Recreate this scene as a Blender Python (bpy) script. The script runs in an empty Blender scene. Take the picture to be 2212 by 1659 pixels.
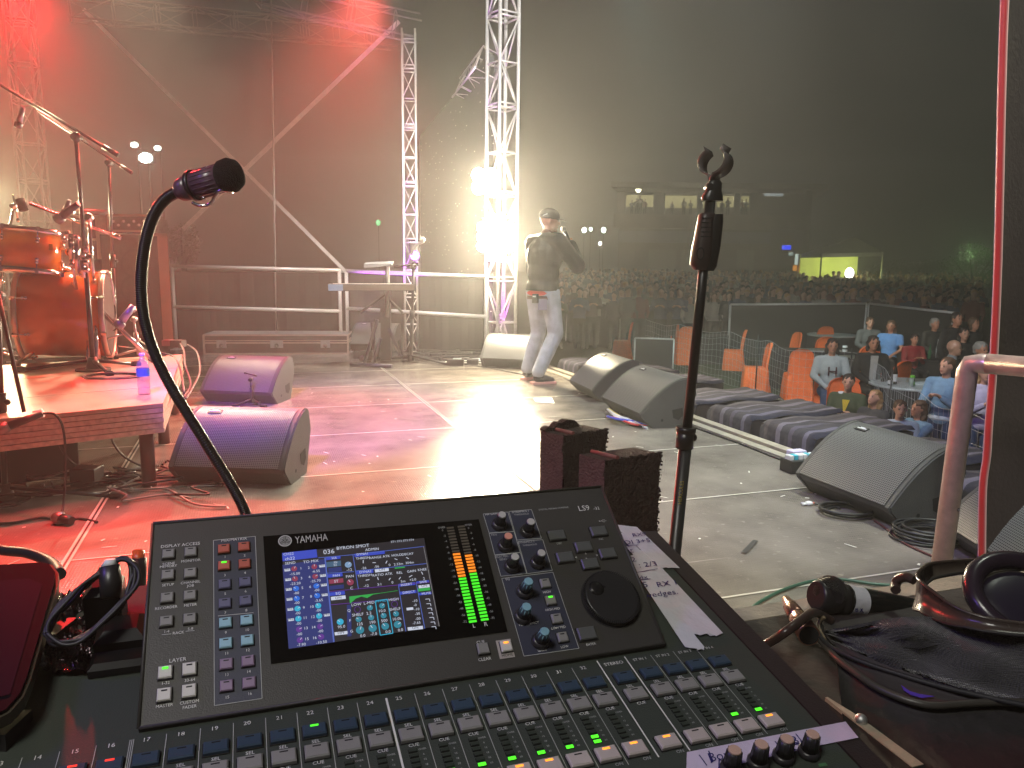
import bpy, math, random
from mathutils import Vector as Vc, Matrix, Quaternion
random.seed(7)
R_ = math.radians
SC = bpy.context.scene
COL = SC.collection

# ------------------------------------------------------------------ camera
F, CX, CY, H = 1661.0, 1106.0, 829.5, 1.2
CR = Matrix(((0.999943418, -0.0106376959, 0.0), (0.00163563095, 0.153749310, -0.988108534), (0.0105111981, 0.988052625, 0.153758009)))
cam_d = bpy.data.cameras.new("camera"); cam = bpy.data.objects.new("camera", cam_d); COL.objects.link(cam)
cam.matrix_world = Matrix.Translation((0, 0, H)) @ CR.to_4x4()
cam_d.sensor_width = 36.0; cam_d.lens = F / 2212 * 36; cam_d.clip_start = 0.02; cam_d.clip_end = 600
SC.camera = cam
SC.render.resolution_x, SC.render.resolution_y = 1024, 768

# ------------------------------------------------------------------ night sky
W = bpy.data.worlds.new("World"); SC.world = W; W.use_nodes = True
nt = W.node_tree; bg = nt.nodes["Background"]
sky = nt.nodes.new("ShaderNodeTexSky"); sky.sky_type = 'NISHITA'; sky.sun_disc = False
sky.sun_elevation = R_(-9); sky.sun_rotation = R_(200); sky.altitude = 200
addn = nt.nodes.new("ShaderNodeMix"); addn.data_type = 'RGBA'; addn.blend_type = 'ADD'; addn.inputs[0].default_value = 1.0
addn.inputs[7].default_value = (0.0045, 0.006, 0.0062, 1)
nt.links.new(sky.outputs[0], addn.inputs[6]); nt.links.new(addn.outputs[2], bg.inputs[0]); bg.inputs[1].default_value = 0.15 / 0.15

# ------------------------------------------------------------------ render settings
SC.view_settings.view_transform = 'Standard'; SC.view_settings.look = 'None'
SC.view_settings.exposure = 0.0; SC.view_settings.gamma = 1.0
cy = SC.cycles
cy.use_denoising = True
try: cy.denoiser = 'OPENIMAGEDENOISE'
except Exception: pass
cy.max_bounces = 5; cy.diffuse_bounces = 2; cy.glossy_bounces = 2; cy.transmission_bounces = 4
cy.volume_bounces = 0; cy.transparent_max_bounces = 8
cy.sample_clamp_indirect = 4.0; cy.caustics_reflective = False; cy.caustics_refractive = False

# ------------------------------------------------------------------ where the stage lies
def ray(px, py): return CR @ Vc(((px - CX) / F, -(py - CY) / F, -1.0))
def onz(px, py, z=0.0):
    r = ray(px, py); t = (z - H) / r.z; return Vc((r.x * t, r.y * t, z))
def ony(px, py, y):
    r = ray(px, py); t = y / r.y; return Vc((r.x * t, y, H + r.z * t))
SA = R_(18.7); E1 = Vc((math.cos(SA), math.sin(SA), 0)); E2 = Vc((-math.sin(SA), math.cos(SA), 0)); UP = Vc((0, 0, 1))
def ST(a, b, z=0.0): return E1 * a + E2 * b + UP * z

# ------------------------------------------------------------------ lights (lamps in view, unseen stage lamps and added fills)
def lamp(name, kind, loc, target=None, power=100, color=(1, 1, 1), size=0.1, cone=60, blend=0.5):
    d = bpy.data.lights.new(name, kind); d.energy = power; d.color = color
    o = bpy.data.objects.new(name, d); COL.objects.link(o); o.location = loc
    if kind in ('SPOT', 'POINT'): d.shadow_soft_size = size
    if kind == 'SPOT': d.spot_size = R_(cone); d.spot_blend = blend
    if target is not None:
        o.rotation_euler = (Vc(target) - Vc(loc)).to_track_quat('-Z', 'Y').to_euler()
    return o
WARM = (1.0, 0.83, 0.55)
BL1 = ony(1071, 512, 9.75); BL2 = ony(1047, 392, 9.75)
B1x = ony(1081, 735, 10.25).x
HAZE = 0.0102
lamp("blinder_beam", 'SPOT', BL1 + Vc((0, -.12, 0)), (0.1, 0, 0.9), 950, WARM, .12, 130, .8)
lamp("blinder_beam_small", 'SPOT', BL2 + Vc((0, -.12, 0)), (0.1, 0, 0.9), 420, WARM, .1, 120, .8)
lamp("left_blinder_beam", 'SPOT', ony(-60, 430, 8.6), (-1.0, 2, 0.8), 900, (1, .88, .5), .15, 110, .8)
lamp("kit_light", 'SPOT', Vc((-3.9, 8.3, 4.6)), (-2.6, 5.0, 0.6), 1000, (1, .85, .55), .1, 44, .6)
RED = (1.0, 0.03, 0.03)
lamp("red_wash_far", 'SPOT', ony(70, -40, 9.0), ST(-2.6, 4.0), 3400, RED, .12, 60, .9)
lamp("red_wash_near", 'SPOT', ony(800, -40, 9.0), ST(-0.1, 5.4), 3900, (1, .09, .06), .12, 52, .9)
lamp("red_floor", 'SPOT', Vc((-2.1, 3.4, 5.4)), Vc((-1.6, 2.55, 0)), 5200, RED, .12, 30, .8)
lamp("cool_key", 'SPOT', ST(3.9, 5.6, 5.6), ST(2.1, 5.3), 1300, (.9, 1.0, .9), .1, 54, .7)
lamp("cool_key_near", 'SPOT', ST(3.4, 2.2, 5.6), ST(1.9, 2.9), 1150, (.92, 1.0, .84), .1, 58, .7)
lamp("white_top", 'SPOT', ST(0.6, 6.0, 5.6), ST(2.9, 8.6, 1.5), 600, (1, .97, .92), .1, 46, .7)
lamp("purple_low", 'SPOT', ST(-1.4, 0.9, 4.5), ST(0.4, 5.9, 0.2), 5200, (.27, .06, 1.0), .1, 23, .6)
lamp("purple_side", 'SPOT', ST(-0.6, 1.5, 4.8), ST(3.5, 4.4, 0), 420, (.3, .12, 1.0), .1, 46, .6)
lamp("desk_fill", 'SPOT', Vc((-0.7, -0.5, 2.8)), (0.15, .7, .8), 105, (1.0, .97, .88), .3, 70, .6)  # unseen spot added to brighten the console
lamp("front_fill", 'SPOT', Vc((-1.2, 0.3, 5.2)), ST(2.7, 3.8, 0.2), 520, (.9, 1.0, .88), .2, 34, .8)  # unseen spot added to fill the faces turned to the camera
lamp("desk_violet", 'SPOT', Vc((-1.3, 0.4, 1.9)), (-.4, .55, .8), 18, (.3, .15, 1.0), .1, 60, .6)
lamp("cool_side", 'SPOT', Vc((1.1, 0.5, 4.6)), (1.75, 4.0, .1), 420, (.9, 1.0, .86), .1, 46, .7)  # unseen spot added to brighten the nearest wedge's end cheek
lamp("kick_top", 'SPOT', Vc((-4.15, 5.95, 5.4)), Vc((-3.3, 5.6, .9)), 800, (1, .82, .45), .3, 18, .6)
lamp("rail_violet", 'SPOT', Vc((0.1, 0.9, 2.0)), Vc((1.22, 2.0, .75)), 26, (.5, .12, 1.0), .04, 24, .6)  # unseen spot added to tint the near railing violet
lamp("rail_red", 'SPOT', Vc((-1.4, 1.9, 2.6)), Vc((1.22, 2.0, .75)), 60, (1, .25, .2), .04, 20, .6)  # unseen spot added to tint the near railing red
_t = ony(1842, 560, 46.6); lamp("tent_lamp", 'POINT', Vc((_t.x, 47.2, 1.3)), None, 160, (.9, 1.0, .35), .2)
_t = ony(2085, 548, 45.5); lamp("bush_fill", 'POINT', Vc((_t.x, 45.0, _t.z)), None, 110, (.55, 1.0, .4), .2)  # unseen point light added to light the far right bush green
lamp("head_violet", 'SPOT', Vc((-1.2, -0.4, 1.25)), ony(440, 395, .95), 3.0, (.5, .1, 1.0), .03, 14, .5)
lamp("head_red", 'SPOT', Vc((-0.6, 1.1, 3.0)), ony(440, 395, .95), 22, RED, .05, 16, .5)
lamp("audience_wash", 'SPOT', ST(2.6, 4.5, 5.6), (7.4, 12, -1.0), 1900, (.92, .97, 1.0), .15, 48, .8)
lamp("audience_wash_far", 'SPOT', ST(2.8, 6.5, 5.6), (6.2, 17, -.9), 1900, (1.0, .93, .86), .15, 40, .8)
lamp("purple_truss", 'SPOT', Vc((-1.9, 9.6, .3)), Vc((-1.37, 10.6, 2.6)), 380, (.5, .08, 1.0), .05, 70, .6)
lamp("magenta_tower", 'SPOT', Vc((B1x, 10.6, 0.1)), Vc((B1x, 10.25, 5)), 420, (.85, .1, 1.0), .05, 60, .6)
lamp("tower_white", 'SPOT', Vc((1.6, 6.0, 5.4)), Vc((B1x, 10.25, 3.2)), 1300, (1, .98, .95), .05, 36, .5)
lamp("singer_key", 'SPOT', ST(-1.2, 3.2, 5.2), Vc((.33, 7.9, 0.9)), 600, (.95, .97, 1.0), .06, 15, .6)
lamp("rail_white", 'SPOT', Vc((-1.0, 7.0, 5.4)), Vc((-1.9, 10.4, .7)), 1300, (1, .95, .88), .05, 50, .6)
lamp("teal_shaft", 'SPOT', ony(1330, -90, 11.5), ony(1560, 560, 15), 1900, (.6, 1.0, .92), .1, 46, .9)
for fx_, fy_, sx_, sc_ in ((255, 1070, -2.6, 7), (165, 1113, -2.6, 5), (868, 847, -1.2, 4.2), (950, 826, -1.0, 3.6), (975, 806, -.8, 3), (235, 852, -2.8, 7)):
    q_ = onz(fx_, fy_, 0 if fy_ != 852 else .46); lamp("gobo_spot", 'SPOT', Vc((q_.x + .6, q_.y + 3.6, 5.6)), q_, 260, (.75, .95, 1.0), .03, sc_, .5)
# ------------------------------------------------------------------ materials
M = {}
def mat(name, col, rough=0.6, metal=0.0, emit=None, es=1.0, var=0.12, vscale=12.0, bump=0.0, bscale=60.0, spec=0.5, alpha=1.0, trans=0.0, sheen=0.0, rvar=0.1, coat=0.0):
    if name in M: return M[name]
    m = bpy.data.materials.new(name); m.use_nodes = True; t = m.node_tree; b = t.nodes["Principled BSDF"]
    b.inputs["Metallic"].default_value = metal; b.inputs["Specular IOR Level"].default_value = spec
    b.inputs["Roughness"].default_value = rough
    b.inputs["Base Color"].default_value = (*col, 1)
    if emit:
        b.inputs["Emission Color"].default_value = (*emit, 1); b.inputs["Emission Strength"].default_value = es
    if trans: b.inputs["Transmission Weight"].default_value = trans
    if sheen: b.inputs["Sheen Weight"].default_value = sheen
    if coat: b.inputs["Coat Weight"].default_value = coat
    if alpha < 1: b.inputs["Alpha"].default_value = alpha
    if var or bump:
        tc = t.nodes.new("ShaderNodeTexCoord"); n = t.nodes.new("ShaderNodeTexNoise"); n.inputs["Scale"].default_value = vscale; n.inputs["Detail"].default_value = 5
        t.links.new(tc.outputs["Object"], n.inputs["Vector"])
        if var:
            mr = t.nodes.new("ShaderNodeMapRange"); mr.inputs[3].default_value = 1 - var * 1.6; mr.inputs[4].default_value = 1 + var * 1.6
            t.links.new(n.outputs[0], mr.inputs[0])
            mx = t.nodes.new("ShaderNodeVectorMath"); mx.operation = 'SCALE'; mx.inputs[0].default_value = col
            t.links.new(mr.outputs[0], mx.inputs[3]); t.links.new(mx.outputs[0], b.inputs["Base Color"])
            m2 = t.nodes.new("ShaderNodeMapRange"); m2.inputs[3].default_value = max(0.02, rough - rvar); m2.inputs[4].default_value = min(1, rough + rvar)
            t.links.new(n.outputs[0], m2.inputs[0]); t.links.new(m2.outputs[0], b.inputs["Roughness"])
        if bump:
            n2 = t.nodes.new("ShaderNodeTexNoise"); n2.inputs["Scale"].default_value = bscale; n2.inputs["Detail"].default_value = 4
            t.links.new(tc.outputs["Object"], n2.inputs["Vector"])
            bp = t.nodes.new("ShaderNodeBump"); bp.inputs["Strength"].default_value = bump; bp.inputs["Distance"].default_value = 0.01
            t.links.new(n2.outputs[0], bp.inputs["Height"]); t.links.new(bp.outputs[0], b.inputs["Normal"])
    M[name] = m; return m
def emis(name, col, s):
    return mat(name, (0.02, 0.02, 0.02), 0.5, emit=col, es=s, var=0)

# ------------------------------------------------------------------ mesh builder
class MB:
    def __init__(s): s.v = []; s.f = []; s.mi = []; s.sm = []; s.ms = []
    def m(s, mt):
        if mt not in s.ms: s.ms.append(mt)
        return s.ms.index(mt)
    def add(s, vs, fs, mt, smooth=False):
        o = len(s.v); s.v += [Vc(p) for p in vs]; k = s.m(mt)
        for f in fs: s.f.append(tuple(i + o for i in f)); s.mi.append(k); s.sm.append(smooth)
    def hexa(s, p, mt):  # 8 corners, bottom 4 then top 4
        s.add(p, [(3, 2, 1, 0), (4, 5, 6, 7), (0, 1, 5, 4), (1, 2, 6, 5), (2, 3, 7, 6), (3, 0, 4, 7)], mt)
    def box(s, c, d, mt, ax=None):
        c = Vc(c); X, Y, Z = ax if ax else (Vc((1, 0, 0)), Vc((0, 1, 0)), Vc((0, 0, 1)))
        x, y, z = X * (d[0] / 2), Y * (d[1] / 2), Z * (d[2] / 2)
        s.hexa([c - x - y - z, c + x - y - z, c + x + y - z, c - x + y - z, c - x - y + z, c + x - y + z, c + x + y + z, c - x + y + z], mt)
    def bbox(s, c, d, mt, ax=None, b=0.004):  # box with bevelled top edge
        c = Vc(c); X, Y, Z = ax if ax else (Vc((1, 0, 0)), Vc((0, 1, 0)), Vc((0, 0, 1)))
        hx, hy, hz = d[0] / 2, d[1] / 2, d[2] / 2; vs = []
        for (ex, ey, z) in ((0, 0, -hz), (0, 0, hz - b), (b, b, hz)):
            for sx, sy in ((-1, -1), (1, -1), (1, 1), (-1, 1)): vs.append(c + X * (sx * (hx - ex)) + Y * (sy * (hy - ey)) + Z * z)
        fs = [(3, 2, 1, 0), (8, 9, 10, 11)]
        for L in (0, 4):
            for i in range(4): fs.append((L + i, L + (i + 1) % 4, L + 4 + (i + 1) % 4, L + 4 + i))
        s.add(vs, fs, mt)
    def prism(s, poly, vec, mt, smooth=False, cap=True):
        n = len(poly); vec = Vc(vec); vs = [Vc(p) for p in poly] + [Vc(p) + vec for p in poly]
        s.add(vs, [(i, (i + 1) % n, n + (i + 1) % n, n + i) for i in range(n)], mt, smooth)
        if cap: s.add(vs, [tuple(range(n))[::-1], tuple(range(n, 2 * n))], mt)
    def tube(s, pts, r, mt, n=8, cap=True, smooth=True):
        pts = [Vc(p) for p in pts]; rs = r if isinstance(r, (list, tuple)) else [r] * len(pts)
        t0 = (pts[1] - pts[0]).normalized(); a = Vc((0, 0, 1)) if abs(t0.z) < 0.9 else Vc((1, 0, 0))
        u = t0.cross(a).normalized(); vs = []
        for i, p in enumerate(pts):
            t = (pts[min(i + 1, len(pts) - 1)] - pts[max(i - 1, 0)])
            t = t.normalized() if t.length > 1e-9 else t0
            u = (u - t * u.dot(t)); u = u.normalized() if u.length > 1e-6 else t.orthogonal().normalized()
            w = t.cross(u)
            for k in range(n):
                an = 2 * math.pi * k / n; vs.append(p + (u * math.cos(an) + w * math.sin(an)) * rs[i])
        fs = []
        for i in range(len(pts) - 1):
            for k in range(n): fs.append((i * n + k, i * n + (k + 1) % n, (i + 1) * n + (k + 1) % n, (i + 1) * n + k))
        s.add(vs, fs, mt, smooth)
        if cap:
            o = len(s.v) - len(vs); L = len(pts) - 1
            s.f.append(tuple(o + k for k in range(n))[::-1]); s.mi.append(s.m(mt)); s.sm.append(False)
            s.f.append(tuple(o + L * n + k for k in range(n))); s.mi.append(s.m(mt)); s.sm.append(False)
    def ell(s, c, r, mt, nu=12, nv=8, ax=None, smooth=True):
        c = Vc(c); r = (r, r, r) if isinstance(r, (int, float)) else r
        X, Y, Z = ax if ax else (Vc((1, 0, 0)), Vc((0, 1, 0)), Vc((0, 0, 1)))
        vs = [c - Z * r[2]]
        for j in range(1, nv):
            ph = -math.pi / 2 + math.pi * j / nv
            for i in range(nu):
                th = 2 * math.pi * i / nu
                vs.append(c + X * (r[0] * math.cos(ph) * math.cos(th)) + Y * (r[1] * math.cos(ph) * math.sin(th)) + Z * (r[2] * math.sin(ph)))
        vs.append(c + Z * r[2]); fs = []
        for i in range(nu): fs.append((0, 1 + (i + 1) % nu, 1 + i))
        for j in range(nv - 2):
            for i in range(nu): a = 1 + j * nu; fs.append((a + i, a + (i + 1) % nu, a + nu + (i + 1) % nu, a + nu + i))
        a = 1 + (nv - 2) * nu; t = len(vs) - 1
        for i in range(nu): fs.append((a + i, a + (i + 1) % nu, t))
        s.add(vs, fs, mt, smooth)
    def disc(s, c, nrm, r, mt, n=20):
        nrm = Vc(nrm).normalized(); u = nrm.orthogonal().normalized(); w = nrm.cross(u)
        s.add([Vc(c) + (u * math.cos(2 * math.pi * k / n) + w * math.sin(2 * math.pi * k / n)) * r for k in range(n)], [tuple(range(n))], mt)
    def text(s, O, X, Y, N, txt, size, mt, off=0.0003, align=0.5, shear=0.0, sx=1.0):
        vs, fs, w = glyphs(txt); n = len(s.v)
        O = Vc(O); o = -w * align
        s.add([O + X * ((x + o + y * shear) * size * sx) + Y * (y * size) + N * off for x, y in vs], fs, mt)
    def build(s, name, parent=None, label=None, mod=None):
        me = bpy.data.meshes.new(name); off = OFF.get(parent, Vc((0, 0, 0))) if parent else Vc((0, 0, 0))
        me.from_pydata([tuple(p - off) for p in s.v], [], s.f); 
        for mt in s.ms: me.materials.append(mt)
        me.polygons.foreach_set("material_index", s.mi); me.polygons.foreach_set("use_smooth", s.sm); me.update()
        o = bpy.data.objects.new(name, me); COL.objects.link(o)
        if parent: o.parent = parent; OFF[o] = off
        else: OFF[o] = Vc((0, 0, 0))
        if label: o["label"] = label
        return o
OFF = {}
_G = {}
def glyphs(txt):
    if txt in _G: return _G[txt]
    c = bpy.data.curves.new("t", 'FONT'); c.body = txt; c.size = 1.0; c.resolution_u = 2; c.fill_mode = 'FRONT'
    o = bpy.data.objects.new("t", c); COL.objects.link(o); dg = bpy.context.evaluated_depsgraph_get(); dg.update()
    me = bpy.data.meshes.new_from_object(o.evaluated_get(dg)); vs = [(v.co.x, v.co.y) for v in me.vertices]; fs = [tuple(p.vertices) for p in me.polygons]
    w = max([x for x, _ in vs] or [0]); bpy.data.meshes.remove(me); bpy.data.objects.remove(o); bpy.data.curves.remove(c)
    _G[txt] = (vs, fs, w); return _G[txt]
def tag(o, label=None, cat=None, group=None, kind=None):
    for k, v in (("label", label), ("category", cat), ("group", group), ("kind", kind)):
        if v: o[k] = v
    return o
def thing(name, loc, label, cat, group=None, rz=0.0):
    o = bpy.data.objects.new(name, None); COL.objects.link(o); o.location = loc; o.rotation_euler = (0, 0, rz); o.empty_display_size = 0.1
    OFF[o] = Vc(loc) if rz == 0 else Vc((0, 0, 0)); tag(o, label, cat, group); return o
def one(mb, name, label, cat, group=None, kind=None):
    return tag(mb.build(name), label, cat, group, kind)
def struct(mb, name): return tag(mb.build(name), kind="structure")
def kids(o): return [c for c in bpy.data.objects if c.parent == o]
def dup(root, loc, rz=0.0, label=None, sc=None):
    r = root.copy(); COL.objects.link(r); r.location = loc; r.rotation_euler = (0, 0, rz)
    if sc: r.scale = sc if isinstance(sc, (tuple, list)) else (sc, sc, sc)
    if label: r["label"] = label
    for ch in KIDS(root):
        c = ch.copy(); COL.objects.link(c); c.parent = r
        for g in KIDS(ch):
            d = g.copy(); COL.objects.link(d); d.parent = c
    return r
_K = {}
def KIDS(o):
    if o.name not in _K: _K[o.name] = [c for c in bpy.data.objects if c.parent == o]
    return _K[o.name]
def lerp(a, b, t): return a + (b - a) * t
def zf(x0, y0, w, W=2212):  # a detail crop of the reference: its pixels to picture pixels
    k = w / W; return lambda x, y: ((x0 + x * k) / 4032 * 2212, (y0 + y * k) / 4032 * 2212)
def noise_line(p, q, n, amp):
    return [lerp(Vc(p), Vc(q), i / n) + Vc((random.uniform(-amp, amp), random.uniform(-amp, amp), 0)) for i in range(n + 1)]
def smooth_path(ps, k=4):
    ps = [Vc(p) for p in ps]; out = []
    for i in range(len(ps) - 1):
        p0, p1, p2, p3 = ps[max(i - 1, 0)], ps[i], ps[i + 1], ps[min(i + 2, len(ps) - 1)]
        for j in range(k):
            t = j / k; out.append(0.5 * ((2 * p1) + (p2 - p0) * t + (2 * p0 - 5 * p1 + 4 * p2 - p3) * t * t + (3 * p1 - p0 - 3 * p2 + p3) * t ** 3))
    out.append(ps[-1]); return out

blk = mat("black_plastic", (0.02, 0.02, 0.021), 0.45, var=0.2)
blkm = mat("black_paint_metal", (0.018, 0.017, 0.018), 0.35, var=0.15, spec=0.6)
rubber = mat("rubber", (0.012, 0.012, 0.012), 0.8)
cable_m = mat("cable_rubber", (0.015, 0.015, 0.016), 0.5)
chrome = mat("chrome", (0.75, 0.73, 0.7), 0.16, 1.0, var=0.05)
alu = mat("aluminium", (0.8, 0.79, 0.78), 0.4, 0.3, var=0.05, vscale=30)
steel = mat("galvanised_steel", (0.5, 0.5, 0.5), 0.45, 0.8, var=0.15)
# ================================================================== SETTING
# ground
g = MB(); g.add([(-120, -20, -1.2), (160, -20, -1.2), (160, 260, -1.2), (-120, 260, -1.2)], [(0, 1, 2, 3)], mat("grass", (0.03, 0.04, 0.018), 0.95, var=0.5, vscale=0.6, bump=0.4, bscale=8)); struct(g, "ground")
# stage floor
def floor_mat():
    m = bpy.data.materials.new("stage_plywood"); m.use_nodes = True; t = m.node_tree; b = t.nodes["Principled BSDF"]; M["floor"] = m
    tc = t.nodes.new("ShaderNodeTexCoord"); mp = t.nodes.new("ShaderNodeMapping"); mp.inputs["Rotation"].default_value = (0, 0, -SA); t.links.new(tc.outputs["Object"], mp.inputs[0])
    n1 = t.nodes.new("ShaderNodeTexNoise"); n1.inputs["Scale"].default_value = 2.6; n1.inputs["Detail"].default_value = 6; n1.inputs["Roughness"].default_value = 0.55; t.links.new(mp.outputs[0], n1.inputs[0])
    n2 = t.nodes.new("ShaderNodeTexNoise"); n2.inputs["Scale"].default_value = 26; n2.inputs["Detail"].default_value = 5; t.links.new(mp.outputs[0], n2.inputs[0])
    cr = t.nodes.new("ShaderNodeValToRGB"); cr.color_ramp.elements[0].position = 0.3; cr.color_ramp.elements[0].color = (0.14, 0.123, 0.107, 1); cr.color_ramp.elements[1].position = 0.72; cr.color_ramp.elements[1].color = (0.26, 0.232, 0.202, 1); t.links.new(n1.outputs[0], cr.inputs[0])
    c2 = t.nodes.new("ShaderNodeValToRGB"); c2.color_ramp.elements[0].position = 0.63; c2.color_ramp.elements[0].color = (0, 0, 0, 1); c2.color_ramp.elements[1].position = 0.74; c2.color_ramp.elements[1].color = (1, 1, 1, 1); t.links.new(n2.outputs[0], c2.inputs[0])
    mx = t.nodes.new("ShaderNodeMix"); mx.data_type = 'RGBA'; mx.inputs[7].default_value = (0.42, 0.39, 0.33, 1)
    sc = t.nodes.new("ShaderNodeMath"); sc.operation = 'MULTIPLY'; sc.inputs[1].default_value = 0.5; t.links.new(c2.outputs[0], sc.inputs[0]); t.links.new(sc.outputs[0], mx.inputs[0]); t.links.new(cr.outputs[0], mx.inputs[6])
    # long scratches
    w = t.nodes.new("ShaderNodeMapping"); w.inputs["Scale"].default_value = (2.2, 46, 1); w.inputs["Rotation"].default_value = (0, 0, 0.7); t.links.new(mp.outputs[0], w.inputs[0])
    n3 = t.nodes.new("ShaderNodeTexNoise"); n3.inputs["Scale"].default_value = 1.0; n3.inputs["Detail"].default_value = 3; t.links.new(w.outputs[0], n3.inputs[0])
    c3 = t.nodes.new("ShaderNodeValToRGB"); c3.color_ramp.elements[0].position = 0.72; c3.color_ramp.elements[0].color = (0, 0, 0, 1); c3.color_ramp.elements[1].position = 0.76; c3.color_ramp.elements[1].color = (0.5, 0.5, 0.5, 1); t.links.new(n3.outputs[0], c3.inputs[0])
    m4 = t.nodes.new("ShaderNodeMix"); m4.data_type = 'RGBA'; m4.inputs[7].default_value = (0.5, 0.45, 0.4, 1); t.links.new(c3.outputs[0], m4.inputs[0]); t.links.new(mx.outputs[2], m4.inputs[6])
    t.links.new(m4.outputs[2], b.inputs["Base Color"])
    mr = t.nodes.new("ShaderNodeMapRange"); mr.inputs[3].default_value = 0.15; mr.inputs[4].default_value = 0.27; t.links.new(n1.outputs[0], mr.inputs[0]); t.links.new(mr.outputs[0], b.inputs["Roughness"])
    # anti slip ribs
    wv = t.nodes.new("ShaderNodeTexWave"); wv.inputs["Scale"].default_value = 26; wv.bands_direction = 'X'; t.links.new(mp.outputs[0], wv.inputs[0])
    wy = t.nodes.new("ShaderNodeTexWave"); wy.inputs["Scale"].default_value = 14; wy.bands_direction = 'Y'; wy.inputs["Distortion"].default_value = 0.6; t.links.new(mp.outputs[0], wy.inputs[0])
    ml = t.nodes.new("ShaderNodeMath"); ml.operation = 'MULTIPLY'; t.links.new(wv.outputs["Fac"], ml.inputs[0]); t.links.new(wy.outputs["Fac"], ml.inputs[1])
    bp = t.nodes.new("ShaderNodeBump"); bp.inputs["Strength"].default_value = 0.35; bp.inputs["Distance"].default_value = 0.002; t.links.new(ml.outputs[0], bp.inputs["Height"]); t.links.new(bp.outputs[0], b.inputs["Normal"])
    return m
fm = floor_mat()
AE = 3.31
g = MB()
def flr(a0, a1, b0, b1, z0, z1, mt): g.hexa([ST(a0, b0, z0), ST(a1, b0, z0), ST(a1, b1, z0), ST(a0, b1, z0), ST(a0, b0, z1), ST(a1, b0, z1), ST(a1, b1, z1), ST(a0, b1, z1)], mt)
# the far side is cut parallel to the railing
P = [ST(-9, -1.5), ST(AE, -1.5), ST(AE, 9.75), Vc((-0.1, 10.62, 0)), Vc((-7.5, 10.75, 0)), ST(-9, 8)]
g.prism([p + Vc((0, 0, -0.12)) for p in P], (0, 0, 0.12), fm); struct(g, "stage_floor")
seam = mat("panel_edge", (0.62, 0.58, 0.52), 0.35, var=0.15); dark = mat("dark_gap", (0.03, 0.026, 0.024), 0.8)
g = MB()
def strip(p, q, w, z, mt):
    d = (q - p).normalized(); n = Vc((-d.y, d.x, 0)) * (w / 2); g.add([p - n + UP * z, q - n + UP * z, q + n + UP * z, p + n + UP * z], [(0, 1, 2, 3)], mt)
for b in (2.27, 3.36, 4.36, 5.41, 6.49, 7.55, 8.6, 9.5): strip(ST(-8, b), ST(AE - 0.09, b), 0.011, 0.004, seam)
for a in (-2.9, -0.755, 1.385):
    strip(ST(a, -1), ST(a, 9.3), 0.012 if a < 1 else .005, 0.006, seam); strip(ST(a + 0.022, -1), ST(a + 0.022, 9.3), 0.011 if a < 1 else .003, 0.0065, seam); strip(ST(a + 0.011, -1), ST(a + 0.011, 9.3), 0.012, 0.0055, dark)
struct(g, "floor_panel_joints")
# wooden edge rail at the lip of the stage with a groove and a cable
g = MB(); em = mat("edge_timber", (0.3, 0.27, 0.22), 0.6, var=0.25)
flr(AE - 0.075, AE, -1.5, 9.75, 0.0, 0.03, em); flr(AE - 0.16, AE - 0.085, -1.5, 9.75, 0.0, 0.012, em); struct(g, "stage_edge")
g = MB(); g.tube(smooth_path([ST(AE - 0.19 + random.uniform(-0.012, 0.012), b, 0.006) for b in [2.9 + i * 0.35 for i in range(14)]]), 0.006, cable_m, 6)
one(g, "edge_cable", "long black cable running along the timber lip at the front of the stage", "cable")
g = MB(); sk = mat("stage_skirt_cloth", (0.015, 0.015, 0.016), 0.9)
flr(AE - 0.03, AE - 0.01, -1.5, 9.75, -1.2, -0.12, sk); one(g, "stage_skirt", "black cloth skirt hanging below the front lip of the stage", "stage skirt")
# black mesh drape behind the railing
dr = mat("black_drape", (0.016, 0.014, 0.013), 0.95, var=0.25, vscale=3, bump=0.3, bscale=5)
def drape(name, P0, P1, z0, z1, label, cat, wav=0.03, n=120, th=0.01, mt=None, fold=9.0):
    g = MB(); P0, P1 = Vc(P0), Vc(P1); d = (P1 - P0); L = d.length; d.normalize(); nn = Vc((-d.y, d.x, 0)); f, bk = [], []
    for i in range(n + 1):
        s = L * i / n; o = wav * (math.sin(s * fold) + 0.5 * math.sin(s * fold * 2.3 + 1))
        f.append(P0 + d * s + nn * o); bk.append(P0 + d * s + nn * (o + th))
    poly = f + bk[::-1]
    g.prism([p + UP * z0 for p in poly], (0, 0, z1 - z0), mt or dr, smooth=False); return one(g, name, label, cat)
drape("side_drape", (-8.5, 10.85, 0), (-0.35, 10.72, 0), -1.2, 1.06, "low black drape hung behind the grey railing across the far side of the stage", "drape", 0.012, 90)
# red edged curtain at the right, hanging down from the roof beside the camera
cloth = mat("brown_black_curtain", (0.03, 0.017, 0.013), 0.85, var=0.2, vscale=6, bump=0.2, sheen=0.0)
redc = mat("red_piping", (0.55, 0.01, 0.012), 0.5, var=0.1, sheen=0.4)
c = thing("side_curtain", Vc((1.9, 2.7, 0)), "dark brown side curtain with bright red piping hanging at the right", "curtain")
top = ony(2168, -40, 2.95); mid = ony(2152, 560, 2.9); bot = ony(2120, 1225, 2.86)
edge = smooth_path([top + Vc((0, 0, .6)), top, mid, ony(2141, 800, 2.9), ony(2132, 920, 2.88), ony(2128, 985, 2.88), ony(2119, 1060, 2.87), ony(2117, 1225, 2.86)], 5)
g = MB(); K = 14; vs = []; rows = len(edge)
for th in (0, 0.012):
    for j, p in enumerate(edge):
        for i in range(K + 1):
            s = i / K; vs.append(p + Vc((0.02 + s * 1.3, s * 0.55 + 0.035 * math.sin(s * 22 + j * 0.05) * (0.3 + s) + th, 0)))
w1 = K + 1; fs = []; T = rows * w1
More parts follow.
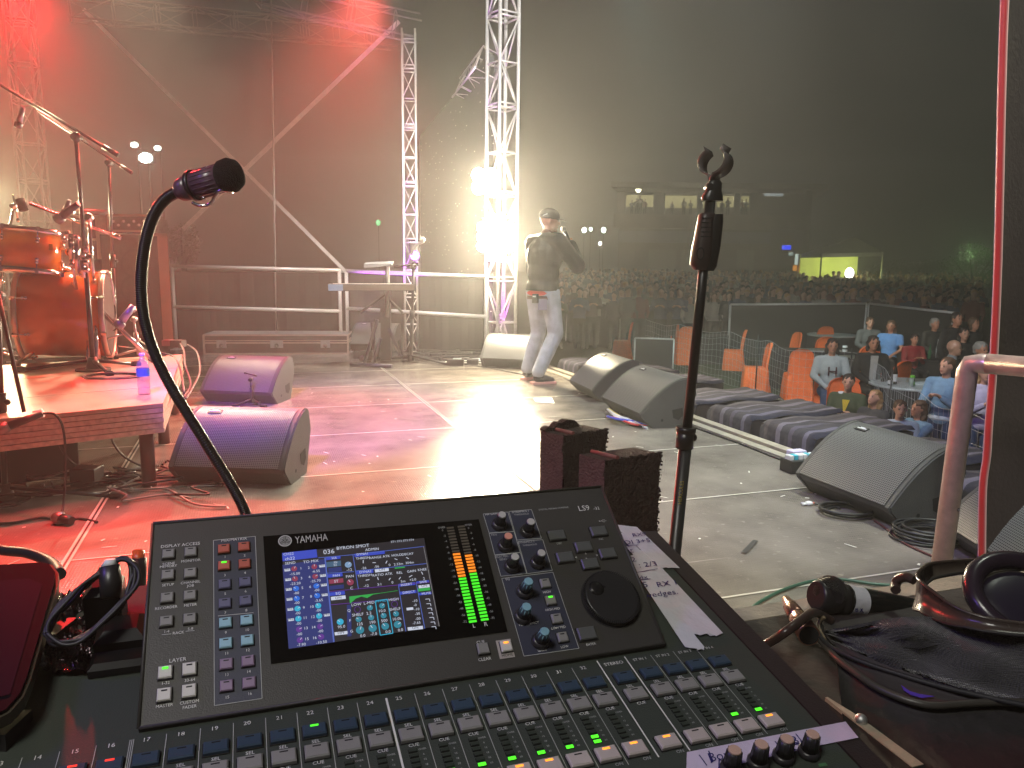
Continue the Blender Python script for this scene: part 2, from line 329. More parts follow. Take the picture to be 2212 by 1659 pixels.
for j in range(rows - 1):
    for i in range(K):
        a = j * w1 + i; fs.append((a, a + 1, a + w1 + 1, a + w1)); fs.append((T + a + w1, T + a + w1 + 1, T + a + 1, T + a))
g.add(vs, fs, cloth, True); g.build("curtain_cloth", c)
g = MB(); vs = []; fs = []
for j, p in enumerate(edge): vs += [p, p + Vc((0.026, 0.004, 0)), p + Vc((0.026, 0.02, 0)), p + Vc((0, 0.016, 0))]
for j in range(rows - 1):
    for i in range(4): fs.append((j * 4 + i, j * 4 + (i + 1) % 4, j * 4 + 4 + (i + 1) % 4, j * 4 + 4 + i))
g.add(vs, fs, redc, True); g.build("piping", c, "bright red piping")

# ------------------------------------------------------------------ trusses
def truss(name, p0, p1, w, rung, label, cat, rot=0.0, r=0.024, mt=None, group=None, base=True):
    p0, p1 = Vc(p0), Vc(p1); mt = mt or alu; d = (p1 - p0); L = d.length; d.normalize()
    a = UP if abs(d.z) < 0.9 else Vc((1, 0, 0)); u = d.cross(a).normalized(); v = d.cross(u)
    cu, su = math.cos(rot), math.sin(rot); u, v = u * cu + v * su, v * cu - u * su
    t = thing(name, p0, label, cat, group)
    cs = [(u * sx + v * sy) * (w / 2) for sx, sy in ((-1, -1), (1, -1), (1, 1), (-1, 1))]
    for q in cs:
        g = MB(); g.tube([p0 + q, p1 + q], r, mt, 10); g.build("chord", t)
    g = MB(); n = max(1, int(L / rung))
    for k in range(n + 1):
        o = p0 + d * min(L, k * rung)
        for i in range(4):
            A, B = cs[i], cs[(i + 1) % 4]; g.tube([o + A, o + B], r * 0.5, mt, 6)
            if k % 2 == 0 and k > 0: g.tube([o + A + d * 0.05, o + B + d * 0.05], r * 0.5, mt, 6)
            if k < n:
                if (k + i) % 2: A, B = B, A
                g.tube([o + A, o + B + d * rung], r * 0.5, mt, 6)
    g.build("lacing", t); return t
B1 = ony(1081, 735, 10.25); B1.z = -1.2
T1 = Vc((B1.x, 10.25, 6.2))
main_tower = truss("truss_tower", B1, T1, 0.285, 0.545, "tall bright aluminium truss tower behind the singer carrying the blazing lamps", "truss", rot=0.62)
B2 = ony(888, 640, 10.6); B2.z = 0
truss("truss_tower", B2, Vc((B2.x, 10.6, 4.2)), 0.17, 0.37, "purple lit truss tower standing behind the keyboard, second from the singer", "truss", rot=0.1, r=0.013)
B3 = ony(78, 470, 12.6); B3.z = -1.2
truss("truss_tower", B3, Vc((B3.x, 12.6, 5.6)), 0.33, 0.6, "dull truss tower rising behind the drum kit at far left", "truss", rot=0.25, r=0.02)
truss("truss_beam", ony(150, 18, 12.4), ony(850, 84, 15.2), 0.32, 0.6, "long horizontal truss crossing the top left of the night sky", "truss", r=0.015, mt=mat("dull_truss", (.35, .33, .32), .6))
truss("truss_beam", ony(560, -14, 10.8), ony(905, 62, 10.9), 0.3, 0.6, "short upper truss beam behind the red glow above the stage", "truss", r=0.013, mt=M["dull_truss"])
# truss with hung screen between the towers
truss("truss_beam", ony(1058, 135, 10.5), ony(1005, 200, 12.0), 0.3, 0.45, "small truss sloping back into the dark from the lit tower above the screen", "truss", rot=0.4, r=0.014)
def screen_mat():
    m = bpy.data.materials.new("led_mesh"); m.use_nodes = True; t = m.node_tree; b = t.nodes["Principled BSDF"]
    b.inputs["Base Color"].default_value = (0.035, 0.033, 0.03, 1); b.inputs["Roughness"].default_value = 0.5
    tc = t.nodes.new("ShaderNodeTexCoord"); v = t.nodes.new("ShaderNodeTexVoronoi"); v.inputs["Scale"].default_value = 9
    mp = t.nodes.new("ShaderNodeMapping"); mp.inputs["Scale"].default_value = (1, 0.35, 1.3); t.links.new(tc.outputs["Object"], mp.inputs[0]); t.links.new(mp.outputs[0], v.inputs["Vector"])
    r = t.nodes.new("ShaderNodeValToRGB"); r.color_ramp.elements[0].position = 0.07; r.color_ramp.elements[0].color = (0.7, 0.68, 0.6, 1); r.color_ramp.elements[1].position = 0.12; r.color_ramp.elements[1].color = (0.03, 0.028, 0.026, 1)
    t.links.new(v.outputs["Distance"], r.inputs[0]); t.links.new(r.outputs[0], b.inputs["Base Color"]); return m
g = MB(); a, b_ = ony(1054, 300, 10.5), ony(908, 420, 15.2); d = (b_ - a); d.z = 0; nn = Vc((d.y, -d.x, 0)).normalized() * 0.08
for z0, z1 in ((-1.2, 3.9),): g.hexa([Vc((a.x, a.y, z0)), Vc((b_.x, b_.y, z0)), Vc((b_.x, b_.y, z0)) + nn, Vc((a.x, a.y, z0)) + nn, Vc((a.x, a.y, z1)), Vc((b_.x, b_.y, z1 - 0.3)), Vc((b_.x, b_.y, z1 - 0.3)) + nn, Vc((a.x, a.y, z1)) + nn], screen_mat())
one(g, "led_screen", "dark speckled side screen seen edge on between two truss towers", "screen")
# bracing straps and a hanging cable
def strap(p, q, w, name, label):
    g = MB(); p, q = Vc(p), Vc(q); d = (q - p).normalized(); n = d.cross(Vc((0, 1, 0))).normalized() * (w / 2); n2 = Vc((0, 0.006, 0))
    g.hexa([p - n, q - n, q - n + n2, p - n + n2, p + n, q + n, q + n + n2, p + n + n2], mat("strap_webbing", (0.85, 0.8, 0.78), 0.7)); one(g, name, label, "strap")
strap(ony(180, 20, 12.7), ony(905, 745, 12.9), 0.055, "bracing_strap", "pale bracing strap falling from upper left to the right behind the railing")
strap(ony(862, 46, 13.1), ony(395, 495, 12.8), 0.07, "bracing_strap", "pale bracing strap rising to the right towards the red glow")
g = MB(); g.tube([ony(585, -20, 10.6), ony(592, 400, 10.65), ony(597, 745, 10.68)], 0.011, mat("grey_rope", (0.32, 0.3, 0.29), 0.8), 6); one(g, "hanging_cable", "thin vertical cable hanging down to the left railing section", "cable")

# ------------------------------------------------------------------ railings
rail_m = mat("rail_steel", (0.78, 0.76, 0.74), 0.35, 0.25, var=0.04, vscale=3)
def railing(ps, r, label, bot=0.0):
    A, B, Mid = ps; t = thing("railing", Vc((A.x, A.y, bot)), label, "railing", "tubular stage railings")
    for p in (A, B):
        g = MB(); g.tube([Vc((p.x, p.y, bot)), p], r, rail_m, 12); g.build("post", t)
    for nm, dz in (("top_rail", 0), ("middle_rail", -Mid)):
        g = MB(); g.tube([A + UP * dz, B + UP * dz], r, rail_m, 12); g.ell(A + UP * dz, r, rail_m, 10, 6); g.ell(B + UP * dz, r, rail_m, 10, 6); g.build(nm, t)
    g = MB()
    for p in (A, B): g.box(Vc((p.x, p.y, bot + 0.005)), (0.12, 0.12, 0.01), rail_m)
    g.build("foot_plate", t)
railing((ony(371, 575, 10.45), ony(733, 584, 10.4), 0.545), 0.024, "left of the two grey tube railings, behind the long flight case")
railing((ony(748, 585, 10.38), ony(1052, 598, 9.75), 0.5), 0.024, "bright tube railing behind the keyboard, ending at the truss tower")
railing((ony(-170, 574, 10.6), ony(22, 676, 9.0) + Vc((0, 0, 0.55)), 0.5), 0.024, "railing mostly hidden behind the drums at the far left")

# ------------------------------------------------------------------ blinders and lamps
def blinder(c, n, s, label, on):
    t = thing("stage_blinder", c, label, "stage lamp"); f = (Vc((0.0, 0.3, 1.25)) - c).normalized(); x = f.cross(UP).normalized(); y = x.cross(f)
    g = MB(); g.box(c - f * 0.08, (s * .8, 0.14, s * .8 * n[1] / n[0]), blkm, (x, f, y)); g.build("housing", t)
    st = s / n[0]
    for i in range(n[0]):
        for j in range(n[1]):
            if n[0] > 2 and i in (0, n[0] - 1) and j in (0, n[1] - 1): continue
            g = MB(); p = c + x * ((i - (n[0] - 1) / 2) * st) + y * ((j - (n[1] - 1) / 2) * st); g.disc(p + f * 0.01, f, st * 0.55, on, 4 if 0 else 24); g.build("lamp", t)
    g = MB(); g.tube([c - f * 0.15, Vc((c.x, 10.25, c.z))], 0.02, blkm); g.build("clamp", t)
blinder(BL1, (4, 5), 0.46, "large overexposed lower lamp cluster blazing beside the singer", emis("blinder_glow", (1.0, 0.86, 0.6), 300))
blinder(BL2, (2, 2), 0.30, "smaller blazing lamp higher up on the same truss tower", emis("blinder_glow_small", (1.0, 0.86, 0.6), 300))
def wash(px, py, y, target, col, name, label, s=0.1, es=60):
    c = ony(px, py, y); t = thing("wash_lamp", c, label, "stage lamp"); f = (Vc(target) - c).normalized()
    g = MB(); g.tube([c - f * 0.28, c - f * 0.22, c - f * 0.05, c], [s * 0.6, s * 1.05, s * 1.1, s * 1.1], blkm, 16); g.build("housing", t)
    g = MB(); g.disc(c + f * 0.004, f, s, emis(name, col, es)); g.build("lens", t)
    g = MB(); x = f.cross(UP).normalized(); g.tube([c - f * .12 - x * s * 1.15, c - f * .12 - x * s * 1.15 + UP * .2, c - f * .12 + x * s * 1.15 + UP * .2, c - f * .12 + x * s * 1.15], 0.01, blkm); g.build("yoke", t)
wash(896, 552, 10.45, (-0.2, 0, 1.2), (0.62, 0.12, 1.0), "purple_lens", "small purple lamp clamped low on the second truss tower", 0.06, 14)
for i, (px, py, s, lb) in enumerate(((290, 313, 0.28, "left of three distant white floodlights beyond the drums"), (340, 320, 0.26, "right of three distant white floodlights beyond the drums"), (314, 341, 0.5, "lowest and brightest of three distant floodlights"))):
    c = ony(px, py, 58); t = thing("floodlight", Vc((c.x, c.y, c.z)), lb, "floodlight", "distant floodlights")
    g = MB(); g.box(c + Vc((0, .3, 0)), (s * 2.2, .4, s * 1.7), blkm); g.build("housing", t)
    g = MB(); g.ell(c, (s, 0.05, s * 0.7), emis("flood_glow_%d" % i, (0.85, 1, 0.85), 14 if i < 2 else 40)); g.build("lens", t)
    g = MB(); g.tube([c + Vc((0, .5, 0)), Vc((c.x, c.y + .5, -1.2))], 0.08, blkm); g.build("mast", t)
# ================================================================== WEDGE MONITORS
cab = mat("speaker_cabinet", (0.06, 0.062, 0.06), 0.5, var=0.15, bump=0.25, bscale=240)
def grille_mat():
    m = bpy.data.materials.new("perforated_grille"); m.use_nodes = True; t = m.node_tree; b = t.nodes["Principled BSDF"]
    tc = t.nodes.new("ShaderNodeTexCoord"); mp = t.nodes.new("ShaderNodeMapping"); mp.inputs["Scale"].default_value = (95, 95, 95); t.links.new(tc.outputs["UV"], mp.inputs[0])
    v = t.nodes.new("ShaderNodeTexVoronoi"); v.voronoi_dimensions = '2D'; v.inputs["Scale"].default_value = 1.0; v.inputs["Randomness"].default_value = 0.0; t.links.new(mp.outputs[0], v.inputs["Vector"])
    r = t.nodes.new("ShaderNodeValToRGB"); r.color_ramp.elements[0].position = 0.26; r.color_ramp.elements[0].color = (0.006, 0.006, 0.006, 1); r.color_ramp.elements[1].position = 0.36; r.color_ramp.elements[1].color = (0.2, 0.2, 0.195, 1)
    t.links.new(v.outputs["Distance"], r.inputs[0]); t.links.new(r.outputs[0], b.inputs["Base Color"]); b.inputs["Roughness"].default_value = 0.38; b.inputs["Metallic"].default_value = 0.35
    bp = t.nodes.new("ShaderNodeBump"); bp.inputs["Strength"].default_value = 0.5; bp.inputs["Distance"].default_value = 0.002; t.links.new(v.outputs["Distance"], bp.inputs["Height"]); t.links.new(bp.outputs[0], b.inputs["Normal"]); return m
gm = grille_mat(); white_mark = mat("badge_white", (0.7, 0.7, 0.7), 0.4)
def wedge(label, loc, rz, L=0.66, badge=True):
    """local: long axis X, grille faces -Y and up; origin on the floor at the centre"""
    t = thing("wedge_monitor", loc, label, "stage monitor", "black wedge monitors on the stage floor", rz)
    # side profile (y, z): front low edge, curved grille, top back, rear
    D, Hh = 0.44, 0.37
    prof = [(-0.13, 0.0), (-0.215, 0.085), (-0.225, 0.11)]
    curve = [(-0.225 + 0.365 * s, 0.11 + (0.26 * (1 - (1 - s) ** 1.75))) for s in [i / 10 for i in range(1, 11)]]
    prof += curve + [(0.19, 0.355), (0.215, 0.24), (0.12, 0.0)]
    g = MB(); g.prism([Vc((-L / 2 + 0.03, y, z)) for y, z in prof], (L - 0.06, 0, 0), cab); g.build("cabinet", t)
    for s in (-1, 1):  # end cheeks, slightly proud, with pale edge rim
        g = MB(); x0 = s * (L / 2 - 0.03); cy_, cz_ = -0.0, 0.17
        big = [((y - cy_) * 1.03 + cy_, (z - cz_) * 1.03 + cz_ if z > 0.001 else 0) for y, z in prof]
        g.prism([Vc((x0, y, z)) for y, z in big], (s * 0.022, 0, 0), cab)
        sm_ = [((y - cy_) * 0.985 + cy_, (z - cz_) * 0.985 + cz_ if z > 0.001 else 0) for y, z in prof]
        g.prism([Vc((x0 + s * 0.022, y, z)) for y, z in sm_], (s * 0.008, 0, 0), cab)
        # the recessed five-sided handle and a screw
        g.prism([Vc((x0 + s * 0.031, y, z)) for y, z in ((0.03, 0.075), (0.075, 0.055), (0.11, 0.09), (0.105, 0.15), (0.02, 0.135))], (s * 0.001, 0, 0), mat("handle_recess", (0.004, 0.004, 0.004), 0.9))
        g.disc((x0 + s * 0.032, -0.06, 0.06), (s, 0, 0), 0.011, mat("handle_recess", (0.004, 0.004, 0.004), 0.9), 12)
        g.build("end_cheek", t)
    # grille
    g = MB(); off = 0.004; pts = [(-0.225, 0.11)] + curve; n = len(pts); xs = [-L / 2 + 0.035, L / 2 - 0.035]
    vs = []
    for y, z in pts: vs += [(xs[0], y - off, z + off), (xs[1], y - off, z + off)]
    g.add(vs, [(2 * i, 2 * i + 1, 2 * i + 3, 2 * i + 2) for i in range(n - 1)], gm, True)
    o = g.build("grille", t); me = o.data; uvl = me.uv_layers.new(name="UVMap"); ln = [0]
    for i in range(1, n): ln.append(ln[-1] + math.dist(pts[i], pts[i - 1]))
    for p in me.polygons:
        for li in p.loop_indices:
            vi = me.loops[li].vertex_index; uvl.data[li].uv = (vs[vi][0], ln[vi // 2])
    if badge:
        g = MB(); y, z = curve[6]; y2, z2 = curve[8]; c = Vc((-L * 0.28, (y + y2) / 2 - 0.006, (z + z2) / 2 + 0.008)); ay = Vc((0, y2 - y, z2 - z)).normalized(); ax = Vc((1, 0, 0)); az = ax.cross(ay)
        g.box(c, (0.075, 0.034, 0.004), blk, (ax, ay, az)); g.box(c + az * 0.003, (0.06, 0.008, 0.003), white_mark, (ax, ay, az)); g.box(c + az * 0.003 + ay * 0.009, (0.03, 0.005, 0.003), white_mark, (ax, ay, az)); g.build("badge", t)
    return t
def wplace(p, q, label, side=1, L=None):
    """p,q: floor points of the front low edge's two ends; the body lies on the `side` of p->q"""
    d = q - p; L = L or d.length; ang = math.atan2(d.y, d.x); nrm = Vc((-d.y, d.x, 0)).normalized() * side
    c = (p + q) / 2 + nrm * 0.13; return wedge(label, Vc((c.x, c.y, 0)), ang if side > 0 else ang + math.pi, L)
pg = zf(2832, 1650, 1200); pk = zf(2288, 1100, 1000)
q, p = onz(1938, 1137), onz(*pg(650, 515)); d = (q - p).normalized()
wplace(p, p + d * 0.66, "nearest wedge monitor at right, curved perforated grille, coiled cable lying in front", 1)
q, p = onz(*pk(665, 1318)), onz(*pk(265, 1130)); d = (q - p).normalized()
wplace(p, p + d * 0.8, "wedge monitor with a colourful wire bundle at its foot, beside the first striped cover", 1)
q = onz(1303, 870); d = (q - onz(1197, 818)).normalized(); wplace(q - d * 0.66, q, "wedge monitor right in front of the singer's feet", 1)
p = onz(1042, 791); wplace(p, p + (onz(1165, 797) - p).normalized() * 0.72, "wedge monitor just behind the singer's legs at the far edge", 1)
p = onz(446, 866); wplace(p, p + (onz(612, 873) - p).normalized() * 0.66, "farther of the two purple lit wedge monitors beside the drum riser", 1)
p = onz(384, 1040); wplace(p, p + (onz(645, 1048) - p).normalized() * 0.64, "nearer purple lit wedge monitor beside the drum riser leg", 1)
p = onz(757, 758); wplace(p, p + Vc((0.62, -0.1, 0)), "dim wedge monitor behind the keyboard stand by the railing", 1)
q, p = onz(2200, 1262), onz(2070, 1178); wplace(p, p + (q - p).normalized() * 0.66, "wedge monitor half hidden behind the front railing post and dark curtain", 1)

# ------------------------------------------------------------------ long flight case
wood_b = mat("case_laminate", (0.09, 0.055, 0.045), 0.4, var=0.25); alu_e = mat("case_edging", (0.6, 0.52, 0.46), 0.35, 0.7, var=0.15)
p0, p1 = onz(441, 767), onz(752, 766); t = thing("flight_case", (p0 + p1) / 2, "long low flight case with pale metal edging lying before the left railing", "flight case")
d = (p1 - p0); L = d.length; ax = (d.normalized(), Vc((-d.y, d.x, 0)).normalized(), UP); c = (p0 + p1) / 2 + ax[1] * 0.28
g = MB(); g.box(c + UP * 0.13, (L, 0.52, 0.25), wood_b, ax); g.build("body", t)
g = MB()
for z, h_ in ((0.012, 0.024), (0.155, 0.02), (0.185, 0.012), (0.255, 0.022)):
    g.box(c + UP * z - ax[1] * 0.262, (L + 0.01, 0.012, h_), alu_e, ax); g.box(c + UP * z + ax[0] * (L / 2 + 0.003), (0.012, 0.53, h_), alu_e, ax)
for s in (-1, 1): g.box(c + UP * 0.13 - ax[1] * 0.263 + ax[0] * s * L / 2, (0.025, 0.014, 0.26), alu_e, ax)
g.build("edging", t)
g = MB(); g.box(c + UP * 0.262, (L, 0.53, 0.012), mat("case_top", (0.3, 0.28, 0.27), 0.5), ax); g.build("lid", t)
for s in (-0.38, 0.0, 0.34):
    g = MB(); g.box(c + UP * 0.14 - ax[1] * 0.27 + ax[0] * (s * L), (0.12 if s else 0.16, 0.016, 0.1), steel, ax); g.ell(c + UP * 0.12 - ax[1] * 0.28 + ax[0] * (s * L), (0.03, 0.012, 0.03), chrome, 10, 6); g.build("latch", t)

# ================================================================== DRUM RISER
ply = mat("riser_ply", (0.42, 0.27, 0.2), 0.5, var=0.3, vscale=4, bump=0.1); ply_e = mat("ply_edge", (0.5, 0.36, 0.29), 0.65, var=0.35, vscale=40)
RZ = 0.46
rc = ST(-0.44, 4.25) ; rc = onz(352, 871, RZ); rc.z = 0
ra = onz(0, 905, RZ); ra.z = 0
e1 = (ra - rc).normalized(); rb = onz(402, 745, RZ); rb.z = 0; e2 = (rb - rc).normalized()
t = thing("drum_riser", rc, "low plywood drum riser with layered edge and round steel legs", "riser")
def R(a, b, z): return rc + e1 * a + e2 * b + UP * z
for k, (b0, b1) in enumerate(((0, 0.62), (0.63, 1.45), (1.46, 2.3))):
    g = MB(); g.hexa([R(0, b0, RZ - 0.02), R(3.2, b0, RZ - 0.02), R(3.2, b1, RZ - 0.02), R(0, b1, RZ - 0.02), R(0, b0, RZ), R(3.2, b0, RZ), R(3.2, b1, RZ), R(0, b1, RZ)], ply); g.build("deck_board", t)
g = MB()
for i in range(5):
    z1 = RZ - 0.022 - i * 0.027; o = 0.004 * (i % 2)
    g.hexa([R(o, o, z1 - 0.026), R(3.2, o, z1 - 0.026), R(3.2, 2.3, z1 - 0.026), R(o, 2.3, z1 - 0.026), R(o, o, z1 - 0.002), R(3.2, o, z1 - 0.002), R(3.2, 2.3, z1 - 0.002), R(o, 2.3, z1 - 0.002)], ply_e)
g.build("layered_edge", t)
for a, b in ((0.1, 0.1), (0.08, 2.2), (2.2, 0.1), (0.09, 1.15)):
    g = MB(); g.tube([R(a, b, 0), R(a, b, RZ - 0.13)], 0.037, mat("riser_leg", (0.12, 0.06, 0.055), 0.35, 0.4), 14); g.build("leg", t)
g = MB(); g.hexa([R(0.5, 0.55, 0.01), R(3.1, 0.55, 0.01), R(3.1, 0.57, 0.01), R(0.5, 0.57, 0.01), R(0.5, 0.55, RZ - .15), R(3.1, 0.55, RZ - .15), R(3.1, .57, RZ - .15), R(0.5, .57, RZ - .15)], dr); g.build("under_cloth", t)
cg = MB()
for k in range(16):
    ps = [R(random.uniform(0.05, 1.2), random.uniform(0.12, 0.5), 0.012 + 0.02 * random.random())]
    for j in range(6): ps.append(ps[-1] + Vc((random.uniform(-.22, .22), random.uniform(-.16, .16), 0)))
    for p in ps: p.z = random.uniform(0.008, 0.05)
    cg.tube(smooth_path(ps, 4), 0.006, cable_m if k % 3 else mat("grey_cable", (0.25, 0.24, 0.22), 0.5), 6)
for x in (0.55, 0.3): cg.tube(smooth_path([R(x, .4, RZ - .13), R(x + .02, .42, .25), R(x - .05, .38, .12), R(x - .2, .35, .02)], 5), 0.006, cable_m, 6)
tag(cg.build("cable_tangle"), "tangle of black and grey cables lying under the drum riser", "cables", kind="stuff")
cg = MB(); cg.bbox(R(0.42, 0.28, 0.06), (0.13, 0.1, 0.1), blk); one(cg, "power_box", "small black power box among the cables under the riser", "power box")
# ------------------------------------------------------------------ drums
shell = mat("amber_lacquer", (0.78, 0.17, 0.015), 0.13, var=0.22, vscale=5, coat=0.8, rvar=0.03); head_m = mat("drum_head", (0.75, 0.72, 0.68), 0.5); dark_head = mat("dark_drum_head", (0.02, 0.007, 0.005), 0.75)
def drum(name, c, axis, R0, L, lugs, label, hoop_m, front, up=None):
    axis = Vc(axis).normalized(); t = thing(name, c, label, "drum"); u = axis.orthogonal().normalized() if up is None else (Vc(up) - axis * axis.dot(Vc(up))).normalized(); w = axis.cross(u)
    g = MB(); g.tube([c - axis * L / 2, c + axis * L / 2], R0, shell, 40); g.build("shell", t)
    for s in (-1, 1):
        g = MB(); e = c + axis * (s * L / 2)
        g.disc(e + axis * s * 0.011, axis * s, R0 * 0.99, front if s > 0 else head_m, 36); g.build("drum_head", t)
        g = MB(); n = 40; vs = []
        for (rr, a_) in ((R0 + 0.004, -0.012), (R0 + 0.013, -0.012), (R0 + 0.013, 0.022), (R0 + 0.002, 0.022)):
            for k in range(n):
                an = 2 * math.pi * k / n; vs.append(e + axis * s * a_ + (u * math.cos(an) + w * math.sin(an)) * rr)
        g.add(vs, [(j * n + k, j * n + (k + 1) % n, ((j + 1) % 4) * n + (k + 1) % n, ((j + 1) % 4) * n + k) for j in range(4) for k in range(n)], hoop_m, True); g.build("hoop", t)
    for k in range(lugs):
        an = 2 * math.pi * (k + 0.5) / lugs; rd = u * math.cos(an) + w * math.sin(an); g = MB()
        for s in (-1, 1):
            p = c + axis * (s * (L / 2 - 0.05)) + rd * (R0 + 0.012); g.ell(p, (0.012, 0.012, 0.012), chrome, 8, 6); g.ell(p - axis * s * 0.02, (0.013, 0.013, 0.013), chrome, 8, 6)
            g.tube([p, c + axis * (s * (L / 2 + 0.02)) + rd * (R0 + 0.014)], 0.004, chrome, 6); g.box(c + axis * (s * (L / 2 + 0.012)) + rd * (R0 + 0.014), (0.02, 0.02, 0.03), chrome, (u, w, axis))
        g.build("lug", t)
    return t
ax1 = Vc((0.93, 0.34, 0)).normalized()
kc = ony(146, 692, 5.6); R_k = 0.31
kick = drum("bass_drum", Vc((kc.x, kc.y, RZ + R_k + 0.035)), ax1, R_k, 0.52, 8, "big amber lacquered bass drum lying on its side on the riser", alu_e, dark_head)
g = MB()
for s in (-1, 1):
    p = Vc((kc.x, kc.y, RZ + 0.2)) + Vc((ax1.x, ax1.y, 0)) * 0.16 + Vc((-ax1.y, ax1.x, 0)) * s * 0.24; g.tube([p, p + Vc((-ax1.y, ax1.x, 0)) * s * 0.1 - UP * 0.19], 0.009, chrome); g.build("spur", kick); g = MB()
tc_ = ony(62, 543, 5.35)
tom = drum("tom_drum", Vc((tc_.x, tc_.y, tc_.z)), Vc((0.06, 0.1, 1)), 0.196, 0.26, 6, "amber lacquered tom drum mounted above the bass drum", chrome, mat("tom_head", (0.3, 0.25, 0.22), 0.5))
g = MB(); bb = Vc(tom.location) + Vc((0.187, -0.066, 0.03)); g.box(bb, (0.035, 0.006, 0.04), mat("badge_gold", (0.5, 0.35, 0.05), 0.4, 0.4), (Vc((0.9, 0.4, 0)).normalized(), Vc((-0.4, 0.9, 0)).normalized(), UP)); g.build("badge", tom)
kc3 = Vc(kick.location)
g = MB(); p = Vc(tom.location); g.tube([p + Vc((0.21, 0, 0.02)), p + Vc((0.27, 0.02, 0.02)), p + Vc((0.29, 0.03, -0.25)), kc3 + UP * R_k], 0.012, chrome, 10); g.ell(p + Vc((0.27, 0.02, 0.0)), 0.03, chrome); g.ell(p + Vc((0.29, 0.03, -0.09)), 0.025, chrome); g.ell(kc3 + UP * (R_k + 0.02), (0.05, 0.05, 0.02), chrome); g.build("mounting_arm", tom)
# hardware cluster: second tom mic and clamps
g = MB()
for k in range(16):
    q = ony(150 + random.uniform(-12, 45), 520 + random.uniform(-22, 75), 5.1); g.ell(q, random.uniform(0.012, 0.026), chrome, 8, 6)
for (x, y0, y1) in ((165, 512, 596), (178, 560, 600), (152, 505, 560)): g.tube([ony(x, y0, 5.1), ony(x + 2, y1, 5.1)], 0.015, chrome, 10)
one(g, "drum_hardware", "shiny chrome clamp cluster between tom and amplifier rack", "drum hardware")
def boom_stand(label, base, top, bA, bB, rp=0.012, mt=blkm, legs=((-0.33, -0.1), (0.33, -0.14), (0.05, 0.33)), mic=None, weight=True, brace=False, cat="microphone stand", name="boom_stand", grp=None, bt=None):
    t = thing(name, base, label, cat, grp); m2 = lerp(base, top, 0.5)
    g = MB(); g.tube([base + UP * 0.03, m2], rp * 1.25, mt, 10); g.build("lower_pole", t)
    g = MB(); g.tube([m2, top], rp, mt, 10); g.build("upper_pole", t)
    g = MB(); d = (top - base).normalized(); g.tube([m2 - d * 0.05, m2 + d * 0.05], rp * 1.9, mt, 10); g.ell(m2 + Vc((rp * 2.5, 0, 0)), rp * 1.2, mt, 8, 6); g.build("height_clutch", t)
    g = MB(); g.ell(top, (rp * 2.4, rp * 2.4, rp * 2.6), mt, 10, 8); g.tube([top - Vc((0, 0.03, 0)), top + Vc((0, 0.035, 0))], rp * 1.7, mt, 10); g.build("boom_joint", t)
    g = MB(); g.tube([bA, bB], rp * 0.75, bt or mt, 8); g.tube([bB, lerp(bB, bA, 0.12)], rp * 1.2, bt or mt, 8); g.build("boom_arm", t)
    for lx, ly in legs:
        g = MB(); e = base + Vc((lx, ly, 0.012))
        if brace:
            hub = base + UP * 0.42; g.tube([hub, e], rp * 1.3, mt, 8); g.tube([lerp(hub, e, 0.5), base + UP * 0.16], rp * 0.6, mt, 8)
        else: g.tube([base + UP * 0.07, e], rp * 0.95, mt, 8)
        l = g.build("leg", t); g = MB(); dd = (e - base); dd.z = 0; dd.normalize(); g.tube([e - dd * 0.02, e + dd * 0.035], rp * 1.7, rubber, 10); g.build("rubber_foot", l)
    if weight:
        g = MB(); g.tube([base + UP * 0.0, base + UP * 0.09], [0.05, 0.028], mt, 12); g.tube([base + UP * 0.001, base + UP * 0.012], 0.11, rubber, 20); g.build("base_hub", t)
    return t
def small_mic(tail, tip, mt, label, name="microphone", r=0.018):
    t = thing(name, tail, label, "microphone"); d = (tip - tail).normalized(); L = (tip - tail).length
    g = MB(); g.tube([tail, tail + d * L * 0.7], [r * 0.7, r], mt, 12); g.build("handle", t)
    g = MB(); g.tube([tail + d * L * 0.7, tail + d * L * 0.76, tail + d * L * 0.94, tip], [r, r * 1.35, r * 1.3, r * 0.6], mat("mic_mesh", (0.25, 0.25, 0.25), 0.4, 0.8), 12); g.build("grille", t)
YS = 4.95
bs = onz(202, 800, RZ)
boom_stand("tall black boom stand standing in front of the bass drum", bs, ony(164, 296, bs.y + 0.02), ony(-30, 165, bs.y), ony(256, 336, bs.y + 0.1), 0.013, legs=((-0.42, -0.1), (0.22, -0.22), (0.16, 0.25)))
small_mic(ony(50, 232, 5.0), ony(38, 277, 5.0), mat("silver_mic", (0.7, 0.7, 0.72), 0.3, 0.6), "small silver microphone hanging from the overhead boom at far left")
b2 = onz(252, 768, RZ); boom_stand("thinner boom stand just right of the bass drum", b2, ony(235, 352, b2.y), ony(80, 238, b2.y), ony(285, 374, b2.y), 0.011, legs=((-0.25, -0.1), (0.1, -0.2), (0.2, 0.2)), weight=False)
b3 = onz(214, 786, RZ); boom_stand("chrome double braced cymbal stand with long angled arm", b3, ony(192, 470, b3.y), ony(64, 440, b3.y - 0.05), ony(262, 515, b3.y + .1), 0.013, chrome, legs=((-0.5, -0.14), (0.12, -0.26), (0.34, 0.12)), weight=False, brace=True, cat="cymbal stand", name="cymbal_stand")
b4 = onz(-30, 770, RZ); boom_stand("slim chrome stand rising behind the tom at the far left", b4, ony(30, 445, b4.y), ony(28, 420, b4.y), ony(40, 480, b4.y), 0.01, chrome, weight=False, cat="cymbal stand", name="cymbal_stand")
g = MB(); q = ony(52, 455, 5.15); g.tube([q, ony(42, 430, 5.15)], [0.028, 0.03], rubber, 10); one(g, "felt_stop", "dark round stop at the left end of the chrome cymbal arm", "cymbal stop")
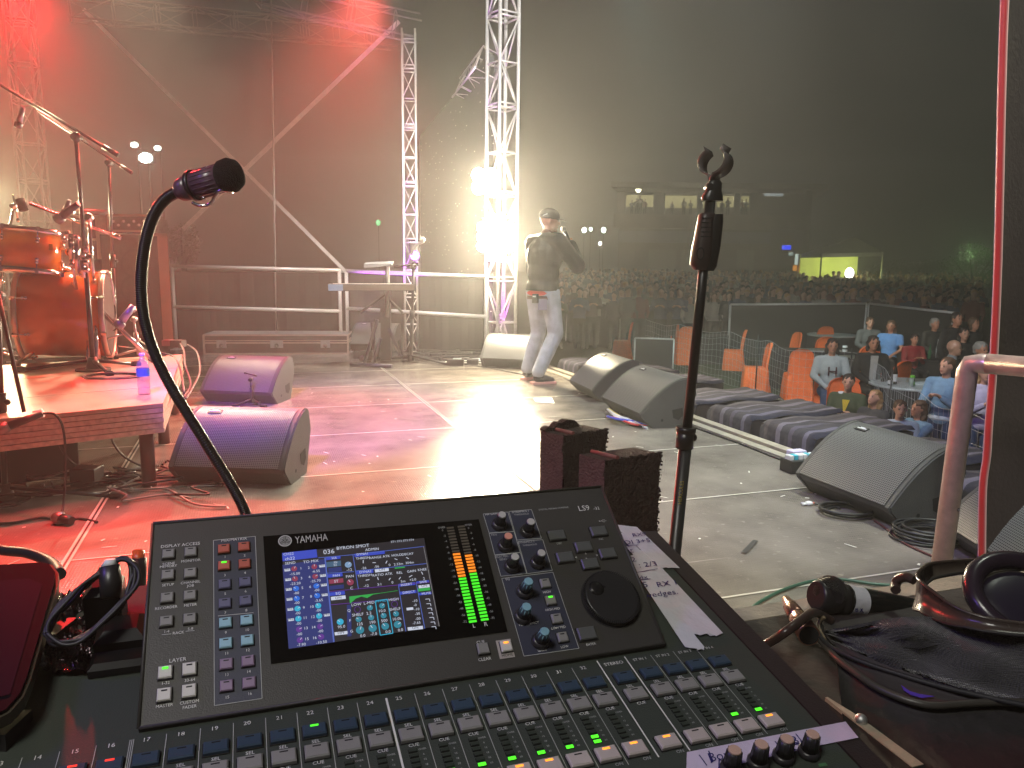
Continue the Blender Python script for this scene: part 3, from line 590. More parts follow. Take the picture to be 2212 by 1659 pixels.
# bass drum mic pointing from the right on a short stand
b5 = onz(300, 775, RZ); boom_stand("short low boom stand aiming a microphone into the bass drum", b5, ony(289, 690, b5.y), ony(246, 715, b5.y), ony(293, 668, b5.y), 0.009, steel, legs=((-0.2, -0.05), (0.15, -0.12), (0.1, 0.16)), weight=False)
small_mic(ony(288, 660, 5.35), ony(252, 708, 5.3), mat("pale_mic", (0.45, 0.5, 0.6), 0.3, 0.5), "pale microphone pointing down at the bass drum front", r=0.028)
small_mic(ony(170, 440, 5.0), ony(120, 478, 5.0), mat("violet_mic", (0.1, 0.08, 0.12), 0.3, 0.3), "dark microphone clipped over the rim of the tom", r=0.026)
small_mic(ony(150, 432, 5.1), ony(139, 462, 5.1), mat("grey_mic", (0.3, 0.28, 0.3), 0.4, 0.3), "second small microphone clipped behind the tom", r=0.018)
# ------------------------------------------------------------------ amplifiers
ampk = mat("amp_tolex", (0.035, 0.03, 0.03), 0.7, var=0.2); grillc = mat("amp_grille", (0.045, 0.04, 0.036), 0.75, var=0.3, vscale=25, bump=0.3, bscale=150); edge_b = mat("amp_edging", (0.3, 0.22, 0.18), 0.45, 0.3)
yb = 7.0
def fbox(x0, y0, x1, y1, yd, dep, mt, g, inset=0.0):
    A, B = ony(x0, y1, yd), ony(x1, y0, yd); sh = dep * (A.x + B.x) / 2 / yd; g.hexa([Vc((A.x, yd, A.z)), Vc((B.x, yd, A.z)), Vc((B.x + sh, yd + dep, A.z)), Vc((A.x + sh, yd + dep, A.z)), Vc((A.x, yd, B.z)), Vc((B.x, yd, B.z)), Vc((B.x + sh, yd + dep, B.z)), Vc((A.x + sh, yd + dep, B.z))], mt)
A = ony(236, 740, yb); t = thing("speaker_cabinet", Vc((A.x + 0.25, yb, RZ)), "tall dark bass speaker cabinet with pale worn edging, right of the drums", "amplifier")
g = MB(); fbox(232, 508, 362, 742, yb, 0.4, ampk, g); g.build("cabinet", t)
g = MB(); fbox(240, 520, 345, 730, yb - 0.012, 0.011, grillc, g); g.build("grille_cloth", t)
g = MB(); fbox(353, 505, 361, 741, yb - 0.014, 0.02, edge_b, g); fbox(320, 504, 361, 510, yb - 0.014, 0.02, edge_b, g); g.build("edging", t)
for cx_, cy_ in ((292, 570), (292, 625), (292, 690)):
    g = MB(); o = ony(cx_, cy_, yb - 0.014); n = 28; g.tube([o, o - Vc((0, 0.006, 0))], 0.13 if cy_ > 560 else .1, ampk, n); g.disc(o - Vc((0, 0.0065, 0)), (0, -1, 0), 0.11, grillc, n); g.build("speaker_cone", t)
t = thing("amplifier_head", Vc((A.x + 0.3, yb, 1.45)), "amplifier head with knobs and pale frame on top of the bass cabinet", "amplifier")
g = MB(); fbox(232, 466, 323, 500, yb + .02, 0.32, ampk, g); g.build("body", t)
g = MB(); [fbox(*q, yb, 0.02, edge_b, g) for q in ((230, 463, 325, 467), (230, 497, 325, 501), (230, 463, 233, 501), (321, 463, 325, 501))]; g.build("edging", t)
g = MB()
for k in range(7): g.disc(ony(245 + k * 11, 478 + (k % 2) * 8, yb + 0.012), (0, -1, 0), 0.013, white_mark, 12)
g.build("knobs", t)
pur = mat("road_case_panel", (0.14, 0.09, 0.12), 0.45, var=0.2); t = thing("rack_case", Vc((ony(205, 700, 7.2).x, 7.2, RZ)), "tall road case standing behind the drum stands, lit purple", "rack case")
g = MB(); fbox(150, 468, 228, 745, 7.2, 0.5, pur, g); g.build("body", t)
g = MB(); [fbox(*q, 7.185, 0.02, alu_e, g) for q in ((150, 466, 229, 471), (224, 468, 229, 745), (150, 515, 229, 519), (150, 468, 154, 745))]; g.build("edging", t)
g = MB(); fbox(205, 560, 220, 585, 7.17, 0.02, chrome, g); g.build("latch", t)
g = MB(); t2 = thing("cymbal_bag", ony(205, 460, 7.2), "round dark lidded box lying on top of the purple lit road case", "case"); o = ony(205, 466, 7.35); g.tube([o, o + UP * 0.03, o + UP * 0.05], [0.17, 0.17, 0.14], pur, 24); g.build("lid", t2)
# ------------------------------------------------------------------ water bottle
bt = onz(312, 852, RZ); t = thing("water_bottle", bt, "clear plastic water bottle with blue label at the riser corner", "bottle")
glass_m = mat("clear_plastic", (0.35, 0.37, 0.38), 0.06, var=0, alpha=0.35, spec=0.9)
prof = [(0.0, 0.03), (0.01, 0.034), (0.03, 0.031), (0.05, 0.034), (0.07, 0.031), (0.1, 0.034), (0.15, 0.034), (0.18, 0.028), (0.2, 0.014), (0.215, 0.013)]
g = MB(); g.tube([bt + UP * z for z, _ in prof], [r for _, r in prof], glass_m, 16); g.build("bottle_body", t)
g = MB(); g.tube([bt + UP * 0.105, bt + UP * 0.148], 0.0352, mat("blue_label", (0.03, 0.22, 0.55), 0.4), 16, cap=False); g.build("label", t)
g = MB(); g.tube([bt + UP * 0.213, bt + UP * 0.232], 0.015, white_mark, 12); g.build("cap", t)
# riser clutter and cables
g = MB()
for ps in (((390, 742), (398, 760), (400, 790), (412, 830), (395, 860)), ((405, 745), (425, 760), (432, 800), (415, 840), (400, 862)), ((300, 735), (340, 760), (375, 770), (390, 800), (398, 850))):
    g.tube(smooth_path([ony(x, y, 5.9 - 0.012 * (y - 740)) for x, y in ps], 5), 0.007, cable_m, 6)
one(g, "hanging_cables", "three black cables hanging over the right edge of the riser", "cables")
g = MB()
for k in range(5): g.tube([onz(245, 812, RZ + 0.005 + 0.006 * k) + Vc((math.cos(a_) * (0.14 + k * .01), math.sin(a_) * (0.1 + k * .008), 0)) for a_ in [i * math.pi / 8 for i in range(17)]], 0.005, cable_m, 6)
one(g, "coiled_cable", "black coiled cable lying on the riser by the stand feet", "cable")
g = MB(); g.bbox(onz(372, 740, RZ + 0.03), (0.14, 0.1, 0.05), mat("pedal_pink", (0.25, 0.1, 0.14), 0.4)); g.bbox(onz(385, 742, RZ + 0.035), (0.1, 0.1, 0.06), ampk); one(g, "effects_pedal", "small effects pedal at the back right corner of the riser", "pedal")
# near left microphone stand on the stage floor
b6 = onz(12, 1082); s6 = boom_stand("nearest black boom stand at the left edge with a tripod base", b6, ony(-6, 640, b6.y - .1), ony(52, 890, b6.y - .25), ony(-12, 600, b6.y - .2), 0.012, blkm, legs=((0.52, 0.06), (-0.05, -0.45), (-0.45, 0.2)))
small_mic(ony(92, 893, 3.45), ony(-12, 932, 3.35), blkm, "black microphone on the near left stand with white tape at its plug", r=0.02)
g = MB(); g.tube([ony(74, 897, 3.45), ony(93, 892, 3.46)], 0.0215, white_mark, 10); one(g, "plug_tape", "white tape band round the plug of the near left microphone", "tape")
g = MB(); g.tube(smooth_path([ony(93, 893, 3.46), ony(118, 895, 3.48), ony(136, 925, 3.5), ony(142, 1000, 3.5), ony(138, 1080, 3.5), onz(130, 1128, 0.008)], 6), 0.006, cable_m, 6)
g.tube(smooth_path([onz(130, 1128, 0.008), onz(90, 1118, .006), onz(20, 1130, .006), onz(-60, 1128, .006)], 5), 0.006, cable_m, 6)
g.tube(smooth_path([onz(130, 1128, 0.008), onz(170, 1120, .006), onz(210, 1128, .006)], 5), 0.006, cable_m, 6); one(g, "microphone_cable", "thin black cable hanging from the near left microphone to the floor", "cable")
t = thing("dropped_microphone", onz(128, 1130), "black round microphone lying on the floor in the blue light pool", "microphone"); o = onz(128, 1132)
g = MB(); g.ell(o + UP * 0.03, (0.035, 0.03, 0.03), mat("mic_mesh", (0.25, 0.25, 0.25), 0.4, 0.8)); g.build("grille", t); g = MB(); g.tube([o + UP * 0.03, o + Vc((0.07, -0.02, 0.022))], [0.026, 0.02], blkm, 12); g.build("handle", t)

# ================================================================== KEYBOARD POSITION
kx = lambda x, y: zf(1300, 950, 700, 2111)(x, y)
yk = 8.95
t = thing("keyboard_stand", onz(815, 788), "black column keyboard stand with splayed legs near the far railing", "keyboard stand")
g = MB(); c0 = onz(*kx(650, 1440)); g.box(Vc((c0.x, c0.y + .12, 0.47)), (0.12, 0.08, 0.9), blkm); g.build("column", t)
for a_, b_ in (((560, 930), (405, 1450)), ((600, 1150), (500, 1450)), ((700, 1050), (850, 1380)), ((500, 950), (530, 1400))):
    g = MB(); q = onz(*kx(*b_), 0.02); p = ony(*kx(*a_), yk + 0.05); g.tube([p, q], 0.022, mat("violet_black", (0.05, 0.04, 0.07), 0.35, 0.3), 8); g.build("leg", t)
g = MB(); g.tube([onz(*kx(240, 1462), 0.022), onz(*kx(735, 1485), 0.022)], 0.024, mat("violet_black", (0.05, 0.04, 0.07), 0.35, 0.3), 8); g.build("foot_bar", t)
g = MB(); g.tube([ony(*kx(650, 640), yk), ony(*kx(350, 850), yk - .1)], 0.015, blkm); g.tube([ony(*kx(650, 640), yk), ony(*kx(860, 850), yk + .1)], 0.015, blkm); g.build("support_arm", t)
kp = [ony(*kx(*q), y_) for q, y_ in (((60, 500), 8.7), ((370, 480), 8.7), ((470, 560), 8.75), ((460, 640), 8.75), ((110, 600), 8.7))]
t = thing("keyboard", kp[0], "black electric keyboard with pale blue lit end on the column stand", "keyboard")
K0 = kp[0]; kd = Vc((0.95, 0.31, 0)).normalized(); kn = Vc((-kd.y, kd.x, 0)); kc0 = ony(*kx(430, 545), 8.85)
g = MB(); g.bbox(kc0 + kd * 0.06, (0.95, 0.32, 0.075), blkm, (kd, kn, UP), 0.01); g.build("body", t)
g = MB(); g.box(kc0 + kd * 0.06 - kn * 0.165, (0.93, 0.008, 0.06), mat("pale_side", (0.16, 0.14, 0.11), 0.4), (kd, kn, UP)); g.box(kc0 - kd * 0.36 - kn * 0.172, (0.16, 0.008, 0.07), mat("pale_blue_end", (0.25, 0.4, 0.6), 0.35), (kd, kn, UP)); g.build("end_panel", t)
g = MB()
for k in range(28): g.box(kc0 + kd * (0.06 - 0.42 + k * 0.031) - kn * 0.07 + UP * 0.041, (0.028, 0.13, 0.006), mat("ivory_keys", (0.7, 0.68, 0.62), 0.3), (kd, kn, UP))
g.build("keys", t)
t = thing("music_stand_arm", ony(*kx(690, 300), yk), "flat tilted tablet holder lit white above the keyboard", "holder")
g = MB(); p, q = ony(*kx(400, 300), yk), ony(*kx(730, 285), yk); g.hexa([p + Vc((0, 0, -.02)), q, q + Vc((0, .16, .02)), p + Vc((0, .16, 0)), p + Vc((0, 0, .03)), q + Vc((0, 0, .02)), q + Vc((0, .16, .05)), p + Vc((0, .16, .05))], mat("holder_white", (0.4, 0.42, 0.42), 0.35)); g.build("tray", t)
g = MB(); g.tube([ony(*kx(680, 300), yk), ony(*kx(670, 900), yk)], 0.028, blkm); g.build("post", t)
bq = onz(*kx(960, 1430)); boom_stand("black microphone stand right behind the keyboard by the railing", bq, ony(*kx(990, 300), bq.y), ony(*kx(760, 300), bq.y), ony(*kx(1050, 270), bq.y), 0.018, blkm, legs=((0.5, -0.3), (0.34, 0.12), (-0.4, 0.05)))
g = MB(); p = ony(*kx(960, 160), 9.0); g.tube(smooth_path([ony(*kx(1110, 0), 9.0), ony(*kx(1010, 60), 9.0), ony(*kx(960, 165), 9.0)], 5), 0.018, steel); g.ell(ony(*kx(1090, -20), 9.0), 0.035, steel); one(g, "vocal_microphone", "pale gooseneck vocal microphone glowing above the keyboard", "microphone")
g = MB()
random.seed(3)
for k in range(15):
    ps = [onz(random.uniform(880, 1010), random.uniform(757, 782), 0.01)]
    for j in range(6): ps.append(ps[-1] + Vc((random.uniform(-.3, .3), random.uniform(-.12, .12), 0)))
    g.tube(smooth_path(ps, 4), 0.008, cable_m, 5)
one(g, "cable_tangle", "messy black cables spread on the floor right of the keyboard", "cables", kind="stuff")
t = thing("foot_pedal", onz(985, 790), "small black pedal box with bright reflections on the floor near the far wedge", "pedal"); o = onz(984, 789)
g = MB(); g.bbox(o + UP * 0.04, (0.2, 0.16, 0.075), ampk); g.build("body", t); g = MB(); g.box(o + Vc((0.02, 0, 0.08)), (0.1, 0.1, 0.004), mat("pedal_face", (0.4, 0.5, 0.5), 0.3, 0.5)); g.build("face", t); g = MB(); g.bbox(o + Vc((0.2, .12, .03)), (0.14, 0.12, 0.06), ampk); g.build("side_box", t)
g = MB(); g.bbox(onz(*kx(430, 1390)) + UP * 0.05, (0.3, 0.14, 0.1), ampk); g.tube([onz(*kx(378, 1385), 0.06), onz(*kx(378, 1385), 0.06) + Vc((0, -.05, 0))], 0.03, steel); one(g, "sustain_pedal", "small dark box behind the keyboard stand foot", "pedal")
g = MB(); g.tube(smooth_path([onz(1000, 786, .006), onz(1060, 795, .006), onz(1110, 805, .006), onz(1150, 812, .006)], 5), 0.007, cable_m, 6); one(g, "floor_cable", "single cable lying on the floor behind the singer's heel", "cable")
g = MB(); 
for (x0, x1, y0, y1) in ((1152, 1198, 860, 868),): 
    g.add([onz(x0, y0, .004), onz(x0 + 6, y1, .004), onz(x1, y1 + 3, .004), onz(x1 - 6, y0 - 1, .004)], [(0, 1, 2, 3)], mat("paper", (0.8, 0.8, 0.76), 0.6))
one(g, "set_list", "white set list sheet taped to the floor in front of the singer's wedge", "paper")
g = MB(); g.add([onz(985, 772, .004), onz(960, 782, .004), onz(1075, 785, .004), onz(1085, 774, .004)], [(0, 1, 2, 3)], mat("paper", (0.8, 0.8, 0.76), 0.6)); one(g, "set_list", "white sheet on the floor by the small pedal box", "paper")
g = MB(); g.add([onz(404, 877, .004), onz(408, 883, .004), onz(520, 884, .004), onz(518, 878, .004)], [(0, 1, 2, 3)], mat("paper_blue", (0.5, 0.62, 0.66), 0.5)); one(g, "set_list", "pale blue sheet in front of the farther purple wedge", "paper")
b7 = onz(545, 878); t = boom_stand("short instrument microphone stand in front of the farther purple wedge", b7, ony(541, 820, b7.y), ony(555, 812, b7.y), ony(528, 805, b7.y), 0.007, blkm, legs=((-0.12, -0.03), (0.1, -0.04), (0.02, 0.08)), weight=False)
# cables by the near wedges
pf = zf(2832, 1650, 1200)
def coil(c, rx, n, label, mt=cable_m, r=0.006):
    g = MB(); random.seed(int(c.x * 1000))
    for k in range(n):
        ox, oy, rr = random.uniform(-.02, .02), random.uniform(-.02, .02), rx * random.uniform(.82, 1.1)
        g.tube([c + Vc((ox + math.cos(a_) * rr, oy + math.sin(a_) * rr * 0.8, 0.008 + 0.007 * k)) for a_ in [i * math.pi / 12 for i in range(25)]], r, mt, 6)
    one(g, "coiled_cable", label, "cable")
coil(onz(*pf(930, 690)), 0.12, 5, "coiled black cable at the foot of the nearest wedge monitor")
coil(onz(*pf(1530, 870)), 0.15, 8, "bigger cable coil lying left of the front railing post")
g = MB(); g.tube(smooth_path([onz(*pf(1120, 730), .008), onz(*pf(1230, 810), .006), onz(*pf(1340, 900), .006), onz(*pf(1580, 1010), .006)], 5), 0.005, mat("red_brown_cable", (0.1, 0.03, 0.03), 0.5), 6)
g.tube(smooth_path([onz(*pf(690, 615), .01), onz(*pf(800, 630), .008), onz(*pf(880, 650), .008)], 5), 0.005, cable_m, 6); one(g, "signal_cable", "thin cable running from the near wedge to the railing post", "cable")
g = MB(); o = onz(*pf(650, 628)); g.ell(o + UP * 0.012, (0.022, 0.014, 0.012), white_mark); g.tube([o + UP * .012, o + Vc((.03, .012, .01))], 0.006, mat("orange_plug", (0.7, 0.15, 0.03), 0.4)); 
for s in (-1, 0, 1): g.tube([o + UP * .012, o + Vc((-.035, s * .012, .008))], 0.005, white_mark, 6)
one(g, "white_plug", "small white plug end lying before the nearest wedge", "plug")
t = thing("connector_box", onz(1700, 1015), "black stage connector box with white and teal plugs, left of the nearest wedge", "connector box"); o = onz(1712, 1022) + Vc((0.06, .05, 0))
g = MB(); g.bbox(o + UP * 0.04, (0.2, 0.11, 0.075), blk, (E1, E2, UP)); g.build("body", t)
for k in range(6):
    g = MB(); g.bbox(o + E1 * (-0.08 + 0.032 * k) + UP * 0.09, (0.024, 0.05, 0.03), mat("teal_plug", (0.06, 0.45, 0.55), 0.4) if k % 3 == 1 else white_mark, (E1, E2, UP)); g.build("plug", t)
g = MB(); g.bbox(o + Vc((0.02, .12, .06)), (0.1, .06, .08), mat("lilac_box", (0.6, 0.55, 0.75), 0.4), (E1, E2, UP)); one(g, "plug_box", "small lilac white box beside the nearest wedge's left corner", "box")
g = MB(); random.seed(31); sp_m = mat("scrap_white", (.7, .68, .62), .6)
for k in range(150):
    c = ST(random.uniform(-1.6, 3.1), random.uniform(1.6, 7.5), .0065); a = random.uniform(0, 3.1); l_, w_ = random.choice(((.012, .006), (.02, .004), (.007, .006), (.03, .003))); u_ = Vc((math.cos(a), math.sin(a), 0)) * l_; v_ = Vc((-math.sin(a), math.cos(a), 0)) * w_; g.add([c - u_ - v_, c + u_ - v_ * .4, c + u_ + v_, c - u_ * .7 + v_], [(0, 1, 2, 3)], sp_m)
tag(g.build("floor_scraps"), "tiny pale paper and tape scraps scattered over the stage floor", "litter", kind="stuff")
for k, (x, y, a, lb) in enumerate(((1190, 900, .3, "black tape cross on the floor right of the white glare"), (640, 1000, .5, "black tape mark on the pink floor beside the nearer purple wedge"), (880, 905, -.4, "black tape mark on the middle of the pink floor"), (1620, 1180, 1.0, "dark tape strip on the grey floor before the nearest wedge"))):
    g = MB(); c = onz(x, y, .0068); u_ = Vc((math.cos(a), math.sin(a), 0)) * .09; v_ = Vc((-math.sin(a), math.cos(a), 0)) * .012; g.add([c - u_ - v_, c + u_ - v_, c + u_ + v_, c - u_ + v_], [(0, 1, 2, 3)], mat("gaffer_tape", (.03, .03, .03), .7))
    one(g, "floor_tape", lb.replace("cross", "strip"), "tape")
g = MB(); o = onz(1330, 905); cols = [white_mark, cable_m, white_mark, mat("blue_wire", (0.05, 0.08, 0.6), 0.4), mat("yellow_wire", (0.7, 0.6, 0.05), 0.4), cable_m, mat("red_wire", (0.6, 0.04, 0.04), 0.4)]
random.seed(5)
for k in range(9):
    z = 0.01 + 0.008 * (k % 4); g.tube(smooth_path([onz(1312 + random.uniform(-4, 8), 895 + random.uniform(-14, 6), z + .02), onz(1335, 903 + random.uniform(-6, 5), z + .02), onz(1365, 912 + random.uniform(-4, 4), z), onz(1385 + random.uniform(0, 18), 922 + random.uniform(-3, 3), .01)], 4), 0.009, cols[k % 7], 6)
one(g, "wire_bundle", "colourful taped wire bundle at the foot of the wedge beside the striped covers", "wires")
# ================================================================== MIXING CONSOLE
class Pl:
    def __init__(s, O, U, V): s.O = Vc(O); s.U = Vc(U).normalized(); V = Vc(V); s.V = (V - s.U * V.dot(s.U)).normalized(); s.N = s.U.cross(s.V); s.ax = (s.U, s.V, s.N)
    def uv(s, px, py):
        r = ray(px, py); C = Vc((0, 0, H)); t = (s.O - C).dot(s.N) / r.dot(s.N); w = C + r * t - s.O; return w.dot(s.U), w.dot(s.V)
    def w(s, u, v, h=0.0): return s.O + s.U * u + s.V * v + s.N * h
    def p(s, px, py, h=0.0): u, v = s.uv(px, py); return s.w(u, v, h)
PT = 0.0225
FP = Pl((-0.07815758, 0.53967288, 0.85880842), (0.94597061, 0.32415251, -0.00804759), (-0.31781052, 0.93181414, 0.17526803))
D0 = FP.p(300, 1583, 0.004)
DP = Pl(D0, FP.U, (-0.25457538, 0.75783841, 0.60072649))
zA = zf(0, 2050, 1200, 2044); zB = zf(1000, 2050, 1000); zC = zf(1000, 2500, 1100); zD = zf(1900, 1950, 900, 2133); zE = zf(1900, 2500, 1500)
con = thing("mixing_console", FP.w(0, 0, -0.09), "large dark grey digital mixing console with lit screen, green meters and rows of keys", "mixing console")
body_m = mat("console_grey", (0.042, 0.052, 0.043), 0.5, var=0.12, vscale=6, bump=0.12, bscale=900)
disp_m = mat("console_dark_grey", (0.044, 0.042, 0.037), 0.5, var=0.12, vscale=6, bump=0.12, bscale=900)
rail_b = mat("console_side_rail", (0.03, 0.021, 0.022), 0.42, var=0.15, bump=0.1, bscale=600)
let = mat("panel_lettering", (0.7, 0.7, 0.68), 0.6, var=0); let_d = mat("panel_lettering_dim", (0.42, 0.43, 0.42), 0.6, var=0)
# body below the fader panel
UL, UR, VB, VF = -0.66, 0.315, 0.223, -0.26
g = MB(); b0 = [FP.w(UL, VF), FP.w(UR, VF), FP.w(UR, VB), FP.w(UL, VB)]; g.prism([Vc((q.x, q.y, 0.762)) for q in b0][::1], (0, 0, 0), body_m, cap=False) if 0 else None
lo = [Vc((q.x, q.y, 0.765)) for q in b0]; g.hexa(lo + b0, body_m); g.build("fader_panel", con)
g = MB(); g.hexa([Vc((q.x, q.y, 0.762)) for q in (FP.w(0.3165, VF), FP.w(0.340, VF), FP.w(0.340, VB + .004), FP.w(0.3165, VB + .004))] + [FP.w(0.3165, VF, 0.0005), FP.w(0.338, VF, -0.001), FP.w(0.338, VB + .003, -0.001), FP.w(0.3165, VB + .003, 0.0005)], rail_b); g.build("side_rail", con, "brown black side rail")
# display pod: a wedge rising from the fader panel
W2, H2 = 0.4265, 0.176
tl, tr, br_, bl = DP.w(0, H2), DP.w(W2, H2), DP.w(W2, 0), DP.w(0, 0)
g = MB(); dn = lambda q: q - FP.N * ((q - FP.O).dot(FP.N) - 0.0006)
bk = FP.V * 0.012
g.hexa([dn(bl) - FP.N * .003, dn(br_) - FP.N * .003, dn(tr) + bk, dn(tl) + bk, bl, br_, tr, tl], disp_m); g.build("display_pod", con)
# thin rounded lip of the pod
g = MB(); g.tube([tl, tr], 0.0016, disp_m, 8); g.tube([bl, br_], 0.0012, disp_m, 8); g.tube([tr, br_], 0.0014, disp_m, 8); g.tube([tl, bl], 0.0014, disp_m, 8); g.build("pod_lip", con)
tint = mat("blue_tinted_panel", (0.033, 0.037, 0.062), 0.5, var=0.08, bump=0.1, bscale=900)
def quad(g, P, pts, h, mt): g.add([P.p(x, y, h) for x, y in pts], [tuple(range(len(pts)))], mt)
def outline(g, P, pts, w, h, mt, close=True):
    q = [P.uv(x, y) for x, y in pts]; n = len(q)
    for i in range(n if close else n - 1):
        (a, b), (c, d) = q[i], q[(i + 1) % n]; L = math.hypot(c - a, d - b)
        if L < 1e-6: continue
        ex, ey = -(d - b) / L * w / 2, (c - a) / L * w / 2
        g.add([P.w(a + ex, b + ey, h), P.w(a - ex, b - ey, h), P.w(c - ex, d - ey, h), P.w(c + ex, d + ey, h)], [(0, 1, 2, 3)], mt)
g = MB()
mm = [zA(1432, 135), zA(1712, 108), zA(1758, 1195), zA(1438, 1243)]
quad(g, DP, mm, 0.0004, tint); g.build("tinted_field", con); g = MB()
eqb = [zD(178, 780), zD(655, 722), zD(898, 1432), zD(385, 1505)]; quad(g, DP, eqb, 0.0004, tint); g.build("tinted_field", con); g = MB()
quad(g, DP, [zD(5, 178), zD(235, 160), zD(410, 735), zD(170, 760)], 0.0004, tint); quad(g, DP, [zD(245, 155), zD(455, 137), zD(650, 708), zD(415, 735)], 0.0004, tint)
g.build("tinted_field", con, "faintly blue tinted panel fields")
g = MB()
for pts in (mm, eqb, [zD(5, 178), zD(235, 160), zD(290, 340), zD(60, 355)], [zD(60, 360), zD(292, 342), zD(350, 535), zD(112, 560)], [zD(115, 565), zD(352, 540), zD(410, 735), zD(170, 760)], [zD(245, 155), zD(455, 137), zD(548, 405), zD(320, 422)], [zD(330, 435), zD(560, 418), zD(650, 705), zD(415, 735)]):
    outline(g, DP, pts, 0.0005, 0.0007, let_d)
outline(g, DP, [zA(1462, 642), zA(1700, 620)], 0.0005, 0.0007, let_d, False)
outline(g, DP, [zA(1085, 768), zA(1150, 762)], 0.0005, 0.0007, let_d, False); outline(g, DP, [zA(1245, 745), zA(1305, 740)], 0.0005, 0.0007, let_d, False)
# lettering on the display pod
def T(g, P, xy, txt, size, mt=let, align=0.5, h=0.0006, sx=1.0, shear=0.0):
    u, v = P.uv(*xy); g.text(P.w(u, v - size * 0.35, h), P.U, P.V, P.N, txt, size, mt, 0, align, shear, sx)
for x, y, s, tx in ((1210, 165, .0048, "DISPLAY ACCESS"), (1132, 290, .0038, "SCENE"), (1130, 308, .0038, "MEMORY"), (1280, 270, .0038, "MONITOR"), (1127, 432, .0038, "SETUP"), (1278, 415, .0038, "CHANNEL"), (1278, 438, .0038, "JOB"), (1115, 585, .0038, "RECORDER"), (1277, 567, .0038, "METER"), (1117, 745, .0036, "1-4"), (1277, 727, .0036, "5-8"), (1197, 753, .0038, "RACK"), (1192, 935, .005, "LAYER"), (1110, 1090, .0038, "1-32"), (1273, 1070, .0038, "33-64"), (1103, 1242, .0038, "MASTER"), (1270, 1218, .0038, "CUSTOM"), (1272, 1250, .0038, "FADER"), (1570, 128, .0044, "MIX/MATRIX")):
    T(g, DP, zA(x, y), tx, s * .86)
for i, (x, y) in enumerate(((1507, 245), (1640, 235), (1507, 368), (1643, 352), (1510, 492), (1647, 475), (1511, 620), (1652, 603), (1514, 752), (1657, 734), (1518, 892), (1661, 870), (1520, 1034), (1667, 1014), (1523, 1186), (1674, 1162))): T(g, DP, zA(x, y), str(i + 1), .0032)
for x, y, s, tx in ((80, 178, .0036, "HA GAIN"), (350, 155, .0036, "DYNAMICS 1"), (362, 180, .0032, "THRESHOLD"), (105, 372, .0034, "PAN"), (405, 440, .0034, "DYNAMICS 2"), (440, 466, .003, "THRESHOLD"), (175, 575, .0034, "SELECTED"), (190, 600, .0034, "SEND"), (232, 785, .0036, "EQ"), (402, 962, .0034, "Q"), (432, 1200, .0038, "FREQUENCY"), (552, 1448, .0038, "GAIN"), (597, 905, .0036, "HIGH"), (652, 1066, .0036, "HIGH MID"), (706, 1238, .0036, "LOW MID"), (764, 1415, .0036, "LOW"), (715, 452, .0034, "DEC"), (1103, 412, .0034, "INC"), (1010, 1392, .0036, "ENTER"), (662, 126, .0030, "DIGITAL MIXING CONSOLE")):
    T(g, DP, zD(x, y), tx, s * .86, let if s > .0034 else let_d)
T(g, DP, zD(942, 122), "LS9", .0088); T(g, DP, zD(1060, 124), "-32", .0052)
for x, y, tx in ((870, 582, "<"), (1065, 562, ">")): T(g, DP, zD(x, y), tx, .004)
T(g, DP, zD(962, 552), "^", .004); T(g, DP, zD(966, 590), "v", .0035)
outline(g, DP, [zD(1088, 246), zD(1155, 242)], .0005, .0007, let_d, False); outline(g, DP, [zD(1105, 244), zD(1120, 232), zD(1140, 232)], .0004, .0007, let_d, False); outline(g, DP, [zD(1112, 244), zD(1128, 254), zD(1142, 252)], .0004, .0007, let_d, False); g.disc(DP.p(*zD(1090, 246), .0008), DP.N, .0008, let_d, 8)
for x, y, tx in ((1972, 1060, "CUE"), (2008, 1207, "CLEAR")): T(g, DP, zB(x, y), tx, .0038)
g.build("printed_lettering", con, "pale printed lettering of the display section")
# keys
def key(g, P, xy, w, d, mt, hgt=0.003, led=None, h0=0.0006, rot=0):
    u, v = P.uv(*xy); c = P.w(u, v, h0 + hgt / 2)
    g.box(P.w(u, v, h0 + .0002), (w * 1.14, d * 1.14, 0.0006), M["key_gap"], P.ax)
    n = 4; hw, hd = w / 2, d / 2  # softly domed cap
    g.bbox(c, (w, d, hgt), mt, P.ax, 0.0008)
    ds = P.w(u, v + d * 0.22, h0 + hgt + .00015)
    if led: g.box(P.w(u, v + d * 0.27, h0 + hgt + .0003), (w * 0.42, d * 0.15, 0.0006), led, P.ax)
    elif led is not False: g.box(P.w(u, v + d * 0.27, h0 + hgt), (w * 0.42, d * 0.11, 0.0003), M["key_gap"], P.ax)
mat("key_gap", (0.006, 0.006, 0.007), 0.7, var=0)
k_grey = mat("key_grey", (0.25, 0.245, 0.235), 0.42, var=0.12); k_white = mat("key_white", (0.62, 0.6, 0.56), 0.42, var=0.1); k_dgrey = mat("key_dark", (0.1, 0.105, 0.1), 0.35, var=0.1)
k_red = mat("key_red", (0.5, 0.12, 0.08), 0.42); k_blue = mat("key_indigo", (0.13, 0.13, 0.22), 0.42); k_cyan = mat("key_cyan", (0.3, 0.52, 0.62), 0.42); k_mauve = mat("key_mauve", (0.27, 0.19, 0.29), 0.42); k_navy = mat("key_navy", (0.035, 0.06, 0.095), 0.32); k_on = mat("key_on", (0.48, 0.42, 0.4), 0.4)
led_g = emis("led_green", (0.08, 1.0, 0.02), 1.6); led_o = emis("led_orange", (1.0, 0.28, 0.02), 2.2); refl_r = emis("red_reflection", (1, 0.04, 0.02), 1.5); led_off = mat("led_unlit", (0.03, 0.04, 0.03), 0.4, var=0)
def K1(P, xy, w, d, mt, led=None, nm="key", hgt=0.003, label=None): g = MB(); key(g, P, xy, w, d, mt, hgt, led); return g.build(nm, con, label)
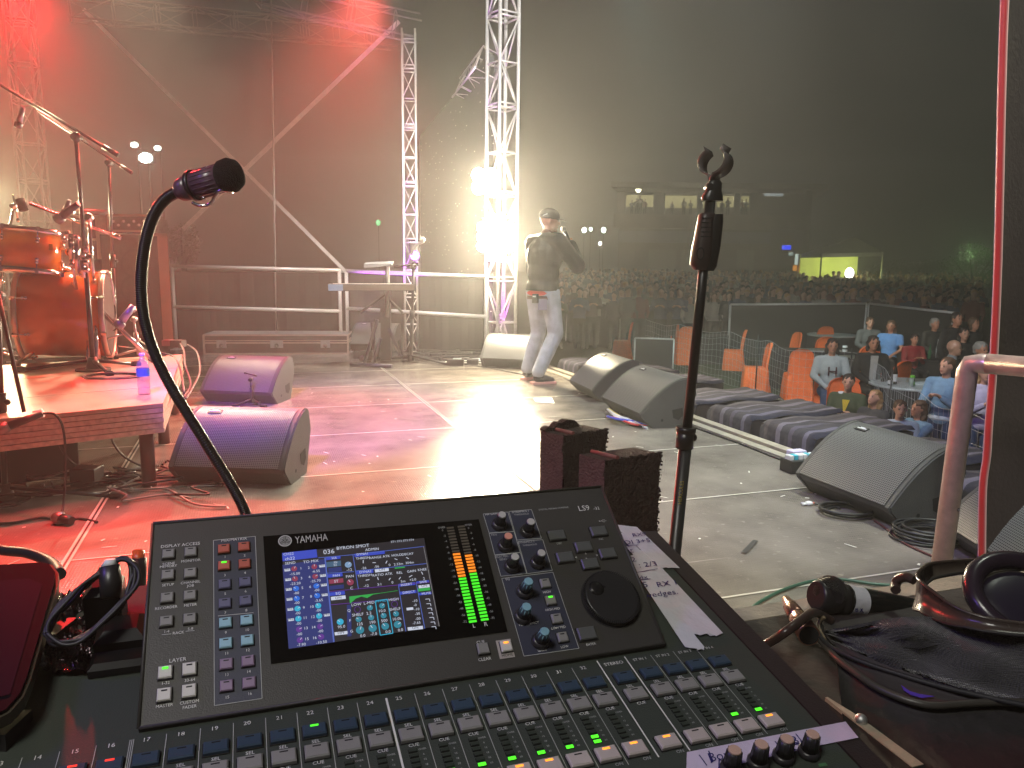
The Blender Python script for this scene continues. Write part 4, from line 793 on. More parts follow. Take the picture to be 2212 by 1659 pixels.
for i, (x, y) in enumerate(((1132, 232), (1280, 218), (1128, 372), (1278, 360), (1123, 525), (1276, 510), (1118, 683), (1275, 665))): K1(DP, zA(x, y), .0094, .0086, k_grey)
for i, (x, y) in enumerate(((1110, 1025), (1272, 1002), (1103, 1175), (1270, 1150))): K1(DP, zA(x, y), .0098, .0098, k_white, led_g if i == 0 else None)
MXY = ((1503, 198), (1637, 183), (1504, 310), (1641, 298), (1508, 435), (1645, 420), (1509, 563), (1648, 545), (1512, 693), (1655, 675), (1515, 830), (1659, 810), (1518, 970), (1664, 950), (1520, 1115), (1671, 1095))
for i, (x, y) in enumerate(MXY): K1(DP, zA(x, y), .0094, .0085, (k_red, k_blue, k_cyan, k_mauve)[i // 4], led_g if i == 2 else (None if 7 < i < 12 else None))
for x, y in ((690, 385), (1078, 347), (937, 492), (768, 590), (1162, 552), (998, 650)): K1(DP, zD(x, y), .0165, .0105, k_dgrey, False, "cursor_key")
K1(DP, zD(968, 1300), .0165, .0115, k_dgrey, False, "enter_key")
for i, (x, y) in enumerate(((580, 832), (632, 990), (687, 1162), (742, 1335))): K1(DP, zD(x, y), .0092, .0088, k_grey, led_g if i == 1 else None, "band_key")
K1(DP, zB(1993, 1125), .0098, .0092, k_grey, False, "cue_clear_key")
g = MB(); quad(g, DP, [zC(1912, 50), zC(2030, 33), zC(2066, 178), zC(1946, 195)], .0009, mat("home_plate", (0.4, 0.36, 0.34), 0.5)); T(g, DP, zC(2003, 163), "HOME", .0036, blk, h=.0012); g.build("home_plate", con)
K1(DP, zC(1993, 100), .0095, .0095, k_white, led_o, "home_key", 0.0035)
# rotary knobs
def knob(P, xy, cap, label=None, s=1.0, flute=False):
    u, v = P.uv(*xy); g = MB(); n = 18; c = P.w(u, v, .0006)
    g.tube([c, c + P.N * .0035, c + P.N * .005], [.0076 * s, .0072 * s, .0056 * s], M["knob_skirt"], n); g.tube([c + P.N * .005, c + P.N * .0165 * s], [.0052 * s, .0042 * s], blkm if not flute else M["knob_blue_body"], n)
    o = g.build("knob", con, label); g = MB(); g.tube([c + P.N * .0165 * s, c + P.N * .0178 * s], [.0041 * s, .0034 * s], cap, n)
    if flute:
        for i in range(9):
            a = 2 * math.pi * i / 9; q = P.U * math.cos(a) + P.V * math.sin(a); g.tube([c + q * .0046 + P.N * .006, c + q * .004 + P.N * .0172], .0007, cap, 5)
    else: 
        g.box(c + P.V * .0045 * s + P.N * .011, (.0008, .0008, .009), let, P.ax)
    g.build("knob_cap", o); return o
mat("knob_skirt", (0.028, 0.026, 0.03), 0.35); mat("knob_blue_body", (0.035, 0.05, 0.07), 0.35)
cap_w = mat("knob_cap_grey", (0.5, 0.49, 0.46), 0.45); cap_p = mat("knob_cap_salmon", (0.75, 0.33, 0.24), 0.45); cap_b = mat("knob_cap_blue", (0.22, 0.42, 0.5), 0.45)
for x, y, c in ((150, 282, cap_w), (415, 345, cap_w), (208, 480, cap_p), (268, 672, cap_w), (510, 635, cap_w)): knob(DP, zD(x, y), c, "knob with salmon top" if c is cap_p else None)
for x, y in ((388, 905), (370, 1140), (535, 1368)): knob(DP, zD(x, y), cap_b, "fluted knob with pale blue top", 1.05, True)
# jog wheel
u, v = DP.uv(*zD(1190, 975)); c = DP.w(u, v, .0008); RJ = 0.0268; g = MB()
jm = mat("jog_plastic", (0.024, 0.024, 0.024), 0.32, var=0.1)
g.tube([c, c + DP.N * .0035, c + DP.N * .0055, c + DP.N * .006], [RJ, RJ, RJ * .93, RJ * .9], jm, 48); o = g.build("jog_wheel", con)
g = MB()
for i in range(84):
    a = 2 * math.pi * i / 84; q = DP.U * math.cos(a) + DP.V * math.sin(a); t_ = q.cross(DP.N); g.box(c + q * RJ * .96 + DP.N * .0045, (.0009, .0026, .0028), jm, (t_, q, DP.N))
g.build("ribbed_rim", o)
g = MB(); q = c - DP.U * .0125 + DP.V * .0095 + DP.N * .0062; g.tube([q, q + DP.N * .0004], [.0072, .0066], mat("dimple", (0.012, 0.012, 0.012), 0.25), 24); g.ell(q + DP.N * .0003, (.0062, .0062, .0012), M["dimple"], 16, 6, (DP.U, DP.V, DP.N)); g.build("finger_dimple", o)
g = MB(); n = 48; g.add([c + (DP.U * math.cos(2 * math.pi * k / n) + DP.V * math.sin(2 * math.pi * k / n)) * (RJ * 1.05) - DP.N * .0003 for k in range(n)], [tuple(range(n))], M["key_gap"]); g.build("wheel_gap", con)
# screen glass, meter, picture
g = MB(); gl = mat("screen_glass", (0.006, 0.006, 0.006), 0.18, var=0, spec=0.7)
GC = [zB(80, 142), zB(1955, -6), zB(2205, 968), zB(148, 1250)]
quad(g, DP, GC, .0012, gl); q = [DP.p(*p, .0012) for p in GC]; g.prism([DP.p(*p, .0002) for p in GC], DP.N * .001, gl); g.build("screen_bezel", con)
scr = MB(); blueb = emis("screen_blue", (0.03, 0.05, 0.34), 0.42); dkb = emis("screen_ink", (0.028, 0.02, 0.03), 0.35)
quad(scr, DP, [zB(245, 292), zB(1480, 160), zB(1615, 925), zB(302, 1127)], .0016, dkb)
quad(scr, DP, [zB(248, 395), zB(612, 345), zB(690, 1068), zB(302, 1125)], .0018, blueb)
blu2 = emis("screen_bright_blue", (0.05, 0.1, 0.85), 0.55); quad(scr, DP, [zB(245, 292), zB(543, 260), zB(552, 330), zB(250, 365)], .0019, blu2)
sw = emis("screen_white", (0.75, 0.8, 0.95), 0.75); scy = emis("screen_cyan", (0.03, 0.55, 0.85), 0.7); sbl = emis("screen_dial_blue", (0.02, 0.2, 0.95), 0.65); spu = emis("screen_violet", (0.2, 0.04, 0.5), 0.5); srd = emis("screen_red", (0.4, 0.05, 0.12), 0.6); sgr = emis("screen_green", (0.03, 0.5, 0.08), 0.7); lbl = emis("screen_line_blue", (0.12, 0.2, 0.75), 0.6); sdc = emis("screen_dull_cyan", (0.03, 0.3, 0.42), 0.7)
def sline(pts, mt=lbl, w=.0006, close=False): outline(scr, DP, [zB(*p) for p in pts], w, .0021, mt, close)
sline([(618, 335), (695, 1068)], lbl, .0012); sline([(860, 305), (908, 605)]); sline([(560, 335), (865, 308), (1480, 235)]); sline([(1475, 235), (1610, 930)], let_d); sline([(880, 450), (1500, 385)]); sline([(650, 630), (1530, 545)], emis("screen_violet", (0.2, 0.04, 0.5), .5)); sline([(1255, 565), (1320, 975)]); sline([(1410, 545), (1485, 950)]); sline([(660, 745), (1265, 690)], spu); sline([(1055, 710), (1160, 695), (1208, 990), (1098, 1008)], scy, .0007, True); sline([(625, 470), (870, 455)])
def sd(x, y, r, mt):
    u, v = DP.uv(*zB(x, y)); scr.disc(DP.w(u, v, .0021), DP.N, r, mt, 16); a = random.uniform(0.4, 2.6); q = DP.U * math.cos(a) + DP.V * math.sin(a); t_ = q.cross(DP.N)
    scr.box(DP.w(u, v, .0023) + q * r * .5, (r * .16, r * .8, .0001), sw, (t_, q, DP.N))
for (x, y, m_) in ((350, 430, srd), (525, 412, srd), (357, 518, srd), (533, 497, srd), (366, 603, sbl), (543, 580, sbl), (372, 690, sbl), (550, 664, sbl), (379, 777, scy), (559, 752, scy), (386, 865, scy), (567, 841, scy), (393, 957, spu), (576, 932, spu), (400, 1050, spu), (584, 1022, spu)): sd(x, y, .0025, m_)
for (x, y, r, m_) in ((820, 395, .003, emis("screen_pale", (.3, .5, .8), .6)), (838, 548, .003, srd), (750, 892, .0028, scy), (910, 870, .0025, sdc), (922, 963, .0034, sdc), (1008, 770, .0025, sdc), (1019, 855, .0025, sdc), (1032, 947, .0034, sdc), (1114, 752, .0025, sdc), (1127, 838, .0025, sdc), (1141, 930, .0032, sdc), (1235, 822, .0025, sdc), (1249, 915, .0032, sdc)): sd(x, y, r, m_)
for (x, y) in ((900, 785), (1222, 738)):
    outline(scr, DP, [zB(x + 26 * math.cos(a), y + 26 * math.sin(a)) for a in [i * math.pi / 8 for i in range(16)]], .0004, .0021, spu)
def sb(x0, y0, x1, y1, mt, sl=-0.11): quad(scr, DP, [zB(x0, y0), zB(x1, y0 + (x1 - x0) * sl), zB(x1 + 4, y1 + (x1 - x0) * sl), zB(x0 + 4, y1)], .002, mt)
for q in ((625, 330, 750, 355), (640, 478, 768, 508), (652, 637, 788, 668), (872, 300, 1135, 328), (888, 450, 1035, 480), (1258, 562, 1400, 585), (1268, 630, 1410, 655), (1412, 540, 1520, 560), (1430, 640, 1540, 662)): sb(*q, blu2)
for q in ((1050, 436, 1170, 462), (668, 675, 795, 705), (700, 983, 815, 1010), (1335, 940, 1467, 968), (1430, 575, 1525, 600), (1325, 770, 1383, 792)): sb(*q, sw)
for q in ((630, 372, 755, 418), ): sb(*q, emis("screen_steel", (.06, .14, .25), .7))
sb(652, 525, 775, 562, srd); sb(655, 580, 780, 615, blueb); sb(645, 425, 760, 465, blueb); sb(808, 745, 845, 1020, blueb); sb(1222, 420, 1310, 430, sgr); sb(1425, 602, 1530, 628, sgr)
quad(scr, DP, [zB(828, 672), zB(1100, 640), zB(1040, 652), zB(985, 685), zB(935, 672), zB(885, 690), zB(835, 735)], .0021, sgr); sline([(1040, 652), (1250, 620)], sgr, .0004)
def st(x, y, tx, s=.0034, m_=None, al=0.5): T(scr, DP, zB(x, y), tx, s, m_ or sw, al, .0024)
for x, y, tx in ((355, 475, "-15.00"), (538, 452, "-6.55"), (360, 560, "-23.20"), (535, 537, "-25.70"), (368, 643, "-00"), (545, 618, "-00"), (372, 728, "-00"), (563, 706, "-3.65"), (380, 818, "-00"), (560, 793, "-00"), (387, 908, "-00"), (568, 883, "-00"), (394, 1000, "-00"), (578, 974, "-00"), (412, 1092, "-7.90"), (587, 1070, "-10.50")): st(x, y, tx)
for i, (x, y) in enumerate(((405, 428), (476, 422), (412, 514), (482, 503), (420, 597), (488, 588), (426, 683), (496, 672), (433, 770), (502, 762), (441, 858), (511, 850), (450, 948), (517, 940), (458, 1042), (526, 1032))): st(x, y, str(i + 1), .0034)
for (x, y) in ((288, 440), (590, 405), (295, 524), (598, 488), (301, 609), (606, 570), (307, 695), (613, 656), (314, 783), (320, 873), (632, 832)): sb(x - 25, y - 8, x + 25, y + 14, sw); T(scr, DP, zB(x, y), "PRE", .0026, dkb, h=.0027)
for x, y, tx, s in ((300, 303, "CH22", .0036), (312, 342, "ch22", .0044), (650, 282, "036", .0066), (860, 240, "BYRON SMOT", .0046), (1025, 262, "ADMIN", .0038), (1290, 188, "ST1 ST2 ST3 ST4", .003), (495, 367, "TO MIX", .0038), (315, 382, "SEND", .0036), (698, 338, "HA", .0032), (708, 375, "IN", .003), (705, 398, "22", .003), (828, 440, "-12", .0036), (715, 490, "PAN", .0032), (832, 497, "PAN", .0036), (715, 540, "ST", .0036), (848, 600, "C", .0036), (732, 645, "EQ", .0034), (940, 303, "DYNA1", .0032), (945, 338, "THRESH", .0034), (1053, 333, "RANGE", .0034), (1150, 322, "ATK", .0034), (1240, 312, "HOLD", .0034), (1335, 303, "DECAY", .0034), (955, 425, "-26", .0034), (1065, 412, "-56", .0034), (1178, 398, "0", .0034), (1255, 390, "2.33m", .0034), (1352, 378, "304m", .0034), (968, 457, "DYNA2", .0032), (962, 490, "THRESH", .0034), (1078, 485, "RATIO", .0034), (1172, 475, "ATK", .0034), (1265, 465, "REL", .0034), (1368, 452, "GAIN", .0034), (1462, 438, "KNEE", .0034), (975, 580, "-12", .0034), (1088, 567, "3:1", .0034), (1203, 550, "0", .0034), (1295, 540, "5m", .0034), (1380, 526, "+2.0", .0034), (1477, 515, "2", .0034), (890, 742, "LOW", .0036), (1000, 727, "L-MID", .0036), (1212, 698, "HIGH", .0036), (902, 830, "SHELF", .0036), (998, 818, "2.2", .0036), (1112, 797, "10.0", .0036), (1225, 782, "SHELF", .0036), (918, 912, "125", .0036), (1028, 897, "190", .0036), (1132, 882, "500", .0036), (1242, 867, "10.0k", .0036), (945, 1013, "0.0", .0036), (1040, 998, "-7.0", .0036), (1165, 978, "0.0", .0036), (1273, 963, "0.0", .0036), (760, 935, "95.0", .0036), (825, 795, "Q", .0034), (835, 882, "F", .0034), (848, 975, "G", .0034), (1325, 568, "INSERT", .0032), (1345, 635, "DIRECT", .0032), (1470, 545, "SAFE", .0032), (1497, 645, "MUTE", .0032), (1398, 710, "-10", .0034), (1400, 747, "-0", .0034), (1415, 783, "-10", .0034), (1420, 822, "-30", .0034), (1425, 865, "-00", .0034), (1412, 902, "-7.65", .0034)): st(x, y, tx, s)
for x, y, tx in ((1110, 440, "ON"), (732, 685, "ON"), (757, 990, "HPF"), (1400, 945, "ON"), (1478, 580, "ON")): T(scr, DP, zB(x, y), tx, .0034, dkb, h=.0027)
T(scr, DP, zB(1108, 710), "H-MID", .0032, scy, h=.0024)
for (x, y, dx, dy) in ((950, 368, 0, -14), (1045, 377, 14, 0), (1152, 372, 6, -12), (1235, 347, 12, 5), (1335, 337, 12, 6), (988, 527, 16, -3), (1078, 515, 4, 12), (1180, 520, 7, -10), (1268, 512, 7, -10), (1362, 495, 14, -8), (1462, 468, 6, 12)): sline([(x - dx, y - dy), (x + dx, y + dy)], sw, .0006)
x0, y0 = 1510, 692
for k in range(7): sline([(x0 + k * 9 - 20, y0 + k * 40 + 3), (x0 + k * 9 + 15, y0 + k * 40), (x0 + k * 9 + 20, y0 + k * 40 + 22)], sw, .0005)
scr.build("lit_screen", con, "lit blue and black screen with dials, numbers and a green curve")
g = MB()
T(g, DP, zB(500, 163), "YAMAHA", .0104, mat("logo_silver", (0.6, 0.6, 0.6), 0.4, 0.3, var=0), h=.0016, sx=.66); u, v = DP.uv(*zB(270, 185))
lg = M["logo_silver"]; n = 28
g.add([DP.w(u + rr * math.cos(2 * math.pi * k / n), v + rr * math.sin(2 * math.pi * k / n), .0016) for rr in (.0058, .0049) for k in range(n)], [(k, (k + 1) % n, n + (k + 1) % n, n + k) for k in range(n)], lg)
g.disc(DP.w(u, v, .0015), DP.N, .0046, mat("logo_grey", (0.3, 0.3, 0.3), 0.5), 24)
for a in (90, 210, 330):  # three crossed tuning forks
    q = DP.U * math.cos(R_(a)) + DP.V * math.sin(R_(a)); t_ = q.cross(DP.N)
    for o_ in (-.0005, .0005): g.box(DP.w(u, v, .0018) + q * .0025 + t_ * o_ * 1.4, (.0004, .0042, .0001), gl, (t_, q, DP.N))
    g.box(DP.w(u, v, .0018) - q * .0018, (.0005, .0024, .0001), gl, (t_, q, DP.N))
for x, y, tx in ((1632, 68, "OVER"), (1640, 92, "0"), (1658, 140, "-2"), (1668, 188, "-4"), (1680, 238, "-6"), (1690, 288, "-8"), (1703, 340, "10"), (1714, 390, "-12"), (1727, 443, "-14"), (1737, 495, "-18"), (1750, 550, "-24"), (1762, 605, "-30"), (1775, 660, "-36"), (1790, 716, "-42"), (1803, 773, "-48"), (1818, 830, "-56"), (1832, 888, "-72"), (1865, 45, "OVER"), (1866, 72, "0"), (1887, 115, "-2"), (1896, 163, "-4"), (1908, 213, "-6"), (1920, 263, "-8"), (1935, 312, "-10"), (1950, 363, "-12"), (1962, 415, "-14"), (1975, 467, "-18"), (1990, 520, "-24"), (2005, 573, "-30"), (2018, 628, "-36"), (2032, 683, "-42"), (2047, 740, "-48"), (2062, 797, "-56"), (2075, 855, "-72")): T(g, DP, zB(x, y), tx, .0028, let_d, h=.0016)
T(g, DP, zB(1912, 922), "L", .0052, h=.0016); T(g, DP, zB(2015, 907), "R", .0052, h=.0016); g.build("bezel_lettering", con, "silver maker name with crossed tuning fork emblem and meter scale")
bo = emis("bar_orange", (1.0, 0.25, 0.01), 1.15); bg_ = emis("bar_green", (0.07, 1.0, 0.02), .95); bof = mat("bar_unlit", (0.1, 0.085, 0.06), 0.5, var=0)
for (xa, ya, xb, yb_, first, org) in ((1707, 72, 1903, 885, 9, 8), (1803, 60, 2007, 868, 10, 6)):
    g = MB(); u0, v0 = DP.uv(*zB(xa, ya)); u1, v1 = DP.uv(*zB(xb, yb_)); N = 31
    for k in range(N):
        s = k / (N - 1); mt = bof if k < first + 0 else (bo if k < first + org else bg_); g.box(DP.w(lerp(u0, u1, s), lerp(v0, v1, s), .0016), (.0068, abs(v1 - v0) / N * .6, .0006), mt, DP.ax)
    g.build("level_meter", con, "bright vertical bar meter, green below and orange above")
# ---- fader panel: strips
names = [(n - 25.0, str(n)) for n in range(13, 33)]; extra = [(8.234, "STEREO"), (9.343, "ST IN 1"), (10.352, "ST IN 2"), (11.342, "ST IN 3"), (12.348, "ST IN 4")]
cueV, onV = -0.911 * PT, -3.26 * PT
g = MB()
def Tf(u, v, tx, s, mt=let): g.text(FP.w(u, v - s * .35, .0005), FP.U, FP.V, FP.N, tx, s, mt)
def fl(u, v0, v1, w, mt=let_d): g.add([FP.w(u - w / 2, v0, .0006), FP.w(u + w / 2, v0, .0006), FP.w(u + w / 2, v1, .0006), FP.w(u - w / 2, v1, .0006)], [(0, 1, 2, 3)], mt)
on_lit = {"28", "29", "31", "32", "STEREO", "ST IN 4"}; one_lit = {"25": 1, "26": 1, "27": 1, "28": 1, "29": 1, "30": 1, "31": 2, "ST IN 3": 1, "ST IN 4": 1}
for uu, nm in names + extra:
    u = uu * PT; Tf(u - (.0018 if nm.isdigit() else .001), (.92 if nm.isdigit() else 1.0) * PT - (.0006 if nm.isdigit() else .003), nm, .0054 if nm.isdigit() else (.0052 if nm == "STEREO" else .0042))
    if not nm.isdigit(): pass
    Tf(u, -.43 * PT, "SEL", .0042); Tf(u, cueV - .42 * PT, "CUE", .0042); Tf(u + .0045, onV - .44 * PT, "ON", .004, let_d)
    if nm != "STEREO":
        for k, tx in enumerate(("OVER", "6", "12", "18", "30", "60")): Tf(u + .0052, -(1.56 + .216 * k) * PT, tx, .0023, let_d)
for k in range(13, 32): fl((k - 24.5) * PT, 1.0 * PT, -3.8 * PT, .0016 if k == 24 else .0005, let if k == 24 else let_d)
fl((16.5 - 25) * PT + .0012, 1.0 * PT, -3.8 * PT, .0005); fl((16.5 - 25) * PT - .0012, 1.0 * PT, -3.8 * PT, .0005)
for uu in (7.62, 8.79): fl(uu * PT, 1.15 * PT, -3.75 * PT, .0011, let)
for uu in (9.85, 10.85, 11.85): fl(uu * PT, 1.0 * PT, -3.75 * PT, .0005)
g.build("strip_lettering", con, "channel numbers, strip lines and key names on the fader panel")
for uu, nm in names + extra:
    u = uu * PT; vis = uu >= -12
    for kind, v, mt, d in (("select_key", 0, k_navy, .0112), ("cue_key", cueV, k_grey, .0125), ("on_key", onV, k_on, .0125)):
        if kind != "select_key" and uu < (-9 if kind == "cue_key" else 1.5): continue
        g = MB(); c = FP.w(u, v, .0021); g.box(FP.w(u, v, .0004), (.0185, d + .0018, .0006), M["key_gap"], FP.ax); g.bbox(c, (.0168, d, .0034), mt, FP.ax, .001)
        lit = led_g if (kind == "select_key" and nm == "22") else (led_o if (kind == "on_key" and nm in on_lit) else (refl_r if kind == "select_key" and nm in ("15", "16") else None))  # red glow on two select keys stands in for reflected red light
        g.box(FP.w(u, v + d * .26, .0038), (.0058, d * (.13 if lit else .08), .0004 if not lit else .0006), lit or M["key_gap"], FP.ax); g.build(kind, con)
    if nm != "STEREO" and uu >= -2.5:
        g = MB()
        for k in range(6):
            v = -(1.56 + .216 * k) * PT; lit = k >= 6 - one_lit.get(nm, 0)
            g.box(FP.w(u - .0018, v, .0005), (.0066, .0034, .0004), M["key_gap"], FP.ax); g.box(FP.w(u - .0018, v, .0009), (.0056, .0025, .0008), led_g if lit else led_off, FP.ax)
        g.build("signal_ladder", con)
# right bottom pots
for x, y in ((1440, 735), (1595, 700), (1742, 668), (1890, 640)):
    u, v = FP.uv(*zE(x, y + 55)); g = MB(); c = FP.w(u, v, .0006)
    g.tube([c, c + FP.N * .004, c + FP.N * .005], [.0082, .008, .0064], M["knob_skirt"], 20); g.tube([c + FP.N * .005, c + FP.N * .018], [.0064, .0052], blkm, 20); o = g.build("knob", con, "black knob with pinkish beige top"); g = MB(); g.tube([c + FP.N * .018, c + FP.N * .0192], [.0051, .0044], mat("knob_cap_beige", (0.55, 0.36, 0.28), 0.5), 18)
    for i in range(10):
        a = i * math.pi / 5; q = FP.U * math.cos(a) + FP.V * math.sin(a); g.tube([c + q * .0062 + FP.N * .006, c + q * .0053 + FP.N * .018], .0004, blkm, 4)
    g.build("knob_cap", o)
g = MB(); quad(g, FP, [zE(1945, 752), zE(1990, 745), zE(2005, 762), zE(1958, 770)], .0006, mat("green_patch", (0.08, 0.2, 0.1), 0.5)); g.build("green_marking", con)
# ---- masking tape with writing
tape = mat("white_tape", (0.62, 0.62, 0.66), 0.33, var=0.08, vscale=40, bump=0.3, bscale=50, rvar=.12); ink = mat("blue_ink", (0.012, 0.01, 0.13), 0.5, var=0)
def torn(P, a, b, w, n=7, amp=.0015):  # torn end from pixel a to b
    ua, ub = P.uv(*a), P.uv(*b); return [(lerp(ua[0], ub[0], i / n) + (random.uniform(-amp, amp) if 0 < i < n else 0), lerp(ua[1], ub[1], i / n) + (random.uniform(-amp, amp) if 0 < i < n else 0)) for i in range(n + 1)]
def tapes(pts, torn_ab, h, label):
    g = MB(); q = [FP.uv(*p) for p in pts] + torn(FP, *torn_ab, 0)
    q = [(a, b) for a, b in q]; g.prism([FP.w(a, b, h) for a, b in q], FP.N * .0004, tape); return g.build("tape_strip", con, label)
random.seed(11)
t1 = tapes([zD(1215, 285), zD(1440, 312)], (zD(1838, 695), zD(1660, 690)), .0018, "upper strip of white tape with blue handwriting"); 
t2 = tapes([zD(1230, 330), zD(1345, 385)], (zD(2160, 1310), zD(2115, 1320)), .0012, "long white tape strip with torn end")
t2b = tapes([zD(1320, 480), zD(1590, 560), zD(1680, 700), zD(2240, 1300), zD(2180, 1330), zD(2095, 1290)], (zD(2095, 1290), zD(1700, 860)), .0015, "middle strip of white tape with blue handwriting")
t3 = tapes([zD(1330, 600), zD(1440, 560), zD(1750, 900), zD(2110, 1290)], (zD(2110, 1322), zD(1950, 1315)), .0022, "white tape strip crossing the middle")
t4 = tapes([zD(1400, 700), zD(1520, 720), zD(1960, 1310), zD(2065, 1440)], (zD(2060, 1470), zD(1885, 1440)), .0026, "lowest strip of white tape with glossy torn end")
g = MB()
for x, y, tx, s in ((1450, 390, "RX9", .0098), (1430, 455, "DI 3+5", .0115), (1360, 535, "er", .01), (1395, 625, "2", .012), (1525, 670, ": 2/3", .0125), (1470, 795, "edx", .0098), (1500, 862, "5", .013), (1700, 850, "RX 1", .012), (1650, 945, "wedges.", .0118)):
    u, v = FP.uv(*zD(x, y)); g.text(FP.w(u, v - s * .35, .0034), FP.U, FP.V, FP.N, tx, s, ink, 0, .5, 0.25)
for a_, b_ in (((1310, 498), (1452, 488)), ((1335, 562), (1410, 556)), ((1415, 750), (1630, 712)), ((1450, 822), (1562, 806))): outline(g, FP, [zD(*a_), zD(*b_)], .0009, .0034, ink, False)
g.build("handwriting", t4)
g = MB(); q = [FP.uv(*p) for p in (zE(1185, 690), zE(2105, 512), zE(2180, 605), zE(1930, 655), zE(1180, 830))]
pt_ = mat("pink_tape", (0.6, 0.52, 0.68), 0.3, var=0.1, vscale=30, bump=0.3, bscale=60); g.prism([FP.w(a, b, .0012) for a, b in q], FP.N * .0004, pt_); o = g.build("tape_strip", con, "lilac pink tape strip behind the lower knobs")
g = MB()
for x, y, tx, s in ((1310, 712, "J", .012), (1370, 712, "Bon.", .0115), (1375, 755, "A", .012), (1800, 625, "B", .012), (1825, 655, "IOH", .012)): u, v = FP.uv(*zE(x, y)); g.text(FP.w(u, v - s * .35, .002), FP.U, FP.V, FP.N, tx, s, ink, 0, .5, 0.25)
for a_, b_ in (((1255, 708), (1300, 770)), ((1695, 628), (1740, 690)), ((1815, 585), (1860, 640))): outline(g, FP, [zE(*a_), zE(*b_)], .0009, .002, ink, False)
g.build("handwriting", o)
# ================================================================== DESK AND THINGS ON IT
TZ = 0.762
zF = zf(3000, 2150, 1032, 1959); zG = zf(2000, 1600, 1344)
desk_m = mat("desk_top_brown", (0.04, 0.032, 0.029), 0.62, var=0.3, vscale=5, bump=0.15, bscale=90); plank = mat("pale_plank", (0.42, 0.36, 0.28), 0.55, var=0.3, vscale=18, bump=0.3, bscale=120)
de0, de1 = onz(*zF(0, 545), TZ), onz(*zF(1600, 300), TZ); dd = (de1 - de0).normalized(); dn_ = Vc((dd.y, -dd.x, 0))
t = thing("mixing_desk_table", Vc((0, 0.6, 0)), "dark brown table top with pale timber edge carrying the console", "table")
g = MB(); A = de0 - dd * 1.5; B = de0 + dd * 1.6
g.hexa([A + dn_ * .9 - UP * .03, B + dn_ * .9 - UP * .03, B - UP * .03, A - UP * .03, A + dn_ * .9, B + dn_ * .9, B, A], desk_m); g.build("table_top", t)
g = MB()
for k in range(3): o = -dn_ * (.002 + .0135 * k); g.hexa([A + o - UP * .03, B + o - UP * .03, B + o - dn_ * .0125 - UP * .03, A + o - dn_ * .0125 - UP * .03, A + o - UP * .0015 * k, B + o - UP * .0015 * k, B + o - dn_ * .0125 - UP * .0015 * k, A + o - dn_ * .0125 - UP * .0015 * k], plank)
g.build("timber_edge", t, "pale layered timber edge")
for a_, b_ in ((.1, .03), (2.9, .03), (.1, .85), (2.9, .85)):
    g = MB(); q = A + dd * a_ + dn_ * b_; g.box(Vc((q.x, q.y, TZ / 2 - .02)), (.05, .05, TZ - .045), blkm); g.build("leg", t)
g = MB(); p, q, r_ = onz(*zF(470, 1165), TZ), onz(*zF(700, 1350), TZ), onz(*zF(1120, 1680), TZ)
nn = Vc((.94, .3, 0))
g.hexa([p + UP * .001, p + nn * .003 + UP * .001, q + nn * .011 + UP * .001, q + UP * .001, p + UP * .005, p + nn * .003 + UP * .005, q + nn * .011 + UP * .005, q + UP * .005], plank); g.hexa([q + UP * .001, q + nn * .011 + UP * .001, r_ + nn * .013 + UP * .001, r_ + UP * .001, q + UP * .004, q + nn * .011 + UP * .004, r_ + nn * .013 + UP * .004, r_ + UP * .004], plank); g.ell(q + UP * .006 + nn * .006, .006, steel); g.build("inlaid_batten", t, "thin pale batten beside the console")
